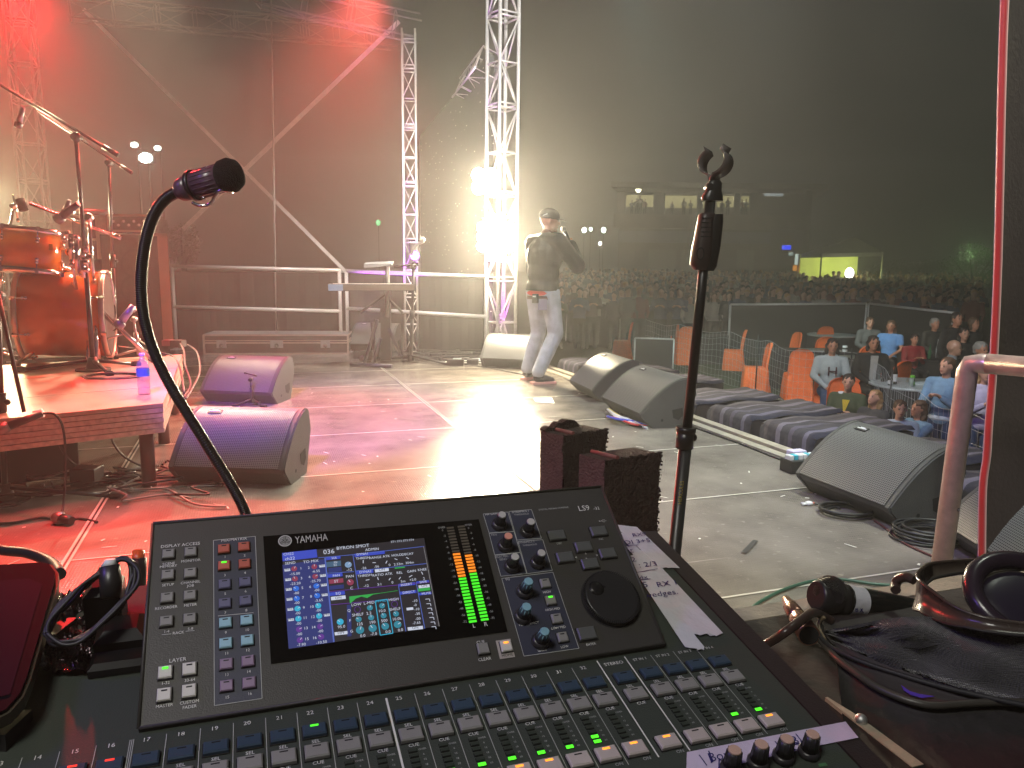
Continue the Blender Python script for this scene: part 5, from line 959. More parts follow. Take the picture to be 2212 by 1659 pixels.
# foam blocks behind the console
foam = mat("brown_foam", (0.05, 0.028, 0.024), 0.95, var=0.3, vscale=50, bump=1.0, bscale=260); foam_side = mat("foam_side", (0.15, 0.075, 0.075), 0.9, var=0.25, vscale=50, bump=.9, bscale=260)  # second foam is a lighter copy, painting light onto the left side
def foam_block(f0, f1, s0, top_y, base_z, label, dep, flap=False):
    """f0,f1: top left/right pixels of the front face; s0: top left pixel of the narrow left side"""
    d0 = 1.12 if not flap else 1.2
    a, b, c = ony(*f0, d0), ony(*f1, d0 + .05), ony(*s0, d0 + .045); zt = (a.z + b.z) / 2; t = thing("foam_block", Vc((a.x, a.y, base_z)), label, "foam block")
    g = MB(); random.seed(2); n, m = 18, 14
    def P(s, z): 
        q = lerp(a, b, s); j = .0012 if 0 < s < 1 else .003; return Vc((q.x + random.uniform(-j, j), q.y + random.uniform(-.0012, .0012), z))
    g_rows = [[P(i / n, lerp(base_z, zt, j / m) + (random.uniform(-.0025, .001) if j == m else 0)) for i in range(n + 1)] for j in range(m + 1)]
    dv = (b - a); dv.z = 0; back = Vc((-dv.y, dv.x, 0)).normalized() * dep
    vs = [p for r in g_rows for p in r]; g.add(vs, [(j * (n + 1) + i, j * (n + 1) + i + 1, (j + 1) * (n + 1) + i + 1, (j + 1) * (n + 1) + i) for j in range(m) for i in range(n)], foam)
    sd_ = c - a; sd_.z = 0
    A0, B0 = Vc((a.x, a.y, 0)), Vc((b.x, b.y, 0)); sl = Vc((-.035, .04, 0))
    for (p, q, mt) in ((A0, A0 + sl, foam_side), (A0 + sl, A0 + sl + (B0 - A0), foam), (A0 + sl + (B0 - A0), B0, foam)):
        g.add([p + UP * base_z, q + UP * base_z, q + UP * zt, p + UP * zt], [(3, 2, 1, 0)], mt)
    g.add([A0 + UP * zt, B0 + UP * zt, B0 + sl + UP * zt, A0 + sl + UP * zt], [(0, 1, 2, 3)], foam); g.add([A0 + UP * base_z, B0 + UP * base_z, B0 + sl + UP * base_z, A0 + sl + UP * base_z], [(3, 2, 1, 0)], foam)
    g.build("foam_body", t); g = MB(); q = A0 + (B0 - A0) * .22; g.tube([q + UP * (zt + .002), q + sl + UP * (zt + .002)], .0035, mat("red_seam", (0.3, 0.09, 0.08), 0.6), 8); g.build("glue_seam", t, "pinkish glue seam")
    random.seed(9); g = MB()
    for k in range(60):
        j = random.random(); e = Vc((b.x, b.y, lerp(base_z, zt, j))) + Vc((random.uniform(-.002, .003), random.uniform(-.004, 0), 0)); g.ell(e, (random.uniform(.001, .0026), .0015, random.uniform(.001, .003)), foam, 6, 4)
    for k in range(46):
        s = random.random(); e = lerp(Vc((a.x, a.y, zt)), Vc((b.x, b.y, zt)), s); g.ell(e + Vc((0, .003, random.uniform(-.003, .001))), (random.uniform(.002, .006), .002, .002), foam, 6, 4)
    if flap:
        w_ = (B0 - A0); q = A0 + sl + UP * (zt + .001); hs_ = (.003, .007, .004, .012, .011, .015, .014, .012, .004)
        lo_f = [q + w_ * (-.02 + i * .1) for i in range(9)]; hi_f = [p + UP * h_ for p, h_ in zip(lo_f, hs_)]; g.prism(lo_f + hi_f[::-1], Vc((.008, -.012, 0)), foam)
    g.build("torn_edge", t)
foam_block((1217, 946), (1310, 925), (1197, 936), 0, TZ, "taller, farther brown foam block with a loose flap on top", .06, True)
foam_block((1307, 990), (1426, 985), (1279, 968), 0, TZ, "nearer brown foam block with ragged right edge at the console corner", .07)
# front microphone stand
ms_b = onz(1448, 1330, 0.0); dS = 1.22
P_ = lambda x, y: ony(x, y, dS); b0 = P_(1420, 1500); tp = P_(1543, 420)
t = thing("microphone_stand", Vc((b0.x, dS, 0)), "tall straight black microphone stand with empty clip in the foreground", "microphone stand")
lowp = P_(1457, 1185); dirp = (P_(1482, 935) - lowp).normalized(); base = lowp - dirp * ((lowp.z) / dirp.z)
g = MB(); g.tube([base, P_(1483, 938)], .0105, blkm, 16); g.build("lower_tube", t)
g = MB(); g.tube([P_(1483, 938), P_(1538, 400)], .0078, blkm, 16); g.build("upper_tube", t)
g = MB(); g.tube([P_(1478, 968), P_(1481, 930)], .0145, blkm, 16); g.tube([P_(1481, 933), P_(1482, 922)], .0165, blkm, 16); g.ell(P_(1497, 945), .007, blkm, 8, 6); g.build("height_collar", t)
g = MB(); o = P_(1466, 1060); u_ = Vc((1, 0.1, 0)).normalized(); g.text(o - Vc((-.004, .011, 0)), dirp, Vc((-1, 0, 0)) , Vc((0, -1, 0)), "HERCULES", .0085, mat("stand_yellow", (0.4, 0.32, 0.04), 0.5, var=0), .0, .5); g.build("maker_lettering", t, "small yellow vertical lettering")
# squeeze grip: two moulded halves
def loft(g, pts, mt, n=14):  # pts: (centre, rx, ry)
    vs = []
    for c, rx, ry in pts:
        for k in range(n):
            a = 2 * math.pi * k / n; ca, sa = math.cos(a), math.sin(a); vs.append(c + Vc((rx * math.copysign(abs(ca) ** .7, ca), ry * math.copysign(abs(sa) ** .7, sa), 0)))
    m = len(pts); g.add(vs, [(j * n + k, j * n + (k + 1) % n, (j + 1) * n + (k + 1) % n, (j + 1) * n + k) for j in range(m - 1) for k in range(n)] , mt, True); g.add(vs, [tuple(range(n))[::-1], tuple((m - 1) * n + k for k in range(n))], mt)
grip = mat("grip_rubber", (0.045, 0.033, 0.032), 0.42, var=.15)
g = MB(); loft(g, [(P_(1513, 583), .010, .012), (P_(1512, 572), .0155, .016), (P_(1516, 545), .0165, .017), (P_(1520, 515), .0145, .016), (P_(1524, 480), .0125, .015), (P_(1527, 464), .0125, .014), (P_(1528, 460), .010, .011)], grip); g.build("clutch_grip", t)
g = MB(); loft(g, [(P_(1527, 585), .010, .012), (P_(1530, 575), .0125, .013), (P_(1537, 530), .0135, .014), (P_(1543, 478), .013, .013), (P_(1545, 463), .0115, .011)], blkm); g.build("clutch_lever", t)
g = MB()
for k in range(5): q = P_(1522 + k * .8, 512 - k * 10) - Vc((.002, .0145, 0)); g.box(q, (.016, .003, .0012), rubber)
g.tube([P_(1513, 548) + Vc((-.004 + .0055 * math.cos(a), -.0165, .009 * math.sin(a))) for a in [i * math.pi / 6 for i in range(13)]], .0009, rubber, 5); g.build("grip_ribs", t)
clipm = mat("clip_plastic", (0.13, 0.115, 0.11), 0.25, var=.08, spec=.7)
g = MB(); loft(g, [(P_(1538, 434), .0165, .013), (P_(1538, 424), .016, .013), (P_(1541, 412), .012, .011), (P_(1543, 396), .0115, .010), (P_(1544, 390), .008, .008)], blkm); g.tube([P_(1531, 404) - Vc((0, .012, 0)), P_(1531, 404) + Vc((0, .012, 0))], .005, blkm, 10); g.build("swivel_joint", t)
cl = t
for sgn, an0, an1 in ((-1, 0, 0), (1, 0, 0)):
    g = MB(); C = P_(1545, 352) ; rr = .0185; n = 12; W_ = .02; vs = []
    a0, a1 = (R_(125), R_(262)) if sgn < 0 else (R_(55), R_(-78)); pr = []
    for i in range(n + 1): a = lerp(a0, a1, i / n); pr.append((rr * 1.25 * math.cos(a), rr * math.sin(a)))
    lip = (pr[0][0] + sgn * .003, pr[0][1] + .006); pr = [lip] + pr + [(sgn * -.001 + .0, -.034)]
    axd = Vc((.8, .55, -.3)).normalized(); X_ = Vc((.62, -.78, 0)).normalized(); Zz = X_.cross(axd) * -1; Zz = UP * .98 + Vc((.06, -.1, 0))
    ring = [C + X_ * x + Zz * y for x, y in pr]; ringo = [C + X_ * (x * 1.13) + Zz * (y * 1.1) for x, y in pr]; m = len(pr)
    for q in (ring, ringo): 
        pass
    vs = [p - axd * W_ / 2 for p in ring] + [p + axd * W_ / 2 for p in ring] + [p - axd * W_ / 2 for p in ringo] + [p + axd * W_ / 2 for p in ringo]
    fs = []
    for i in range(m - 1): fs += [(i, i + 1, m + i + 1, m + i), (2 * m + i + 1, 2 * m + i, 3 * m + i, 3 * m + i + 1), (i + 1, i, 2 * m + i, 2 * m + i + 1), (m + i, m + i + 1, 3 * m + i + 1, 3 * m + i)]
    fs += [(0, m, 3 * m, 2 * m), (m - 1, 3 * m - 1, 4 * m - 1, 2 * m - 1)]; g.add(vs, fs, clipm, True); g.build("clip_jaw", t)
g = MB()
for a_ in (0.3, 2.4, 4.5): g.tube([base + UP * .1, base + Vc((.3 * math.cos(a_), .3 * math.sin(a_), .01))], .009, blkm)
g.build("tripod_base", t)
# gooseneck microphone rising from the console
gd = 0.97
GP = [(537, 1128), (520, 1085), (492, 1035), (455, 975), (412, 905), (372, 840), (336, 768), (314, 700), (305, 635), (307, 570), (317, 510), (334, 462), (358, 430), (392, 410)]
t = thing("gooseneck_microphone", ony(537, 1128, gd), "black gooseneck microphone curving up from behind the console, dark foam tip", "microphone")
def gy(i): return gd - 0.0 - .012 * i / 13
g = MB(); pth = smooth_path([ony(x, y, gy(i)) for i, (x, y) in enumerate(GP)], 14); g.tube([ony(545, 1170, gd)] + pth, .0064, mat("gooseneck_rubber", (0.014, 0.011, 0.011), 0.32, spec=.6), 12); g.build("gooseneck", t)
g = MB()
L_ = 0; 
for i in range(1, len(pth)):
    seg = (pth[i] - pth[i - 1]); m = max(1, int(seg.length / .0024))
    for k in range(m):
        q = lerp(pth[i - 1], pth[i], k / m); tt = seg.normalized(); g.tube([q - tt * .0006, q + tt * .0006], .0071, M["gooseneck_rubber"], 10)
g.build("spiral_ribs", t)
hA, hB, hC, hT = ony(392, 411, .957), ony(415, 402, .953), ony(478, 384, .945), ony(528, 372, .93)
ax_ = (hC - hB).normalized(); g = MB(); hm = mat("mic_head_plastic", (0.11, 0.06, 0.09), 0.3, spec=.6)
g.tube([hA - ax_ * .006, hA, hB], [.009, .0135, .0155], hm, 18); g.tube([hB, hB + ax_ * .005], .0185, blkm, 20); g.tube([hB + ax_ * .005, hC], [.0165, .0165], hm, 24); g.build("capsule_housing", t)
g = MB()
for k in range(20):
    a = k * math.pi / 10; u_ = ax_.orthogonal().normalized(); w_ = ax_.cross(u_); q = (u_ * math.cos(a) + w_ * math.sin(a)) * .0166; g.tube([hB + ax_ * .008 + q, hC - ax_ * .002 + q], .0007, hm, 5)
g.build("housing_ribs", t)
fm_ = mat("foam_windscreen", (0.012, 0.008, 0.007), 1.0, bump=1.0, bscale=700)
g = MB(); g.tube([hC - ax_ * .002, hC + ax_ * .004, hC + ax_ * .014, hC + ax_ * .022, hC + ax_ * .026], [.015, .0195, .0205, .0165, .008], fm_, 22); g.build("foam_windscreen", t)
g = MB(); g.tube(smooth_path([hB + Vc((.002, -.006, -.02)), hB + Vc((.012, -.008, -.0235)), hB + Vc((.024, -.008, -.021)), hC + Vc((.0, -.008, -.016)), hC + Vc((.016, -.006, -.0165))], 5), .0022, chrome, 8); g.ell(hB + Vc((.018, -.012, -.015)), .0022, chrome); g.build("wire_clip", t, "shiny wire clip under the head")
g = MB(); q = ony(384, 424, .955); g.tube([q, ony(362, 416, .955)], .0015, steel, 6); g.build("small_pin", t)

# ---- tablet at the left
t = thing("tablet", onz(40, 1250, .9), "dark tablet with rounded corners and worn metal rim at the left edge", "tablet")
TP = [ony(-90, 1228, .72), ony(100, 1212, .72), ony(126, 1245, .70), ony(100, 1340, .64), ony(52, 1480, .565), ony(30, 1530, .55), ony(0, 1545, .545), ony(-90, 1590, .535)]
# fit them to one tilted plane
TPl = Pl(FP.w(-.3, .1, .03), FP.U, FP.V); tp_ = [TPl.uv(*p) for p in ((-110, 1224), (92, 1211), (112, 1214), (126, 1232), (124, 1258), (66, 1460), (50, 1498), (20, 1532), (-20, 1552), (-110, 1575))]
g = MB(); g.prism([TPl.w(a, b, -.012) for a, b in tp_], TPl.N * .009, mat("tablet_rim", (0.16, 0.14, 0.1), 0.4, .8)); g.build("metal_rim", t)
g = MB(); g.prism([TPl.w(a * .985 - .0018, b * .985, -.0028) for a, b in tp_], TPl.N * .0026, mat("tablet_glass", (0.005, 0.004, 0.006), 0.5, spec=.05, var=.1)); g.build("glass_front", t)
g = MB(); A = TPl.uv(20, 1258); B = TPl.uv(104, 1256); g.add([TPl.w(*TPl.uv(x, y), .0003) for x, y in ((-100, 1262), (62, 1250), (92, 1262), (22, 1500), (-100, 1530))], [(0, 1, 2, 3, 4)], mat("tablet_display", (0.008, 0.006, 0.012), 0.45, spec=.05, var=.1)); g.build("display", t)
g = MB(); q1, q2 = TPl.w(*TPl.uv(60, 1300), -.013), TPl.w(*TPl.uv(-60, 1500), -.013)
for q in (q1, q2): g = MB(); g.box(Vc((q.x, q.y, (q.z + TZ) / 2 - .004)), (.06, .03, max(.01, q.z - TZ - .01)), blk); g.build("support_block", t)
g = MB(); g.tube(smooth_path([ony(-60, 1165, .95), ony(0, 1188, .95), ony(60, 1195, .92), ony(110, 1215, .88), ony(130, 1240, .8)], 5), .0065, cable_m, 8); one(g, "thick_cable", "thick black cable passing behind the tablet at the left edge", "cable")
# ---- coiled charger cable and adaptors
def cb(x, y, z): return FP.p(x, y, z)
adm = mat("adaptor_black", (.008, .008, .009), .3, var=.1)
t = thing("power_adaptor", cb(250, 1330, .0), "black power adaptor block with glossy top behind the coiled cable", "power adaptor")
g = MB(); bx = Pl(cb(210, 1375, .002), FP.U, FP.V); g.bbox(bx.w(.006, .016, .02), (.028, .03, .042), adm, FP.ax, .006); g.build("block", t)
g = MB(); g.tube([ony(203, 1245, .66), ony(206, 1325, .655)], .0012, mat("violet_glint", (.2, .05, .6), .15), 6); g.build("painted_glint", t)  # thin violet strip paints a glint along the black block's edge
t = thing("second_adaptor", cb(270, 1440, .0), "flat black adaptor lying in front beside the console pod", "power adaptor")
g = MB(); g.bbox(cb(268, 1395, .012), (.038, .034, .022), adm, FP.ax, .007); g.bbox(cb(262, 1440, .006), (.044, .022, .010), adm, FP.ax, .004); g.build("block", t)
g = MB()
for y in (1395, 1455): g.tube([ony(237, y, .6), ony(237, y + 22, .597)], .003, chrome, 8)
g.build("plug_pins", t)
random.seed(4)
t = thing("coiled_charger_cable", cb(180, 1330, .03), "black cable wound in a long loop over the adaptors beside the console", "cable")
g = MB()
LP = [(100, 1375), (108, 1345), (140, 1300), (180, 1262), (222, 1228), (262, 1208), (286, 1228), (284, 1262), (256, 1310), (218, 1350), (172, 1380), (125, 1392), (100, 1375)]
for k in range(5):
    off = [(random.uniform(-7, 7), random.uniform(-7, 7)) for _ in LP]; off[-1] = off[0]
    g.tube(smooth_path([ony(x + ox + k * 1.5, y + oy, .612 - (y - 1220) * .0003 - .002 * k) for (x, y), (ox, oy) in zip(LP, off)], 6), .0017, cable_m, 8)
g.build("cable_loop", t)
g = MB(); g.tube([ony(237, 1222, .605), ony(240, 1262, .6), ony(238, 1292, .595)], [.008, .0085, .0075], blkm, 12); g.build("plug_body", t); g = MB(); g.tube([ony(238, 1208, .606), ony(238, 1222, .605)], [.004, .007], white_mark, 10); g.build("plug_tip", t)
t = thing("crumpled_foil_bag", cb(160, 1460, .0), "shiny crumpled dark wrapper under the coiled cable", "wrapper"); g = MB(); fo = mat("foil", (0.06, 0.045, 0.05), 0.14, .9, var=.3, vscale=60, bump=1.0, bscale=70)
vs = []; n = 14; random.seed(8)
for j in range(n + 1):
    for i in range(n + 1):
        x = lerp(lerp(112, 96, j / n), 205, i / n); y = lerp(1290, 1465, j / n); vs.append(FP.p(x, y, .002 + random.uniform(0, .007) + .006 * math.sin(i * .5) * math.sin(j * .45)))
g.add(vs, [(j * (n + 1) + i, j * (n + 1) + i + 1, (j + 1) * (n + 1) + i + 1, (j + 1) * (n + 1) + i) for j in range(n) for i in range(n)][::1], fo); g.build("foil_sheet", t)
g = MB(); p = FP.p(96, 1448, .006); g.tube([p, FP.p(92, 1432, .02)], .0012, white_mark, 6); g.ell(p, .0022, white_mark); one(g, "silver_pin", "tiny bright metal pin at the lower left of the crumpled wrapper", "pin")
g = MB(); g.tube([ony(300, 1190, .85), ony(297, 1222, .84)], .007, mat("orange_tip", (.7, .12, .03), .3), 12); g.tube([ony(298, 1205, .842), ony(296, 1290, .83)], .0095, blkm, 12); one(g, "cable_plug", "black plug with orange top standing by the pod's left edge", "plug")

# ---- right side: adaptor, cable, microphone, headphones, pouch
def TB(x, y, z=0.0): return onz(*zF(x, y), TZ + z)
t = thing("barrel_adaptor", TB(300, 640), "copper coloured metal barrel connector lying on the table", "connector"); cop = mat("copper_metal", (0.5, 0.27, 0.2), 0.28, .9, var=.2)
a, b, c_ = TB(180, 400, .018), TB(262, 530, .018), TB(352, 668, .018); ad = (c_ - a).normalized()
g = MB(); g.tube([a, a + ad * .012, a + ad * .02, a + ad * .045, a + ad * .05], [.0055, .0065, .009, .0105, .0085], cop, 16); g.build("boot", t)
g = MB(); g.tube([a + ad * .05, a + ad * .055, c_], [.009, .0118, .0128], cop, 20); g.disc(c_ + ad * .0005, ad, .0112, rubber, 20); g.build("barrel", t)
g = MB(); g.tube(smooth_path([TB(-120, 790, .012), TB(40, 730, .02), TB(180, 640, .042), TB(300, 550, .045), TB(380, 500, .04), TB(450, 520, .02), TB(520, 560, .01)], 6), .0052, mat("brown_black_cable", (0.05, 0.03, 0.026), 0.3), 10); one(g, "thick_cable", "thick brownish black cable arching over the barrel connector", "cable")
g = MB(); g.tube(smooth_path([onz(*zF(-150, 520), 0.01), onz(*zF(0, 408), .01), onz(*zF(180, 320), .01), onz(*zF(380, 262), .01), onz(*zF(600, 250), .01), onz(*zF(850, 285), .01), onz(*zF(1100, 300), .01)], 6), .0065, mat("green_cable", (0.03, 0.09, 0.06), 0.4), 8); one(g, "green_cable", "dark green cable curving over the stage floor behind the table", "cable")
t = thing("handheld_microphone", TB(600, 480), "black handheld radio microphone with white tape band lying on the table", "microphone")
h0, h1 = ony(*zF(395, 372), .965), ony(*zF(1330, 490), 1.0); hd = (h1 - h0).normalized(); 
mz = mat("mic_black_mesh", (0.06, 0.055, 0.05), 0.45, .6, bump=1.0, bscale=900)
h0 = ony(*zF(400, 368), .93); h1 = ony(*zF(1330, 505), .98); hd = (h1 - h0).normalized()
g = MB(); g.ell(h0 + hd * .022 + UP * .006, (.022, .021, .0225), mz, 20, 14); g.build("grille_mesh", t)
g = MB(); g.tube([h0, h0 + hd * .003, h0 + hd * .028, h0 + hd * .032, h0 + hd * .037, h0 + hd * .044], [.017, .0195, .0205, .0185, .0205, .02], mat("mic_satin", (0.022, 0.02, 0.02), 0.38), 24); g.build("grille_band", t)
Lh = (h1 - h0).length; g = MB(); g.tube([h0 + hd * .042, h0 + hd * .075, h1, h1 + hd * .12], [.0196, .0188, .014, .013], mat("mic_gloss", (0.012, 0.013, 0.012), 0.22), 28); g.build("handle", t)
g = MB(); q0, q1 = h0 + hd * .046, h0 + hd * .070; g.tube([q0, q1], [.0202, .0197], tape, 28, cap=False); tb = g.build("tape_band", t, "white tape band with blue handwriting")
g = MB(); sd2 = hd.cross(UP).normalized(); vv = (UP * .25 - Vc((0, 1, 0)) * .97).normalized(); nn = vv; q = lerp(q0, q1, .5) + nn * .0205 - UP * .004
g.text(q, Vc((hd.x, hd.y, hd.z)), UP.cross(Vc((0, 0, 0))) if 0 else (nn.cross(hd) * -1), nn, "RX", .011, ink, .0002, .5, .2); g.build("handwriting", tb)
# pouch
pm = mat("pouch_mesh_cloth", (0.05, 0.05, 0.05), 0.7, var=.1, sheen=.3)
tn = pm.node_tree; bp = tn.nodes.new("ShaderNodeBump"); v_ = tn.nodes.new("ShaderNodeTexVoronoi"); v_.inputs["Scale"].default_value = 420; v_.inputs["Randomness"].default_value = .15; tcn = tn.nodes.new("ShaderNodeTexCoord"); tn.links.new(tcn.outputs["Object"], v_.inputs["Vector"]); tn.links.new(v_.outputs["Distance"], bp.inputs["Height"]); bp.inputs["Strength"].default_value = 1.0; bp.inputs["Distance"].default_value = .002; tn.links.new(bp.outputs[0], tn.nodes["Principled BSDF"].inputs["Normal"])
t = thing("zip_pouch", TB(1100, 900), "soft black zip pouch of woven mesh cloth lying open under the headphones", "pouch")
def sheet(rows, mt, g, smooth=True, thick=None):
    m = len(rows[0]); vs = [p for r in rows for p in r]; fs = [(j * m + i, j * m + i + 1, (j + 1) * m + i + 1, (j + 1) * m + i) for j in range(len(rows) - 1) for i in range(m - 1)]
    if thick:
        k = len(vs); vs = vs + [p + thick for p in vs]; fs += [tuple(i + k for i in f[::-1]) for f in fs]
        R1, C1 = len(rows), m; bd = [i for i in range(C1)] + [j * m + m - 1 for j in range(1, R1)] + [(R1 - 1) * m + i for i in range(C1 - 2, -1, -1)] + [j * m for j in range(R1 - 2, 0, -1)]
        fs += [(bd[i], bd[(i + 1) % len(bd)], bd[(i + 1) % len(bd)] + k, bd[i] + k) for i in range(len(bd))]
    g.add(vs, fs, mt, smooth)
up_ = [(478, 625), (600, 610), (760, 578), (900, 545), (1050, 530), (1200, 524), (1350, 530), (1500, 550), (1650, 575), (1900, 610), (2100, 640)]
lo_ = [(470, 640), (520, 705), (700, 790), (850, 860), (1000, 915), (1150, 960), (1300, 1005), (1480, 1060), (1680, 1110), (1900, 1160), (2150, 1210)]
rows = []
for j in range(9):
    s = j / 8; row = []
    for i in range(11):
        (x0, y0), (x1, y1) = up_[i], lo_[i]; x, y = lerp(x0, x1, s), lerp(y0, y1, s); hz = .02 + .05 * min(1, i / 4) * math.sin(math.pi * (.5 - .4 * s)) + .009 * math.sin(i * 1.5 + j * .6) * s + .006 * math.sin(i * .9 - j * 1.3); row.append(TB(x, y, hz * (1 - s * .55)))
    rows.append(row)
g = MB(); sheet(rows, pm, g, thick=UP * -.004); g.build("upper_panel", t)
lo2 = [(440, 600), (430, 690), (560, 840), (700, 950), (850, 1050), (1000, 1120), (1150, 1170), (1300, 1192), (1480, 1180), (1650, 1170), (1900, 1165), (2150, 1160)]
g = MB(); g.tube(smooth_path([TB(x, y, .012) for x, y in lo2], 4), .0038, mat("piping_olive", (0.06, 0.055, 0.045), .4), 8); g.build("edge_piping", t)
g = MB(); rim2 = [(440, 560), (425, 600), (440, 680), (500, 745), (600, 800), (760, 870), (1000, 950), (1300, 1040), (1680, 1130), (2150, 1230)]
g.tube(smooth_path([TB(x, y, .016) for x, y in rim2], 4), .0028, mat("zip_tape", (0.02, 0.02, 0.022), .6), 8); g.tube(smooth_path([TB(468, 530, .03), TB(432, 560, .024), TB(428, 620, .018), TB(470, 700, .015)], 4), .0022, mat("piping_tan", (0.2, 0.15, 0.09), .4), 8); g.build("zip", t)
rows = []
for j in range(5):
    s = j / 4; row = []
    for i in range(12):
        (x, y) = lo2[i]; (x0, y0) = ([(478, 640)] + lo_)[i]; row.append(TB(lerp(x0, x, s), lerp(y0, y, s), lerp(.018, .010, s) - .004 * math.sin(math.pi * s)))
    rows.append(row)
g = MB(); sheet(rows, mat("pouch_lining", (0.045, 0.04, 0.038), .8, var=.2), g, thick=UP * -.003); g.build("lower_panel", t)
rows = [[TB(lerp(470, 2150, i / 10), lerp(([560, 640, 740][0]) + 0, 620, i / 10) + j * lerp(50, 260, i / 10), .006 if j else .02) for i in range(11)] for j in range(3)]
g = MB(); sheet([[TB(x, y + 25, .003) for x, y in lo2[2:]], [TB(x + 60, y + 600, .003) for x, y in lo2[2:]]], mat("dark_bag", (0.016, 0.014, 0.014), .75, var=.3, vscale=30, bump=.3, bscale=60), g, thick=UP * -.003); g.build("bag_base", t)
g = MB(); o = TB(1190, 1085, .008); q = [TB(x, y, .0125) for x, y in ((1040, 1040), (1100, 1085), (1180, 1110), (1290, 1125), (1200, 1138), (1110, 1112), (1060, 1080))]; g.prism(q, UP * .0005, mat("blue_disc", (0.1, 0.06, 0.5), .25)); g.build("blue_disc", t, "sliver of a shiny blue disc inside the pouch")
g = MB(); rows = [[ony(*zF(900 + i * 60, 345 - 22 * math.sin(i * .39) + j * 50), 1.06 - .012 * j) for i in range(9)] for j in range(3)]; sheet(rows, pm, g, thick=UP * -.003); g.build("rear_flap", t)
# headphones
t = thing("headphones", TB(1500, 500, .05), "black headphones with wide glossy band lying on the pouch at the right", "headphones")
hp = mat("headband_gloss", (0.06, 0.045, 0.036), 0.28, var=.1, spec=.6); hpin = mat("headband_inner", (0.015, 0.013, 0.013), .6)
out_ = [(2250, 105, 1.02, 60), (1950, 98, 1.0, 62), (1700, 100, .97, 64), (1450, 112, .93, 72), (1270, 130, .9, 90), (1195, 170, .87, 130), (1160, 225, .845, 190), (1200, 280, .82, 160), (1290, 350, .80, 150), (1400, 430, .78, 120), (1520, 490, .765, 90), (1700, 545, .75, 75), (1950, 580, .74, 70), (2250, 600, .73, 70)]
rows = [[], []]; cen = []
for x, y, d_, w_ in smooth_path([Vc((a_, b_, c_ * 1000)) for a_, b_, c_, _ in out_], 4) and [(p.x, p.y, p.z / 1000, lerp(out_[min(i // 4, 13)][3], out_[min(i // 4 + 1, 13)][3], (i % 4) / 4)) for i, p in enumerate(smooth_path([Vc((a_, b_, c_ * 1000)) for a_, b_, c_, _ in out_], 4))]:
    rows[0].append(ony(*zF(x, y), d_)); rows[1].append(ony(*zF(x + 12 - .3 * max(0, w_ - 70), y + w_ * 1.3), d_ - .014))
g = MB(); nrm = Vc((-.003, .005, .002)); sheet(rows, hp, g, thick=Vc((.004, .003, -.001))); g.build("headband", t)
g = MB(); g.tube(rows[0], .0022, hp, 6); g.tube(rows[1], .0018, hpin, 6); g.build("band_edge", t)
o = ony(*zF(1990, 395), .84); g = MB(); ex, ey = Vc((1, .1, 0)).normalized(), Vc((-.08, .75, .55)).normalized(); ez = ex.cross(ey)
ring = []; n = 36
for k in range(n + 1): a = 2 * math.pi * k / n; ring.append(o + ex * .115 * math.cos(a) * .55 + ey * .052 * math.sin(a))
g.tube(ring, .011, mat("ear_pad", (0.03, 0.02, 0.03), 0.25, spec=.6), 12, cap=False); g.build("ear_pad", t)
g = MB(); g.ell(o - ez * .006, (.055, .04, .01), mat("ear_cup_violet", (0.02, 0.015, 0.03), .4), 20, 8, (ex, ey, ez)); g.ell(o - ez * .014, (.06, .046, .016), blk, 20, 8, (ex, ey, ez)); g.build("ear_cup", t)
g = MB(); g.tube(smooth_path([ony(*zF(1140, 255), .93), ony(*zF(1080, 232), .94), ony(*zF(1020, 250), .95), ony(*zF(998, 290), .95), ony(*zF(1000, 330), .94)], 6), .0062, M["brown_black_cable"], 10); one(g, "looped_cable", "looped brownish cable standing up behind the pouch left of the headphones", "cable")
# front right railing, near
rl = mat("scuffed_rail", (0.55, 0.42, 0.4), 0.33, .55, var=.25, vscale=30, bump=.15, bscale=60)
yr = 2.02; r0 = 0.026
c0 = ony(2092, 782, yr); c1 = ony(2230, 792, yr - .12); t = thing("railing", Vc((c0.x, c0.y, 0)), "near thick scuffed tube railing at the right, lit pink and purple", "railing", "tubular stage railings")
pb = ony(2027, 1270, yr + .02); dz = (c0 - pb); pb = c0 - dz * (c0.z / dz.z)
g = MB(); bend = [c0 + Vc((.06, -.06, .0)) + Vc((0, 0, 0)), c0 + Vc((.022, -.02, -.001)), c0 + Vc((.004, -.004, -.006)), c0 + Vc((-.001, 0, -.025)), lerp(c0, pb, .06), pb]
g.tube(bend, r0, rl, 18); g.build("post", t)
g = MB(); g.tube([c0 + Vc((.03, -.03, 0)), c1 + Vc((.6, -.6, 0))], r0, rl, 18); g.build("top_rail", t)
g = MB(); g.disc(lerp(c0, pb, .42) + Vc((.012, -r0 * .93, 0)), (0.3, -1, 0), .005, M["handle_recess"], 12); g.tube([lerp(c0, pb, .42) + Vc((.012, -r0 * .93, 0)), lerp(c0, pb, .42) + Vc((.012, -r0 * .93 - .002, 0))], .0035, steel, 10); g.build("bolt", t)
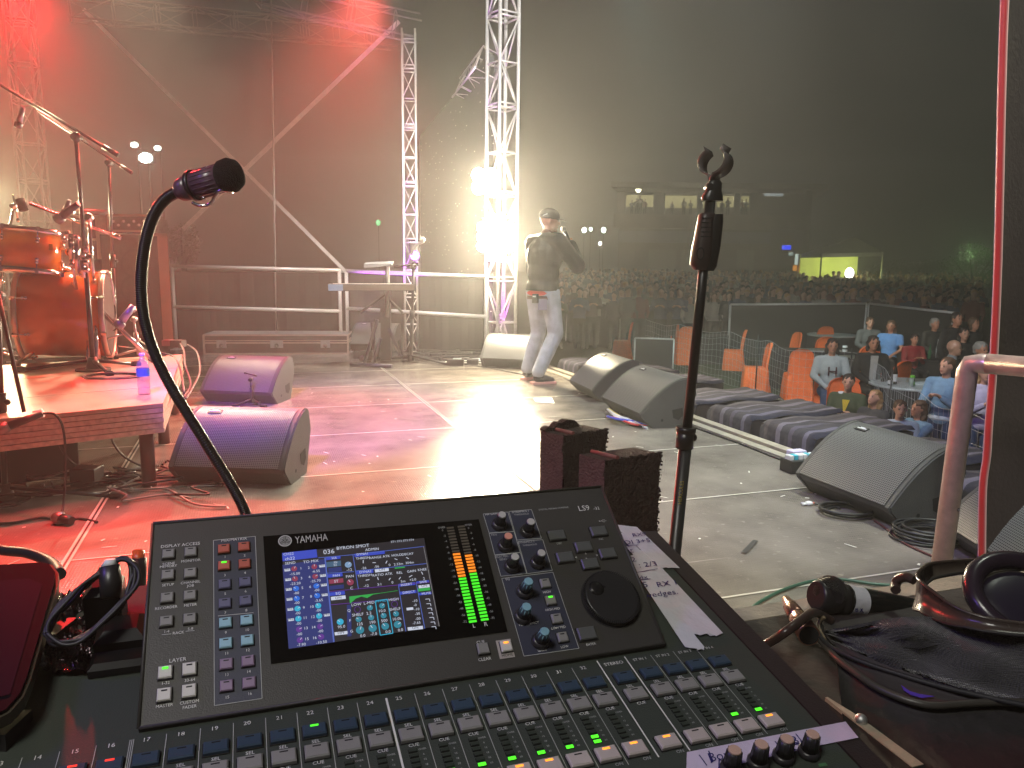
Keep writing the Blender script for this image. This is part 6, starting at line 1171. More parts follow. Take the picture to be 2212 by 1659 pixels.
# ================================================================== PEOPLE
skin = mat("skin", (0.5, 0.22, 0.13), 0.5, var=.08); skin_f = mat("skin_fair", (0.62, 0.32, 0.21), 0.5, var=.08)
eye_m = mat("eye_dark", (0.02, 0.015, 0.012), .3, var=0); lip_m = mat("lips", (0.35, 0.1, 0.09), .5, var=0)
def remesh(mb, voxel, smooth=4, deci=None):
    me = bpy.data.meshes.new("r"); me.from_pydata([tuple(p) for p in mb.v], [], mb.f); o = bpy.data.objects.new("r", me); COL.objects.link(o)
    m = o.modifiers.new("r", 'REMESH'); m.mode = 'VOXEL'; m.voxel_size = voxel; s = o.modifiers.new("s", 'SMOOTH'); s.factor = .5; s.iterations = smooth
    if deci: d = o.modifiers.new("d", 'DECIMATE'); d.ratio = deci
    dg = bpy.context.evaluated_depsgraph_get(); dg.update(); r = bpy.data.meshes.new_from_object(o.evaluated_get(dg))
    vs = [v.co.copy() for v in r.vertices]; fs = [tuple(p.vertices) for p in r.polygons]; bpy.data.objects.remove(o); bpy.data.meshes.remove(me); bpy.data.meshes.remove(r); return vs, fs
def cap_(g, a, b, ra, rb, m=None): # tapered capsule
    m = m or blk; a, b = Vc(a), Vc(b)
    if (b - a).length < 1e-5: g.ell(a, ra, m, 10, 8); return
    g.tube([a, b], [ra, rb], m, 10); g.ell(a, ra * .995, m, 10, 8); g.ell(b, rb * .995, m, 10, 8)
class Pose:
    """local frame: stands at the origin, faces +Y, x to its right; joints in metres for 1.75 m"""
    def __init__(s, sit=False, **k):
        z = -.43 if sit else 0
        s.j = dict(pel=(0, 0, .96 + z), chest=(0, .0, 1.28 + z), neck=(0, -.01, 1.47 + z), head=(0, .02, 1.63 + z), shl=(-.185, -.01, 1.41 + z), shr=(.185, -.01, 1.41 + z), ell=(-.24, -.03, 1.13 + z), elr=(.24, -.03, 1.13 + z), wrl=(-.23, .1, .9 + z), wrr=(.23, .1, .9 + z),
            hil=(-.09, 0, .93 + z), hir=(.09, 0, .93 + z))
        if sit: s.j.update(knl=(-.11, .43, .5), knr=(.11, .43, .5), anl=(-.11, .44, .09), anr=(.11, .44, .09), tol=(-.12, .58, .03), tor=(.12, .58, .03), wrl=(-.08, .3, .6), wrr=(.08, .3, .6), ell=(-.25, .05, .74), elr=(.25, .05, .74))
        else: s.j.update(knl=(-.1, .02, .5), knr=(.1, .02, .5), anl=(-.1, -.03, .09), anr=(.1, -.03, .09), tol=(-.12, .13, .03), tor=(.12, .13, .03))
        s.face = 0.0; s.tilt = 0.0
        for a, b in k.items():
            if a in s.j: s.j[a] = b
            else: setattr(s, a, b)
        s.j = {a: Vc(b) for a, b in s.j.items()}
def hand(g, wr, el, mt, curl=.5, s=1.0, side=1, fist=False):
    d = (wr - el).normalized(); u = d.cross(UP); u = u.normalized() if u.length > .1 else Vc((1, 0, 0)); n = u.cross(d)
    pc = wr + d * .045 * s; g.ell(pc, (.021 * s, .046 * s, .037 * s), mt, 10, 8, (n, d, u))
    for i in range(4):
        b = wr + d * .083 * s + u * ((i - 1.5) * .018 * s); L = (.062, .072, .068, .052)[i] * s; p1 = b + (d * math.cos(curl * .7) - n * math.sin(curl * .7)) * L * .45; a2 = curl * 1.7; p2 = p1 + (d * math.cos(a2) - n * math.sin(a2)) * L * .33; a3 = curl * 2.5; p3 = p2 + (d * math.cos(a3) - n * math.sin(a3)) * L * .26
        g.tube([b - d * .02, b, p1, p2, p3], [.0095 * s, .0095 * s, .0085 * s, .0078 * s, .006 * s], mt, 6)
    b = wr + d * .03 * s + u * side * .03 * s; g.tube([b, b + (d * .6 + u * side * .6 - n * .3) * .04 * s, b + (d * 1.3 + u * side * .65 - n * .7) * .055 * s], [.012 * s, .0105 * s, .008 * s], mt, 6)
def person(loc, face_deg, h, P, label, top, legs, hair=None, hair_style="short", voxel=.018, group=None, sk=None, long_sleeve=True, shoes=None, top_len=.0, bald=False, extra=None, hands=.6, collar=None, cat="person"):
    sk = sk or skin; s = h / 1.75; j = P.j; t = thing("person", (0, 0, 0), label, cat, group); OFF[t] = Vc((0, 0, 0))
    g = MB(); hd = j['head']; nk = j['neck']; fa = P.face; fx = Vc((math.sin(fa) * 1, math.cos(fa), P.tilt)).normalized(); fr = fx.cross(UP).normalized(); fu = fr.cross(fx); ax = (fr, fx, fu)
    hk = getattr(P, 'hk', 1.0)
    g.ell(hd + fu * .025 * hk - fx * .012 * hk, (.078 * hk, .096 * hk, .092 * hk), blk, 16, 12, ax); g.ell(hd - fu * .035 * hk + fx * .022 * hk, (.058 * hk, .068 * hk, .075 * hk), blk, 14, 10, ax)
    g.ell(hd + fx * .092 * hk - fu * .012 * hk, (.013 * hk, .018 * hk, .022 * hk), blk, 8, 6, ax); g.ell(hd + fx * .072 * hk - fu * .085 * hk, (.024 * hk, .02 * hk, .018 * hk), blk, 8, 6, ax)
    for q in (-1, 1): g.ell(hd + fr * q * .08 * hk - fx * .005 * hk - fu * .005 * hk, (.012 * hk, .02 * hk, .03 * hk), blk, 8, 6, ax)
    cap_(g, nk - Vc((0, 0, .05)), hd - fu * .03 - fx * .01, .056, .05)
    def torso(g, i):
        g.ell(j['pel'], (.15 + i, .105 + i, .12 + i), blk, 14, 10); m_ = (j['pel'] + j['chest']) / 2; g.ell(m_, (.138 + i, .1 + i, .16 + i), blk, 14, 10); g.ell(j['chest'] + Vc((0, 0, .0)), (.165 + i, .112 + i, .17 + i), blk, 14, 10)
        for q in ('shl', 'shr'): cap_(g, (nk + j['chest']) / 2 + Vc((0, 0, .04)), j[q], .065 + i, .052 + i)
        cap_(g, j['chest'], nk - Vc((0, 0, .03)), .09 + i, .06 + i * .7)
    def arm(g, q, i, cuff=1.0):
        cap_(g, j['sh' + q], j['el' + q], .05 + i, .039 + i); cap_(g, j['el' + q], lerp(j['el' + q], j['wr' + q], cuff), .038 + i, .026 + i * .8)
    def leg(g, q, i, end=1.0):
        cap_(g, j['hi' + q], j['kn' + q], .083 + i, .056 + i); cap_(g, j['kn' + q], lerp(j['kn' + q], j['an' + q], .45), .055 + i, .052 + i); cap_(g, lerp(j['kn' + q], j['an' + q], .45), lerp(j['kn' + q], j['an' + q], end), .052 + i, .037 + i * 1.2)
    torso(g, 0)
    for q in 'lr':
        arm(g, q, 0); leg(g, q, 0); cap_(g, j['an' + q] - Vc((0, 0, .04)), j['to' + q], .036, .028)
        g.ell(lerp(j['el' + q], j['wr' + q], 1.13), (.022, .034, .034), blk, 8, 6)
    vs, fs = remesh(g, voxel); b = MB(); b.add(vs, fs, sk, True)
    for q, sd in (('l', 1), ('r', -1)): hand(b, j['wr' + q], j['el' + q], sk, hands if not isinstance(hands, dict) else hands[q], 1.0, sd)
    for q in (-1, 1): b.ell(hd + fr * q * .031 * hk + fx * .083 * hk + fu * .012 * hk, (.012 * hk, .006 * hk, .007 * hk), eye_m, 8, 6, ax); b.ell(hd + fr * q * .031 * hk + fx * .088 * hk + fu * .03 * hk, (.018 * hk, .005 * hk, .004 * hk), hair or eye_m, 8, 4, ax)
    b.ell(hd + fx * .086 * hk - fu * .052 * hk, (.022 * hk, .007 * hk, .007 * hk), lip_m, 8, 6, ax)
    b.build("body", t)
    ti = getattr(P, "bulk", .02); g = MB(); torso(g, ti); 
    if top_len: g.ell(j['pel'] - Vc((0, 0, top_len)), (.165, .125, .1), blk, 14, 8)
    for q in 'lr': arm(g, q, ti, .97 if long_sleeve else .08) if long_sleeve else cap_(g, j['sh' + q], lerp(j['sh' + q], j['el' + q], .5), .07, .062)
    if collar: cap_(g, nk - Vc((0, 0, .02)), nk + Vc((0, 0, .02)), .078, .07)
    vs, fs = remesh(g, voxel, 3); b = MB(); zmin = j['pel'].z - .04 - top_len
    if hasattr(P, "hemz"): vs = [Vc((v.x, v.y, max(v.z, P.hemz))) if abs(v.x) < .19 and v.z < 1.0 else v for v in vs]
    b.add(vs, fs, top, True); b.build("top", t)
    g = MB(); g.ell(j['pel'] - Vc((0, 0, .03)), (.158, .113, .12), blk, 14, 10)
    for q in 'lr': leg(g, q, getattr(P, 'lb', .014), .95)
    vs, fs = remesh(g, voxel, 3); b = MB(); b.add(vs, fs, legs, True); b.build("trousers", t)
    for q in 'lr':
        g = MB(); a, c = j['an' + q], j['to' + q]; cap_(g, a - Vc((0, 0, .035)), c, .045, .036); g.ell(lerp(a, c, .5) - Vc((0, 0, .02)), (.04, .09, .03), blk, 10, 6); vs, fs = remesh(g, .012, 2); b = MB(); b.add(vs, fs, shoes or blk, True); b.build("shoe", t)
    if hair and not bald:
        g = MB(); g.ell(hd + fu * .045 * hk - fx * .028 * hk, (.088 * hk, .1 * hk, .084 * hk), blk, 14, 10, ax); g.ell(hd + fu * .0 - fx * .06 * hk, (.08 * hk, .06 * hk, .08 * hk), blk, 12, 8, ax)
        if hair_style == "long":
            for q in (-1, 0, 1): cap_(g, hd + fr * q * .06 - fx * .05, hd + fr * q * .075 - fx * (.07 if q == 0 else .03) - Vc((0, 0, .3)), .045, .04)
        if hair_style == "bob":
            for q in (-1, 1): cap_(g, hd + fr * q * .075 - fx * .02 + fu * .02, hd + fr * q * .08 - fx * .01 - fu * .1, .032, .03)
        if hair_style == "tail": cap_(g, hd - fx * .1 + fu * .06, hd - fx * .14 - fu * .12, .03, .022); g.ell(hd - fx * .1 + fu * .08, .035, blk)
        vs, fs = remesh(g, .012, 2); vs = [v + Vc((math.sin(v.z * 90 + v.x * 60), math.sin(v.x * 110 + v.z * 30), math.sin(v.y * 100))) * .005 for v in vs]; b = MB(); b.add(vs, fs, hair, True); b.build("hair", t)
    if extra: extra(t, j, ax, hd, nk)
    t.location = loc; t.rotation_euler = (0, 0, R_(face_deg)); t.scale = (s, s, s); return t
# ---- the singer
jeans = mat("light_denim", (0.42, 0.45, 0.55), 0.8, var=.35, vscale=9, bump=.5, bscale=14); jacket = mat("black_satin_jacket", (0.007, 0.007, 0.008), 0.42, var=.2, bump=1.0, bscale=8, spec=.35); redm = mat("red_shirt", (0.7, 0.08, 0.07), .7)
capm = mat("dark_cap", (0.012, 0.011, 0.01), .6)
sp = onz(1172, 824)
SP = Pose(lb=.026, bulk=.042, hemz=.935, face=.85, tilt=-.12, head=(.0, .075, 1.625), neck=(0, .02, 1.475), chest=(0, -.005, 1.27), pel=(0, -.03, .95), shl=(-.17, .03, 1.41), shr=(.18, .0, 1.415),
    ell=(-.25, .12, 1.13), wrl=(-.13, .3, .95), elr=(.31, .15, 1.18), wrr=(.15, .235, 1.395), hil=(-.09, -.02, .91), hir=(.09, -.02, .91), knl=(-.15, .1, .5), anl=(-.2, -.02, .1), tol=(-.23, .14, .035), knr=(.13, .04, .5), anr=(.07, -.17, .1), tor=(.14, -.03, .035))
def singer_extra(t, j, ax, hd, nk):
    fr, fx, fu = ax
    g = MB(); cap_(g, nk - Vc((0, 0, .0)), nk + Vc((0, .005, .012)), .07, .066); vs, fs = remesh(g, .01, 1); b = MB(); b.add(vs, fs, mat("knit_collar", (0.1, 0.03, 0.025), .8), True); b.build("collar", t)
    g = MB(); g.ell(hd + fu * .055 - fx * .012, (.09, .108, .078), blk, 18, 12, ax); vs, fs = remesh(g, .009, 1); vs2 = []
    for v in vs:
        dz = (v - hd).dot(fu); v2 = v if dz > .022 else v + fu * (.022 - dz); vs2.append(v2)
    b = MB(); b.add(vs2, fs, capm, True)
    n = 12; ring = []
    for sgn in (0, 1):
        for k in range(n + 1): a = math.pi * k / n; ring.append(hd + fr * .07 * math.cos(a) + fx * (.075 + .085 * math.sin(a)) + fu * (.034 - .012 * math.sin(a) + .006 * sgn))
        
    b.add(ring, [tuple(range(n + 1))[::-1], tuple(range(n + 1, 2 * n + 2))] + [(k, k + 1, n + 2 + k, n + 1 + k) for k in range(n)], capm, False); c = b.build("cap", t)
    b = MB(); q = hd - fx * .06 + fr * .085 + fu * .055; b.box(q, (.004, .05, .014), white_mark, (fr, (fx * .8 + fu * .4).normalized(), fu)); b.build("cap_logo", c, "small white mark on the cap's side")
    g = MB(); g.ell(j['pel'] + Vc((0, 0, -.04)), (.176, .132, .045), blk, 24, 8); b = MB(); b.add(g.v, g.f, redm, True); b.build("shirt_hem", t, "red shirt hem showing below the jacket")
    b = MB(); b.bbox(j['pel'] + Vc((.03, -.14, -.09)), (.06, .03, .09), blk); b.box(j['pel'] + Vc((.03, -.158, -.07)), (.04, .004, .015), white_mark); b.build("belt_pack", t)
    b = MB(); m = (j['pel'] - Vc((0, 0, .085)));
    n = 24; b.add([m + Vc((math.cos(2 * math.pi * k / n) * .172, math.sin(2 * math.pi * k / n) * .128, dz)) for dz in (-.018, .018) for k in range(n)], [(k, (k + 1) % n, n + (k + 1) % n, n + k) for k in range(n)], mat("belt_leather", (.08, .03, .02), .4), True); b.build("belt", t)
    b = MB()
    for q in ((.1, -.11, -.15), ): c = j['pel'] + Vc(q); b.box(c, (.1, .006, .11), mat("pocket_seam", (.2, .2, .3), .8), (Vc((1, .25, 0)).normalized(), Vc((-.25, 1, 0)).normalized(), UP))
    b.build("back_pocket", t)
    for q in 'lr':
        b = MB(); w, e = j['wr' + q], j['el' + q]; d = (w - e).normalized(); b.tube([w - d * .045, w - d * .005], [.042, .038], mat("knit_collar", (.1, .03, .025), .8), 14); b.build("cuff", t)
        a, c = j['an' + q], j['to' + q]; b = MB(); dz = Vc((c.x - a.x, c.y - a.y, 0)).normalized(); m = Vc(((a.x + c.x) / 2, (a.y + c.y) / 2, .012)); b.bbox(m - dz * .012, (.084, .26, .024), mat("pink_sole", (.75, .35, .33), .5), (Vc((dz.y, -dz.x, 0)), dz, UP), .006); b.build("sole", t)
faceang = math.degrees(math.atan2(-(0.93), 0.36)) # towards the audience
singer = person(Vc((sp.x, sp.y, 0)), -42, 1.76, SP, "singer in dark cap, black satin jacket and pale jeans, microphone raised to his mouth", jacket, jeans, None, voxel=.011, sk=mat("singer_skin", (.5, .26, .2), .5), shoes=mat("dark_trainer", (.03, .028, .04), .5), extra=singer_extra, hands=dict(l=.5, r=1.05))
bpy.context.view_layer.update()
mw = Matrix.Translation(singer.location) @ Matrix.Rotation(R_(-42), 4, 'Z') @ Matrix.Scale(1.76 / 1.75, 4)
a, b_ = mw @ Vc((.155, .235, 1.40)), mw @ Vc((.1, .175, 1.55))
t = thing("vocal_microphone", a, "microphone held in the singer's raised hand at his mouth", "microphone"); d = (b_ - a).normalized()
g = MB(); g.tube([a, a + d * .15], [.011, .017], blkm, 12); g.build("handle", t); g = MB(); g.ell(a + d * .175, .026, mat("mic_mesh", (.25, .25, .25), .4, .8)); g.build("grille", t)

# ================================================================== AUDIENCE
G0 = -1.2
def cm(n, c, r=.85, **k): k.setdefault("bump", .5); k.setdefault("bscale", 11); return mat(n, c, r, **k)
denim = cm("denim_jacket", (.17, .3, .45), bump=.4, bscale=20, var=.25); ltdenim = cm("pale_denim", (.5, .62, .7), var=.2); navy = cm("navy_jeans", (.012, .03, .11)); blackc = cm("black_cloth", (.012, .012, .014)); bluej = cm("blue_jeans", (.03, .07, .16))
h_dk = cm("hair_dark", (.02, .012, .01), .6); h_br = cm("hair_brown", (.09, .045, .022), .6); h_bl = cm("hair_blond", (.35, .2, .08), .6); h_gr = cm("hair_grey", (.3, .28, .25), .6)
def head_depth(py, px, hz): # depth at which a head of height hz above the ground appears at this pixel
    r = ray(px, py); return (G0 + hz - H) / (r.z / r.y)
def seat(px, py, hz, face, label, top, legs, hair=None, style="short", h=1.68, P=None, grp="audience members near the stage", sit=True, **k):
    d = head_depth(py, px, hz); q = ony(px, py, d); P = P or Pose(sit=sit); zz = P.j['head'].z * h / 1.75
    base = G0 + hz - zz; return person(Vc((q.x, q.y, base)), face, h, P, label, top, legs, hair, style, group=grp, **k)
def clap(sit=True, w=.03, z=.0, **k): zz = 0 if not sit else -.43; return Pose(sit=sit, wrl=(-w, .27, 1.22 + zz + z), wrr=(w, .27, 1.22 + zz + z), ell=(-.24, .1, 1.08 + zz), elr=(.24, .1, 1.08 + zz), **k)
hood = cm("grey_hoodie", (.4, .45, .46), .9, bump=.3, bscale=14)
def ex_h(t, j, ax, hd, nk):
    b = MB(); b.text(j['chest'] + Vc((.0, .145, -.09)), Vc((-1, 0, 0)), UP, Vc((0, 1, 0)), "H", .2, cm("dark_red_letter", (.06, .01, .02)), .004, .5, sx=1.1); b.build("hoodie_letter", t)
    g = MB(); cap_(g, nk + Vc((-.05, -.02, -.01)), nk + Vc((.05, -.02, -.01)), .06, .06); g.ell(nk + Vc((0, -.05, -.02)), (.1, .06, .06), blk); vs, fs = remesh(g, .014, 2); b = MB(); b.add(vs, fs, hood, True); b.build("hood", t)
seat(1798, 748, 1.25, 165, "seated woman in pale grey hoodie with a dark letter H on the chest", hood, bluej, h_dk, "bob", extra=ex_h, sk=skin)
def ex_sc(t, j, ax, hd, nk): b = MB(); b.hexa([j['chest'] + Vc(q) for q in ((-.03, .13, -.2), (.06, .13, -.2), (.05, .15, -.2), (-.03, .15, -.2), (-.06, .1, .17), (.05, .1, .17), (.05, .125, .17), (-.06, .125, .17))], cm("patterned_scarf", (.4, .38, .36))); b.build("scarf", t)
seat(1886, 742, 1.28, 172, "seated woman in black coat with pale patterned scarf and short dark hair", blackc, blackc, h_dk, "bob", extra=ex_sc)
def ex_y(t, j, ax, hd, nk): b = MB(); b.add([j['chest'] + Vc(q) for q in ((-.05, .14, .12), (.05, .14, .12), (.02, .15, -.1))], [(0, 1, 2)], cm("yellow_shirt", (.7, .5, .03))); b.build("shirt", t); g = MB(); g.ell(nk + Vc((.08, .0, -.01)), (.07, .06, .035), blk); b = MB(); b.add(g.v, g.f, white_mark, True); b.build("lining", t)
seat(1833, 826, 1.02, 150, "girl in olive jacket over yellow shirt clapping behind the striped covers", cm("olive_jacket", (.05, .07, .03)), navy, h_dk, "tail", 1.5, clap(), extra=ex_y, sk=skin_f)
seat(1890, 860, .96, 118, "blond girl looking up to the left in black and white top", cm("black_white_top", (.05, .05, .055)), navy, h_bl, "long", 1.4, clap(tilt=.25), sk=skin_f)
seat(1944, 884, .95, 165, "girl with hair tied back in pale denim jacket, mouth open", ltdenim, navy, h_br, "tail", 1.38, clap(), sk=skin_f)
seat(1986, 884, .92, 100, "girl with long brown hair in blue denim jacket turned away at the quilts", denim, navy, h_br, "long", 1.4, Pose(sit=True, ell=(-.3, .2, .9), wrl=(-.2, .35, .75)))
def ex_b(t, j, ax, hd, nk): b = MB(); b.ell(j['pel'] + Vc((0, 0, .0)), (.178, .135, .07), cm("white_tee", (.5, .56, .65)), 18, 8); b.build("t_shirt_hem", t)
seat(2046, 792, 1.36, 130, "standing boy in blue denim jacket and navy trousers clapping his hands", denim, navy, h_br, "short", 1.45, clap(False, .07, .03, face=.35), sit=False, extra=ex_b, sk=skin_f, grp="audience members near the stage", voxel=.015)
seat(1879, 697, 1.27, 175, "seated woman in grey off shoulder top by the corner of the black fence", cm("grey_top", (.12, .12, .115)), blackc, h_br, "short", sk=skin_f)
seat(1925, 705, 1.27, 140, "seated woman in light blue blouse with long brown hair", cm("light_blue_blouse", (.14, .3, .6)), blackc, h_br, "long", sk=skin, long_sleeve=False)
seat(1975, 733, 1.1, 178, "seated child in red top clasping hands", cm("red_top", (.25, .015, .02)), blackc, h_dk, "short", 1.45, clap())
seat(2019, 700, 1.3, 185, "seated man in dark shirt between the far tables", cm("dark_shirt", (.02, .022, .02)), blackc, h_gr, "short", 1.75)
seat(2082, 722, 1.32, 175, "woman in black with a pale headband behind the bald man", blackc, blackc, h_dk, "long", sk=skin_f)
def ex_g(t, j, ax, hd, nk):
    fr, fx, fu = ax; b = MB()
    for q in (-1, 1): b.tube([hd + fr * q * .032 + fx * .1 + fu * .012 + fr * .022 * math.cos(a) + fu * .016 * math.sin(a) for a in [i * math.pi / 5 for i in range(11)]], .0025, eye_m, 5)
    b.build("glasses", t)
    g = MB(); cap_(g, nk, nk + Vc((0, .01, .03)), .07, .064); b = MB(); b.add(g.v, g.f, cm("grey_polo", (.25, .28, .3)), True); b.build("polo_neck", t)
seat(2059, 752, 1.3, 215, "bald man with glasses in dark coat turned towards the right", cm("dark_coat", (.02, .025, .03)), blackc, None, "short", 1.78, bald=True, extra=ex_g, sk=cm("bald_skin", (.55, .3, .2), .4))
seat(2118, 757, 1.3, 190, "grey haired man clapping at the edge of the dark curtain", cm("grey_shirt", (.2, .17, .17)), blackc, h_gr, "short", 1.72, clap())
seat(2060, 716, 1.3, 180, "seated person with reddish face behind the bald man's head", blackc, blackc, h_br, "long")
seat(2066, 690, 1.55, 190, "dark dressed man standing behind the seated people near the curtain", blackc, blackc, h_dk, "short", 1.72, Pose(), sit=False)
seat(2103, 700, 1.45, 200, "dark dressed woman standing beside the curtain edge behind the tables", blackc, blackc, h_br, "bob", 1.6, Pose(), sit=False)
seat(2128, 806, 1.3, 165, "child in lilac white jumper and blue jeans standing behind the near railing", cm("lilac_jumper", (.62, .55, .7), bump=.4, bscale=10), bluej, h_bl, "long", 1.42, clap(False, .06, .02), sit=False, voxel=.015, sk=skin_f)
# ---- orange covered chairs
oc = cm("orange_chair_cover", (.85, .15, .03), .75, bump=.7, bscale=7, var=.15)
def make_chair():
    t = thing("covered_chair", (0, 0, 0), "", "chair", "orange covered banquet chairs")
    g = MB(); n = 12; rows = []
    for k in range(13):
        z = k / 12 * .95; s = k / 12; w = .2 + .015 * math.sin(s * 3) - (.035 * max(0, s - .85) / .15) + .02 * (1 - s) ** 2; y = -.2 - .1 * max(0, (s - .5)) + .04 * math.sin(s * 3.1) - .05 * (1 - s) ** 2; th = .07 - .03 * s
        rows.append([Vc((w * (-1 + 2 * i / n), y - .02 * (1 - (2 * i / n - 1) ** 2) - th / 2, z + (0 if k < 12 else -.05 * abs(2 * i / n - 1) ** 3))) for i in range(n + 1)])
    sheet(rows, oc, g, thick=Vc((0, .05, 0))); g.build("back_cover", t)
    g = MB(); vs = []
    for z, e in ((0, .245), (.2, .235), (.44, .215), (.47, .2)):
        for i in range(24): a = 2 * math.pi * i / 24; ca, sa = math.cos(a), math.sin(a); f = max(abs(ca), abs(sa)); vs.append(Vc((ca / f * e * (1 + .02 * math.sin(a * 9)), sa / f * e, z)))
    g.add(vs, [(j * 24 + i, j * 24 + (i + 1) % 24, (j + 1) * 24 + (i + 1) % 24, (j + 1) * 24 + i) for j in range(3) for i in range(24)] + [tuple(range(72, 96))], oc, True); g.build("seat_cover", t); return t
ch0 = make_chair(); used = False
def chair(px, d, rz, label, zoff=0):
    global used
    q = ony(px, 700, d); p = Vc((q.x, d, G0 + zoff))
    if not used: used = True; ch0.location = p; ch0.rotation_euler = (0, 0, R_(rz)); ch0["label"] = label; return ch0
    return dup(ch0, p, R_(rz), label)
chair(1731, 14.0, -8, "nearest empty orange chair seen from behind, left of the hoodie woman")
chair(1638, 14.9, 80, "orange chair seen edge on, left of the nearest empty chair")
chair(1588, 18.0, 75, "orange chair with curved side profile beside the microphone stand")
chair(1480, 19.0, 3, "tall orange chair partly hidden by the foreground microphone stand")
chair(1703, 17.4, 95, "orange chair facing left behind the long black table")
chair(1776, 16.6, 5, "orange chair seen from behind, at the back of the long black table")
chair(1775, 19.5, 8, "farthest orange chair top showing above another orange chair back")
chair(1468, 21.5, 20, "small far orange chair behind the tall one at the microphone stand")
chair(1345, 20.0, 80, "dim orange chair near the dark fence to the left of the microphone stand")
chair(1802, 11.4, 160, "orange chair in which the hoodie woman sits"); chair(1845, 9.9, 172, "orange chair showing right of the olive jacket girl")
chair(1930, 12.3, 30, "orange chair at the round table behind the railing net"); chair(1868, 14.8, 10, "orange chair back behind the woman in the black coat")
chair(1892, 12.2, 175, "orange chair under the woman in the black coat")
# ---- tables
tcl = cm("black_tablecloth", (.013, .013, .016), .8, bump=.4, bscale=5); tw = cm("white_tabletop", (.6, .66, .66), .3)
def table(px, d, w, dep, label, round_=False, top=None, rz=0):
    q = ony(px, 700, d); o = Vc((q.x, d, G0)); t = thing("table", o, label, "table", "tables for the seated audience"); ax = (Vc((math.cos(rz), math.sin(rz), 0)), Vc((-math.sin(rz), math.cos(rz), 0)), UP)
    g = MB()
    if round_: g.tube([o + UP * .71, o + UP * .745], w / 2, top or tw, 32); g.build("table_top", t); g = MB(); vs = []
    if round_:
        n = 40
        for z, k in ((.705, 0), (.35, .03), (.02, .06)):
            for i in range(n): a = 2 * math.pi * i / n; r = w / 2 * .97 + k * math.sin(a * 9); vs.append(o + Vc((r * math.cos(a), r * math.sin(a), z)))
        g.add(vs, [(j * n + i, j * n + (i + 1) % n, (j + 1) * n + (i + 1) % n, (j + 1) * n + i) for j in range(2) for i in range(n)], tcl, True); g.build("tablecloth", t)
    else: g.bbox(o + UP * .37, (w, dep, .74), tcl, ax, .02); g.build("tablecloth", t); g = MB(); g.box(o + UP * .735, (w - .06, dep - .06, .02), top or tcl, ax); g.build("table_top", t)
    return o
o1 = table(1745, 15.6, 1.5, .8, "long black clothed table left of the hoodie woman, silver tray on it"); o2 = table(1830, 14.4, 1.5, .8, "black clothed table behind the hoodie woman")
o3 = table(1988, 11.1, 1.25, 0, "round table with pale top and bottles behind the net, beside the boy", True); o4 = table(2030, 14.5, 1.2, 0, "far round table with bottles in front of the man in the dark shirt", True, tcl); o5 = table(1527, 19.3, .9, .8, "dark table at the left beside the foreground microphone stand")
o6 = table(1800, 19.3, 1.2, 0, "farthest round table, near the black fence", True, cm("dim_top", (.25, .26, .26)))
def tray(o, dx, dy, w, label): 
    g = MB(); g.bbox(o + Vc((dx, dy, .765)), (w, .3, .03), mat("silver_tray", (.55, .55, .5), .3, .8, var=.3, vscale=30, bump=1, bscale=30)); one(g, "serving_tray", label, "tray")
tray(o1, .2, -.2, .75, "silver tray on the black table left of the hoodie woman"); tray(o2, .1, -.2, .45, "small silver tray just right of the hoodie woman's head")
btp = [(0, .032), (.13, .034), (.18, .018), (.25, .012), (.27, .014)]
def bottle(o, mt, label, h=1.0, cap=None, name="bottle", lab=None):
    t = thing(name, o, label, "bottle", "drinks on the audience tables"); g = MB(); g.tube([o + UP * z * h for z, _ in btp], [r for _, r in btp], mt, 12); g.build("bottle_body", t)
    if lab: g = MB(); g.tube([o + UP * .03 * h, o + UP * .11 * h], .036, lab, 12, cap=False); g.build("bottle_label", t)
gb = mat("green_glass", (.02, .12, .05), .15); db = mat("dark_glass", (.015, .01, .008), .12); cb_ = mat("clear_glass", (.5, .55, .55), .1, alpha=.6)
bottle(o3 + Vc((-.35, -.1, .745)), db, "dark bottle with big white label on the round table", 1.35, lab=white_mark); bottle(o3 + Vc((-.46, -.2, .745)), db, "small dark bottle at the round table's left edge", .7, lab=white_mark)
def can(o, mt, label, r=.033, h=.14): t = thing("drink_can", o, label, "can", "drinks on the audience tables"); g = MB(); g.tube([o, o + UP * h * .06, o + UP * h * .92, o + UP * h], [r * .85, r, r, r * .85], mt, 14); g.build("can_body", t); g = MB(); g.tube([o + UP * h * .4, o + UP * h * .7], r * 1.02, mat("can_stripe", (.02, .03, .02), .4), 14, cap=False); g.build("stripe", t)
lime = mat("lime_can", (.2, .75, .05), .3, .3)
can(o3 + Vc((-.12, -.15, .745)), lime, "lime green can in the middle of the round table"); can(o3 + Vc((.28, -.2, .745)), lime, "lime green can beside the boy's shoulder")
t = thing("drinking_glass", o3 + Vc((-.22, -.32, .745)), "clear glass at the front of the round table", "glass"); g = MB(); g.tube([o3 + Vc((-.22, -.32, .745)), o3 + Vc((-.22, -.32, .87))], [.03, .036], cb_, 14); g.build("glass_body", t)
g = MB(); g.bbox(o3 + Vc((.05, -.1, .765)), (.25, .12, .04), tw); g.bbox(o3 + Vc((.1, .1, .775)), (.3, .1, .05), mat("silver_tray", (.55, .55, .5), .3)); one(g, "napkin_pile", "pile of white napkins on the round table", "napkins")
bottle(o4 + Vc((-.3, -.3, .745)), gb, "green bottle at the left of the far round table", 1.0); bottle(o4 + Vc((.1, -.3, .745)), mat("blue_can", (.05, .2, .7), .3), "blue bottle on the far round table", .8); bottle(o4 + Vc((.25, -.2, .745)), gb, "tall green bottle right of the blue one on the far table", 1.5); bottle(o4 + Vc((-.05, -.1, .745)), cb_, "clear bottle in front of the man in the dark shirt", 1.3)
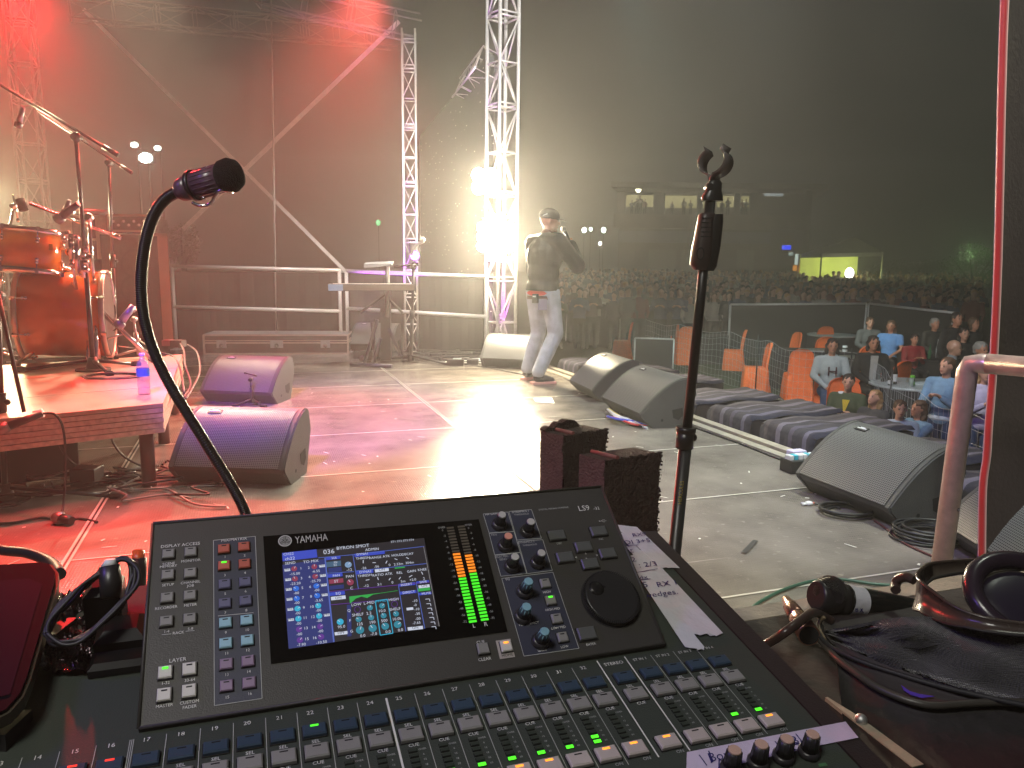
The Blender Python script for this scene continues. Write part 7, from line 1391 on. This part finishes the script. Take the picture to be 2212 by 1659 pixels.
can(o1 + Vc((.66, -.3, .745)), white_mark, "white cup beside the hoodie woman's shoulder", .05, .12)

# ---- striped covers in front of the stage
def stripe_mat():
    m = bpy.data.materials.new("striped_blanket"); m.use_nodes = True; t = m.node_tree; b = t.nodes["Principled BSDF"]; b.inputs["Roughness"].default_value = .9
    tc = t.nodes.new("ShaderNodeTexCoord"); sx_ = t.nodes.new("ShaderNodeSeparateXYZ"); t.links.new(tc.outputs["UV"], sx_.inputs[0])
    r = t.nodes.new("ShaderNodeValToRGB"); r.color_ramp.interpolation = 'CONSTANT'; el = r.color_ramp.elements
    stops = [(0, (.012, .012, .03)), (.13, (.085, .08, .13)), (.2, (.015, .015, .03)), (.38, (.05, .045, .08)), (.45, (.012, .012, .025)), (.6, (.1, .09, .13)), (.68, (.018, .015, .028)), (.84, (.04, .033, .045)), (.91, (.013, .013, .028))]
    el[0].position = 0; el[0].color = (*stops[0][1], 1); el[1].position = stops[1][0]; el[1].color = (*stops[1][1], 1)
    for p, c in stops[2:]: e = el.new(p); e.color = (*c, 1)
    fr = t.nodes.new("ShaderNodeMath"); fr.operation = 'FRACT'; t.links.new(sx_.outputs[0], fr.inputs[0]); t.links.new(fr.outputs[0], r.inputs[0]); t.links.new(r.outputs[0], b.inputs["Base Color"])
    n = t.nodes.new("ShaderNodeTexNoise"); n.inputs["Scale"].default_value = 9; bp = t.nodes.new("ShaderNodeBump"); bp.inputs["Strength"].default_value = .5; bp.inputs["Distance"].default_value = .03; t.links.new(tc.outputs["Object"], n.inputs[0]); t.links.new(n.outputs[0], bp.inputs["Height"]); t.links.new(bp.outputs[0], b.inputs["Normal"]); return m
sm_ = stripe_mat(); dk = cm("dark_brown_cloth", (.028, .022, .025), .9, bump=.3, bscale=10, var=.3)
labs = ("striped blanket covered box farthest along the stage front", "striped box between the farthest one and the yellowish fence light", "striped box behind the wedge with the wire bundle", "striped box right behind the foreground microphone stand", "striped box with a rumpled front corner flap", "striped box left of the nearest wedge monitor", "striped box behind the nearest wedge monitor", "striped box under the standing boy, beside the railing post")
for i, b0 in enumerate((7.75, 6.95, 6.15, 5.33, 4.6, 3.93, 3.22, 2.5)):
    b1 = b0 + .56; zt = .12 + .012 * (i % 3); a0, a1 = 3.375, 4.2
    t = thing("covered_subwoofer", ST(a0 + .5, b0 + .25, G0), labs[i], "covered speaker", "striped blanket covered boxes at the stage front")
    n = 16; prof = [(a0, -.75), (a0 - .008, -.3), (a0, zt - .05), (a0 + .02, zt - .012), (a0 + .05, zt)] + [(lerp(a0 + .05, a1, k / 8), zt + .012 * math.sin(k * 1.3 + i)) for k in range(1, 9)]
    vs = []; fs = []; m = len(prof); uv = []
    for k in range(n + 1):
        for (a_, z_) in prof: vs.append(ST(a_, lerp(b0, b1, k / n), z_ - (.02 if k in (0, n) else 0) + .004 * math.sin(k * 2 + a_ * 9))); uv.append((k / n, a_))
    for k in range(n):
        for q in range(m - 1): fs.append((k * m + q, k * m + q + 1, (k + 1) * m + q + 1, (k + 1) * m + q))
    g = MB(); g.add(vs, [f[::-1] for f in fs], sm_, True); o = g.build("striped_blanket", t); ul = o.data.uv_layers.new(name="UVMap")
    for p in o.data.polygons:
        for li in p.loop_indices: ul.data[li].uv = uv[o.data.loops[li].vertex_index]
    g = MB(); flr2 = lambda A0, A1, Bq, Br, z0, z1: g.hexa([ST(A0, Bq, z0), ST(A1, Bq, z0), ST(A1, Br, z0), ST(A0, Br, z0), ST(A0, Bq, z1), ST(A1, Bq, z1), ST(A1, Br, z1), ST(A0, Br, z1)], dk)
    flr2(a0 + .012, a1 - .01, b0 + .004, b1 - .004, G0, zt - .03); g.build("dark_cover", t)
# ---- net
net_m = cm("net_cord", (.5, .52, .54), .7)
npx = [(1395, 690), (1500, 707), (1600, 722), (1700, 747), (1780, 756), (1840, 762), (1882, 768), (1905, 790), (1965, 832), (2040, 868), (2130, 905)]
nt_ = [onz(x, y, -.12) for x, y in npx]; nt_ = smooth_path(nt_, 6); t = thing("crowd_net", Vc((nt_[30].x, nt_[30].y, G0)), "white cord safety net strung between striped boxes and audience", "net")
acc = [0]; 
for i in range(1, len(nt_)): acc.append(acc[-1] + (nt_[i] - nt_[i - 1]).length)
def at(s):
    for i in range(1, len(acc)):
        if acc[i] >= s: return lerp(nt_[i - 1], nt_[i], (s - acc[i - 1]) / (acc[i] - acc[i - 1]))
    return nt_[-1]
L = acc[-1]; g = MB(); ns = int(L / .125); rr = .0018
hs = lambda s: -.12 - .07 * math.sin(s * 1.7) ** 2
tops = [at(L * k / ns) for k in range(ns + 1)]
for k, p in enumerate(tops):
    s = L * k / ns; zt = hs(s); g.tube([Vc((p.x, p.y, G0 + .02)), Vc((p.x + .02 * math.sin(k), p.y, (zt + G0) / 2)), Vc((p.x, p.y, zt))], rr, net_m, 4, smooth=False)
for r in range(9):
    pts = [Vc((p.x, p.y, lerp(hs(L * k / ns), G0 + .02, r / 8) - .012 * math.sin(k * .8 + r))) for k, p in enumerate(tops)]; g.tube(pts, rr * (1.8 if r == 0 else 1), net_m, 4, smooth=False)
g.build("net_mesh", t); g = MB()
for k in range(0, ns + 1, max(1, ns // 5)): p = tops[k]; g.tube([Vc((p.x, p.y, G0)), Vc((p.x, p.y, -.05))], .012, blkm, 8)
g.build("net_post", t)
# ---- fences
ff = mat("fence_frame", (.5, .5, .52), .5, .4); fc = cm("fence_cloth", (.016, .017, .02), .85, bump=.2, bscale=4)
def fence(a, b, label, r=.03, z0=G0):
    t = thing("fence_panel", Vc((a.x, a.y, G0)), label, "fence", "black clothed fence panels"); d = (b - a); n = Vc((-d.y, d.x, 0)).normalized() * .01
    g = MB(); A, B = Vc((a.x, a.y, G0)), Vc((b.x, b.y, G0)); g.hexa([A - n, B - n, B + n, A + n, a - n, b - n, b + n, a + n], fc); g.build("cloth_panel", t)
    g = MB(); g.tube([a, b], r, ff, 8); g.tube([A, a], r, ff, 8); g.tube([B, b], r, ff, 8); g.build("pale_frame", t)
fence(ony(1578, 658, 20.6), ony(1872, 656, 20.2), "long black fence panel in the middle behind the orange chairs"); fence(ony(1878, 656, 20.1), ony(2060, 676, 17.2), "black fence panel turning towards the curtain behind the tables")
fence(ony(1456, 663, 21.5), ony(1448, 700, 18.2) * 1 if 0 else ony(1344, 661, 21.8), "black fence panel left of the foreground microphone stand")
fence(ony(1340, 662, 21.9), ony(1225, 640, 24.5), "hazy fence panel receding behind the singer")
g = MB(); a, b_ = onz(1370, 730, G0 + .5), onz(1450, 733, G0 + .5); fence(ony(1372, 730, 16.5), ony(1456, 733, 16.2), "low pale topped barrier in front of the net at the left", .02)
# ---- distant crowd
fig_m = [cm("crowd_skin", (.36, .22, .17), .7)]; cc = [cm("crowd_cloth_%d" % i, c, .9) for i, c in enumerate(((.03, .03, .035), (.06, .05, .05), (.12, .02, .02), (.05, .07, .12), (.22, .21, .2), (.04, .05, .03), (.09, .06, .04)))]; ch_ = [h_dk, h_br, h_bl]
def crowd_proto(i, hands_up=False):
    random.seed(50 + i); t = thing("crowd_person", (0, 0, 0), "", "person", "standing crowd beyond the fences"); g = MB()
    g.ell((0, 0, 1.2), (.2, .13, .3), blk, 10, 8); g.ell((0, 0, .95), (.17, .13, .2), blk, 10, 8); cap_(g, (-.1, 0, .9), (-.1, 0, .1), .09, .06); cap_(g, (.1, 0, .9), (.1, 0, .1), .09, .06); cap_(g, (0, 0, 1.4), (0, .01, 1.56), .06, .055); g.ell((0, .01, 1.64), (.08, .1, .115), blk, 12, 8); g.ell((0, .105, 1.62), (.015, .02, .02), blk, 6, 5)
    ar = [((-.2, 0, 1.4), (-.26, .05, 1.12), (-.2, .2, .95)), ((.2, 0, 1.4), (.26, .05, 1.12), (.2, .2, .95))]
    if hands_up: ar[1] = ((.2, 0, 1.4), (.27, .12, 1.55), (.2, .2, 1.85))
    elif i % 2: ar = [((-.2, 0, 1.4), (-.26, .1, 1.15), (-.03, .28, 1.3)), ((.2, 0, 1.4), (.26, .1, 1.15), (.03, .28, 1.3))]
    for a_, b, c in ar: cap_(g, a_, b, .055, .045); cap_(g, b, c, .045, .035)
    vs, fs = remesh(g, .035, 2); b = MB(); me_c = cc[i % len(cc)]
    b.add(vs, [], fig_m[0]); 
    for f in fs:
        z = sum(vs[k].z for k in f) / len(f); y = sum(abs(vs[k].x) for k in f) / len(f); isskin = z > 1.5 or (z > 1.2 and sum(vs[k].y for k in f) / len(f) > .24) or (hands_up and z > 1.5)
        b.f.append(f); b.mi.append(b.m(fig_m[0] if isskin else (me_c if z > .92 else blackc))); b.sm.append(True)
    b.build("body", t); b = MB(); b.ell((0, -.02, 1.69), (.092, .105, .085), ch_[i % 3], 10, 8)
    if i in (1, 4): b.ell((0, -.07, 1.55), (.09, .05, .16), ch_[i % 3], 8, 6)
    b.build("hair", t); return t
protos = [crowd_proto(i, i == 6) for i in range(7)]; placed = [False] * 7; random.seed(21)
pts = []
for row in range(13):
    d = 21.5 + row * 1.35 + row * row * .12
    n = int(26 + row * 1.2)
    for k in range(n):
        px = lerp(1215, 2135, (k + random.uniform(-.3, .3) + .5 * (row % 2)) / n); pts.append((px, d + random.uniform(-.4, .4), row))
pts = [p for p in pts if 1180 < p[0] < 2140 and not (1545 > p[0] > 1475 and 0)][:296]
LOOK = ("charcoal", "dark brown", "dark red", "navy blue", "pale grey", "dark green", "brown"); HR = ("dark", "brown", "blond")
NTH = ("first", "second", "third", "fourth", "fifth", "sixth", "seventh", "eighth", "ninth", "tenth", "eleventh", "twelfth", "thirteenth")
ZN = ((1240, "right beside the singer"), (1290, "a bit right of the singer"), (1345, "left of first window"), (1385, "below the first window"), (1430, "between first windows"), (1475, "below the second window"), (1520, "left of foreground stand"), (1560, "behind foreground stand"), (1610, "right of foreground stand"), (1655, "below the sign band's end"), (1700, "left of blue sign"), (1750, "below the drinks fridges"), (1800, "left below the marquee"), (1845, "below the marquee's peak"), (1900, "right below the marquee"), (1950, "just right of the marquee"), (2010, "left below the dark tree"), (2070, "right of the dark tree"), (2300, "beside the side curtain"))
def zone(x): return next(n for m_, n in ZN if x < m_)
cnt = {}
for px, d, row in sorted(pts, key=lambda p: (p[2], p[0])):
    i = random.choice((0, 1, 2, 3, 4, 5, 0, 1, 3, 4, 6) if row > 1 else (0, 1, 2, 3, 4, 5)); q = ony(px, 620, d); p = Vc((q.x, d, G0 + max(0, row - 5) * .06)); rz = R_(random.uniform(150, 200)); sc = random.uniform(.9, 1.07)
    cnt[row] = cnt.get(row, 0) + 1; LBC = "%s topped spectator, %s hair, %s crowd row, %s" % (LOOK[i], HR[i % 3], NTH[row], zone(px))
    if not placed[i]: placed[i] = True; o = protos[i]; o.location = p; o.rotation_euler = (0, 0, rz); o.scale = (sc,) * 3; o["label"] = LBC
    else: dup(protos[i], p, rz, LBC, sc)
_s = {}
for o in list(bpy.data.objects):
    if o.parent is None and o.name.startswith("crowd_person"): _s.setdefault(o["label"], []).append(o)
for lb, os_ in _s.items():
    os_.sort(key=lambda o: o.location.x / o.location.y)
    if 1 < len(os_) < 4:
        for o, w_ in zip(os_, ("left one", "right one") if len(os_) == 2 else ("left one", "middle one", "right one")): o["label"] = " ".join((lb.replace("topped spectator", "top") if len(lb.split()) > 14 else lb).split() + [w_])
for i in range(7):
    if not placed[i]: protos[i].location = Vc((9, 23 + i, G0)); protos[i]["label"] = LBC
# crowd too deep to tell apart: heads only as one mass
random.seed(5); g = MB()
for k in range(900):
    d = random.uniform(42, 56); px = random.uniform(1180, 2160); q = ony(px, 600, d); z = G0 + 1.65 + (d - 42) * .03 + random.uniform(-.15, .1)
    g.ell((q.x, d, z), (.1, .1, .13), random.choice(fig_m + ch_), 6, 5); g.ell((q.x, d, z - .45), (.24, .15, .32), random.choice(cc), 6, 5)
tag(g.build("far_crowd"), "deep crowd too far away to tell people apart", "crowd", kind="stuff")

# ---- clubhouse building with lit windows
by = 62.0; bw = cm("building_wall", (.16, .14, .13), .9, var=.2, vscale=.5); bw2 = cm("balcony_band", (.22, .19, .17), .9, var=.3, vscale=.8)
def bx(x0, y0, x1, y1, yy, dep, mt, g): fbox(x0, y0, x1, y1, yy, dep, mt, g)
A = ony(1560, 600, by); t = thing("clubhouse", Vc((A.x, by, G0)), "two storey clubhouse with lit upper windows and a long balcony beyond the crowd", "building")
g = MB(); W_L, W_R = 1332, 1752
wins = [(1352, 419, 1412, 447), (1436, 420, 1506, 450), (1518, 420, 1524, 450), (1548, 421, 1586, 448), (1600, 422, 1619, 448)]
xs = [W_L] + [v for w in wins for v in (w[0], w[2])] + [W_R]
for i in range(0, len(xs), 2): bx(xs[i], 400, xs[i + 1], 466, by, 1.0, bw, g)
for w in wins: bx(w[0], 400, w[2], w[1], by, 1.0, bw, g); bx(w[0], w[3], w[2], 466, by, 1.0, bw, g)
bx(W_L, 466, W_R, 640, by + 1.2, 8, bw, g); g.build("wall", t)
g = MB(); bx(1320, 397, 1792, 404, by - 3.5, 13, cm("roof_edge", (.2, .18, .17)), g); g.build("roof", t)
g = MB(); bx(1325, 466, 1752, 492, by - 2.6, .3, bw2, g); g.build("balcony", t)
g = MB(); bx(1335, 502, 1665, 523, by - .4, .3, cm("sign_band", (.2, .19, .23)), g); g.build("sign_band", t)
gw = emis("window_glow", (.75, .68, .3), .5); fr_ = cm("window_frame", (.35, .33, .2))
for w in wins:
    g = MB(); bx(*w, by + .9, .1, gw, g); wd = g.build("window", t)
    g = MB(); m = (w[0] + w[2]) / 2
    if w[2] - w[0] > 10: bx(m - .6, w[1], m + .6, w[3], by + .8, .08, fr_, g)
    bx(w[0], w[1], w[2], w[1] + 1.2, by + .8, .08, fr_, g); bx(w[0], w[1], w[0] + 1.2, w[3], by + .8, .08, fr_, g); g.build("frame", wd)
for x in (1520, 1740): g = MB(); bx(x, 404, x + 3, 640, by - 2.5, .3, bw, g); g.build("balcony_post", t)
g = MB(); bx(1650, 418, 1692, 423, by - 1.5, .2, emis("tube_light", (.5, .62, .65), .45), g); g.build("tube_light", t)
for x, w_ in ((1400, 60), (1470, 40), (1590, 40)): g = MB(); bx(x, 540, x + w_, 590, by + 1.1, .15, cm("dim_door", (.2, .2, .17)), g); g.build("ground_door", t)
random.seed(14)
BAL = ((1375, 440), (1383, 434), (1393, 441), (1365, 443), (1478, 440), (1492, 444), (1560, 443), (1573, 438), (1604, 442), (1612, 441), (1452, 446), (1536, 446))
for k, (x, y) in enumerate(BAL):
    q = ony(x, y - 8, by - 1.2); zf_ = ony(x, 466, by - 1.2).z; o = dup(protos[k % 6], Vc((q.x, by - 1.2, zf_ - .0)), R_(180), "dark figure standing on the clubhouse balcony, %s in the list from the left end" % 0 if 0 else "dark balcony figure at the lit clubhouse windows, the %s one counting from the left" % NTH[sorted(v[0] for v in BAL).index(x)], min(1.3, (q.z - zf_) / 1.62)); o["group"] = "figures on the clubhouse balcony"
for (x, y, d, s, c, e, nm, lb) in ((1379, 408, 60, .22, (1, .95, .6), 9, "wall_lamp", "round warm lamp above the first lit clubhouse window"), (1262, 497, 50, .14, (.85, 1, .85), 14, "distant_lamp", "left of the row of small white lights right of the singer's hand"), (1276, 495, 50, .1, (.85, 1, .85), 12, "distant_lamp", "middle of the row of small white lights right of the singer's hand"), (1304, 497, 50, .14, (.85, 1, .85), 14, "distant_lamp", "right of the row of small white lights right of the singer's hand"), (1296, 526, 50, .1, (1, 1, .9), 8, "distant_lamp", "single small light below the row of white lights"), (817, 481, 40, .13, (.1, .8, .3), 1.2, "exit_light", "tiny green light far behind the left railing"), (1835, 590, 44, .26, (.95, 1, .8), 9, "torch_light", "bright white light among the crowd before the pale tent"), (1524, 636, 34, .13, (.8, 1, .85), 7, "phone_light", "small bright phone light right of the foreground stand pole"), (2113, 482 + 42, 55, .1, (.7, .8, 1), 1, "distant_lamp", "faint single light at the right above the dark trees") if 0 else (1451, 494, 60, .01, (1, 1, 1), 1, "distant_lamp", "x"), (1868, 522 + 46, 50, .12, (1, .8, .5), 6, "distant_lamp", "x")):
    if lb == "x": continue
    q = ony(x, y, d); g = MB(); g.ell(q, (s, s * .6, s * 1.2), emis("%s_%d_%d" % (nm, x, y), c, e), 10, 8); g.tube([q + Vc((0, s * .7, 0)), Vc((q.x, q.y + s * .7, G0))], .012, blkm, 6); one(g, nm, lb, "light")
t = thing("fridge_display", ony(1722, 575, 50), "glowing drinks fridges with a bright blue sign under the clubhouse", "fridge"); g = MB(); bx(1703, 545, 1714, 552, 50, .4, emis("fridge_white", (.5, .65, .6), .5), g); bx(1716, 549, 1727, 572, 50, .4, emis("fridge_white2", (.7, .85, .75), .8), g); g.build("fridge_body", t)
g = MB(); bx(1689, 530, 1709, 539, 49.5, .3, emis("blue_sign", (.01, .05, 1.0), 1.3), g); g.build("blue_sign", t); g = MB(); bx(1712, 573, 1722, 585, 49.5, .3, emis("orange_cans", (1, .35, .02), .6), g); bx(1725, 573, 1733, 587, 49.5, .3, emis("orange_cans", (1, .35, .02), .6), g); g.build("orange_cans", t)
# tent
ty = 46; t = thing("marquee_tent", Vc((ony(1842, 600, ty).x, ty, G0)), "pale peaked marquee tent glowing yellow green inside", "tent"); rf = cm("tent_canvas", (.6, .57, .5), .8)
pk_ = ony(1848, 512, ty + 1.7); cs = [ony(1775, 548, ty), ony(1908, 545, ty), None, None]; cs[2] = cs[1] + Vc((.1, 3.6, 0)); cs[3] = cs[0] + Vc((0, 3.6, 0))
g = MB(); g.add([pk_] + cs, [(0, 1, 2), (0, 2, 3), (0, 3, 4), (0, 4, 1)], rf); dz = UP * -.22; g.add(cs + [c + dz for c in cs], [(0, 4, 5, 1), (1, 5, 6, 2), (2, 6, 7, 3), (3, 7, 4, 0)], rf); g.build("canopy", t)
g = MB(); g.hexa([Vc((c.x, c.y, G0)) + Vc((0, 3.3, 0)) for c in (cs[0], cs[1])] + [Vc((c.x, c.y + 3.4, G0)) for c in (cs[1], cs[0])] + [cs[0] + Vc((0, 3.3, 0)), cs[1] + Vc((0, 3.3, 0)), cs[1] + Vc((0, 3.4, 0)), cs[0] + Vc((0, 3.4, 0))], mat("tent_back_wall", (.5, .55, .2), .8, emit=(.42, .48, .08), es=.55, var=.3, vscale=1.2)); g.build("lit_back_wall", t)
for c in cs: g = MB(); g.tube([Vc((c.x, c.y, G0)), c], .05, steel, 8); g.build("pole", t)
for k, (x, d) in enumerate(((1800, 45), (1812, 45.5), (1843, 45), (1866, 45), (1878, 46))): q = ony(x, 600, d); o = dup(protos[k % 6], Vc((q.x, d, G0 + .35)), R_(180 + k * 20), "silhouetted figure before the glowing marquee, %s from the left" % NTH[k], 1.05); o["group"] = "figures at the tent"
# trees
def tree(px, top, w, y, seed, col, label):
    random.seed(seed); m = cm("leaves_%d" % seed, col, .8, var=.4, vscale=2); c = ony(px, top, y); t = thing("tree", Vc((c.x, y, G0)), label, "tree"); hgt = c.z - G0; r = w
    g = MB(); g.tube([Vc((c.x, y, G0)), Vc((c.x + .1, y, G0 + hgt * .35)), Vc((c.x, y, G0 + hgt * .7))], [.22, .16, .07], cm("bark", (.06, .045, .03)), 8)
    for k in range(5): a = k * 1.3; g.tube([Vc((c.x, y, G0 + hgt * .35)), Vc((c.x + r * .6 * math.cos(a), y + r * .6 * math.sin(a), G0 + hgt * (.6 + .05 * k)))], [.09, .03], M["bark"], 6)
    g.build("trunk", t); g = MB(); cl = [(Vc((random.uniform(-1, 1), random.uniform(-1, 1), random.uniform(-.6, .9))), random.uniform(.35, .6)) for _ in range(12)]
    vs = []; fs = []
    for k in range(2600):
        q, rr = random.choice(cl); d = Vc((random.gauss(0, 1), random.gauss(0, 1), random.gauss(0, 1))).normalized() * rr * random.uniform(.5, 1.05); p = Vc((c.x, y, G0 + hgt * .62)) + Vc(((q.x + d.x) * r, (q.y + d.y) * r, (q.z + d.z) * hgt * .26)); a = Vc((random.gauss(0, 1), random.gauss(0, 1), random.gauss(0, 1))).normalized(); b = a.orthogonal().normalized(); s = random.uniform(.08, .2); n = len(vs); vs += [p, p + a * s, p + a * s * .5 + b * s * .5, p - b * s * .3]; fs.append((n, n + 1, n + 2, n + 3))
    g.add(vs, fs, m); g.build("crown", t)
tree(2112, 520, 1.9, 48, 3, (.07, .13, .05), "green lit tree or bush at the far right beside the curtain"); tree(1960, 560, 2.6, 75, 5, (.03, .04, .02), "dark low tree in the night behind the marquee"); tree(2060, 555, 2.4, 70, 6, (.03, .04, .02), "dark tree right of the marquee beneath the night sky")
tree(388, 452, 1.3, 48, 9, (.09, .11, .03), "yellowish dim tree behind the drape near the amplifiers")
# ---- haze
hz = bpy.data.materials.new("haze"); hz.use_nodes = True; t_ = hz.node_tree; t_.nodes.clear(); out = t_.nodes.new("ShaderNodeOutputMaterial"); pv = t_.nodes.new("ShaderNodeVolumePrincipled"); pv.inputs["Color"].default_value = (.9, .9, .9, 1); pv.inputs["Density"].default_value = HAZE; pv.inputs["Anisotropy"].default_value = .57; t_.links.new(pv.outputs[0], out.inputs["Volume"])
g = MB(); g.box((0, 45, 6), (150, 110, 16.5), hz); h_ = g.build("haze"); h_["kind"] = "stuff"; h_["label"] = "thin stage smoke and night haze filling the air"; h_["category"] = "haze"
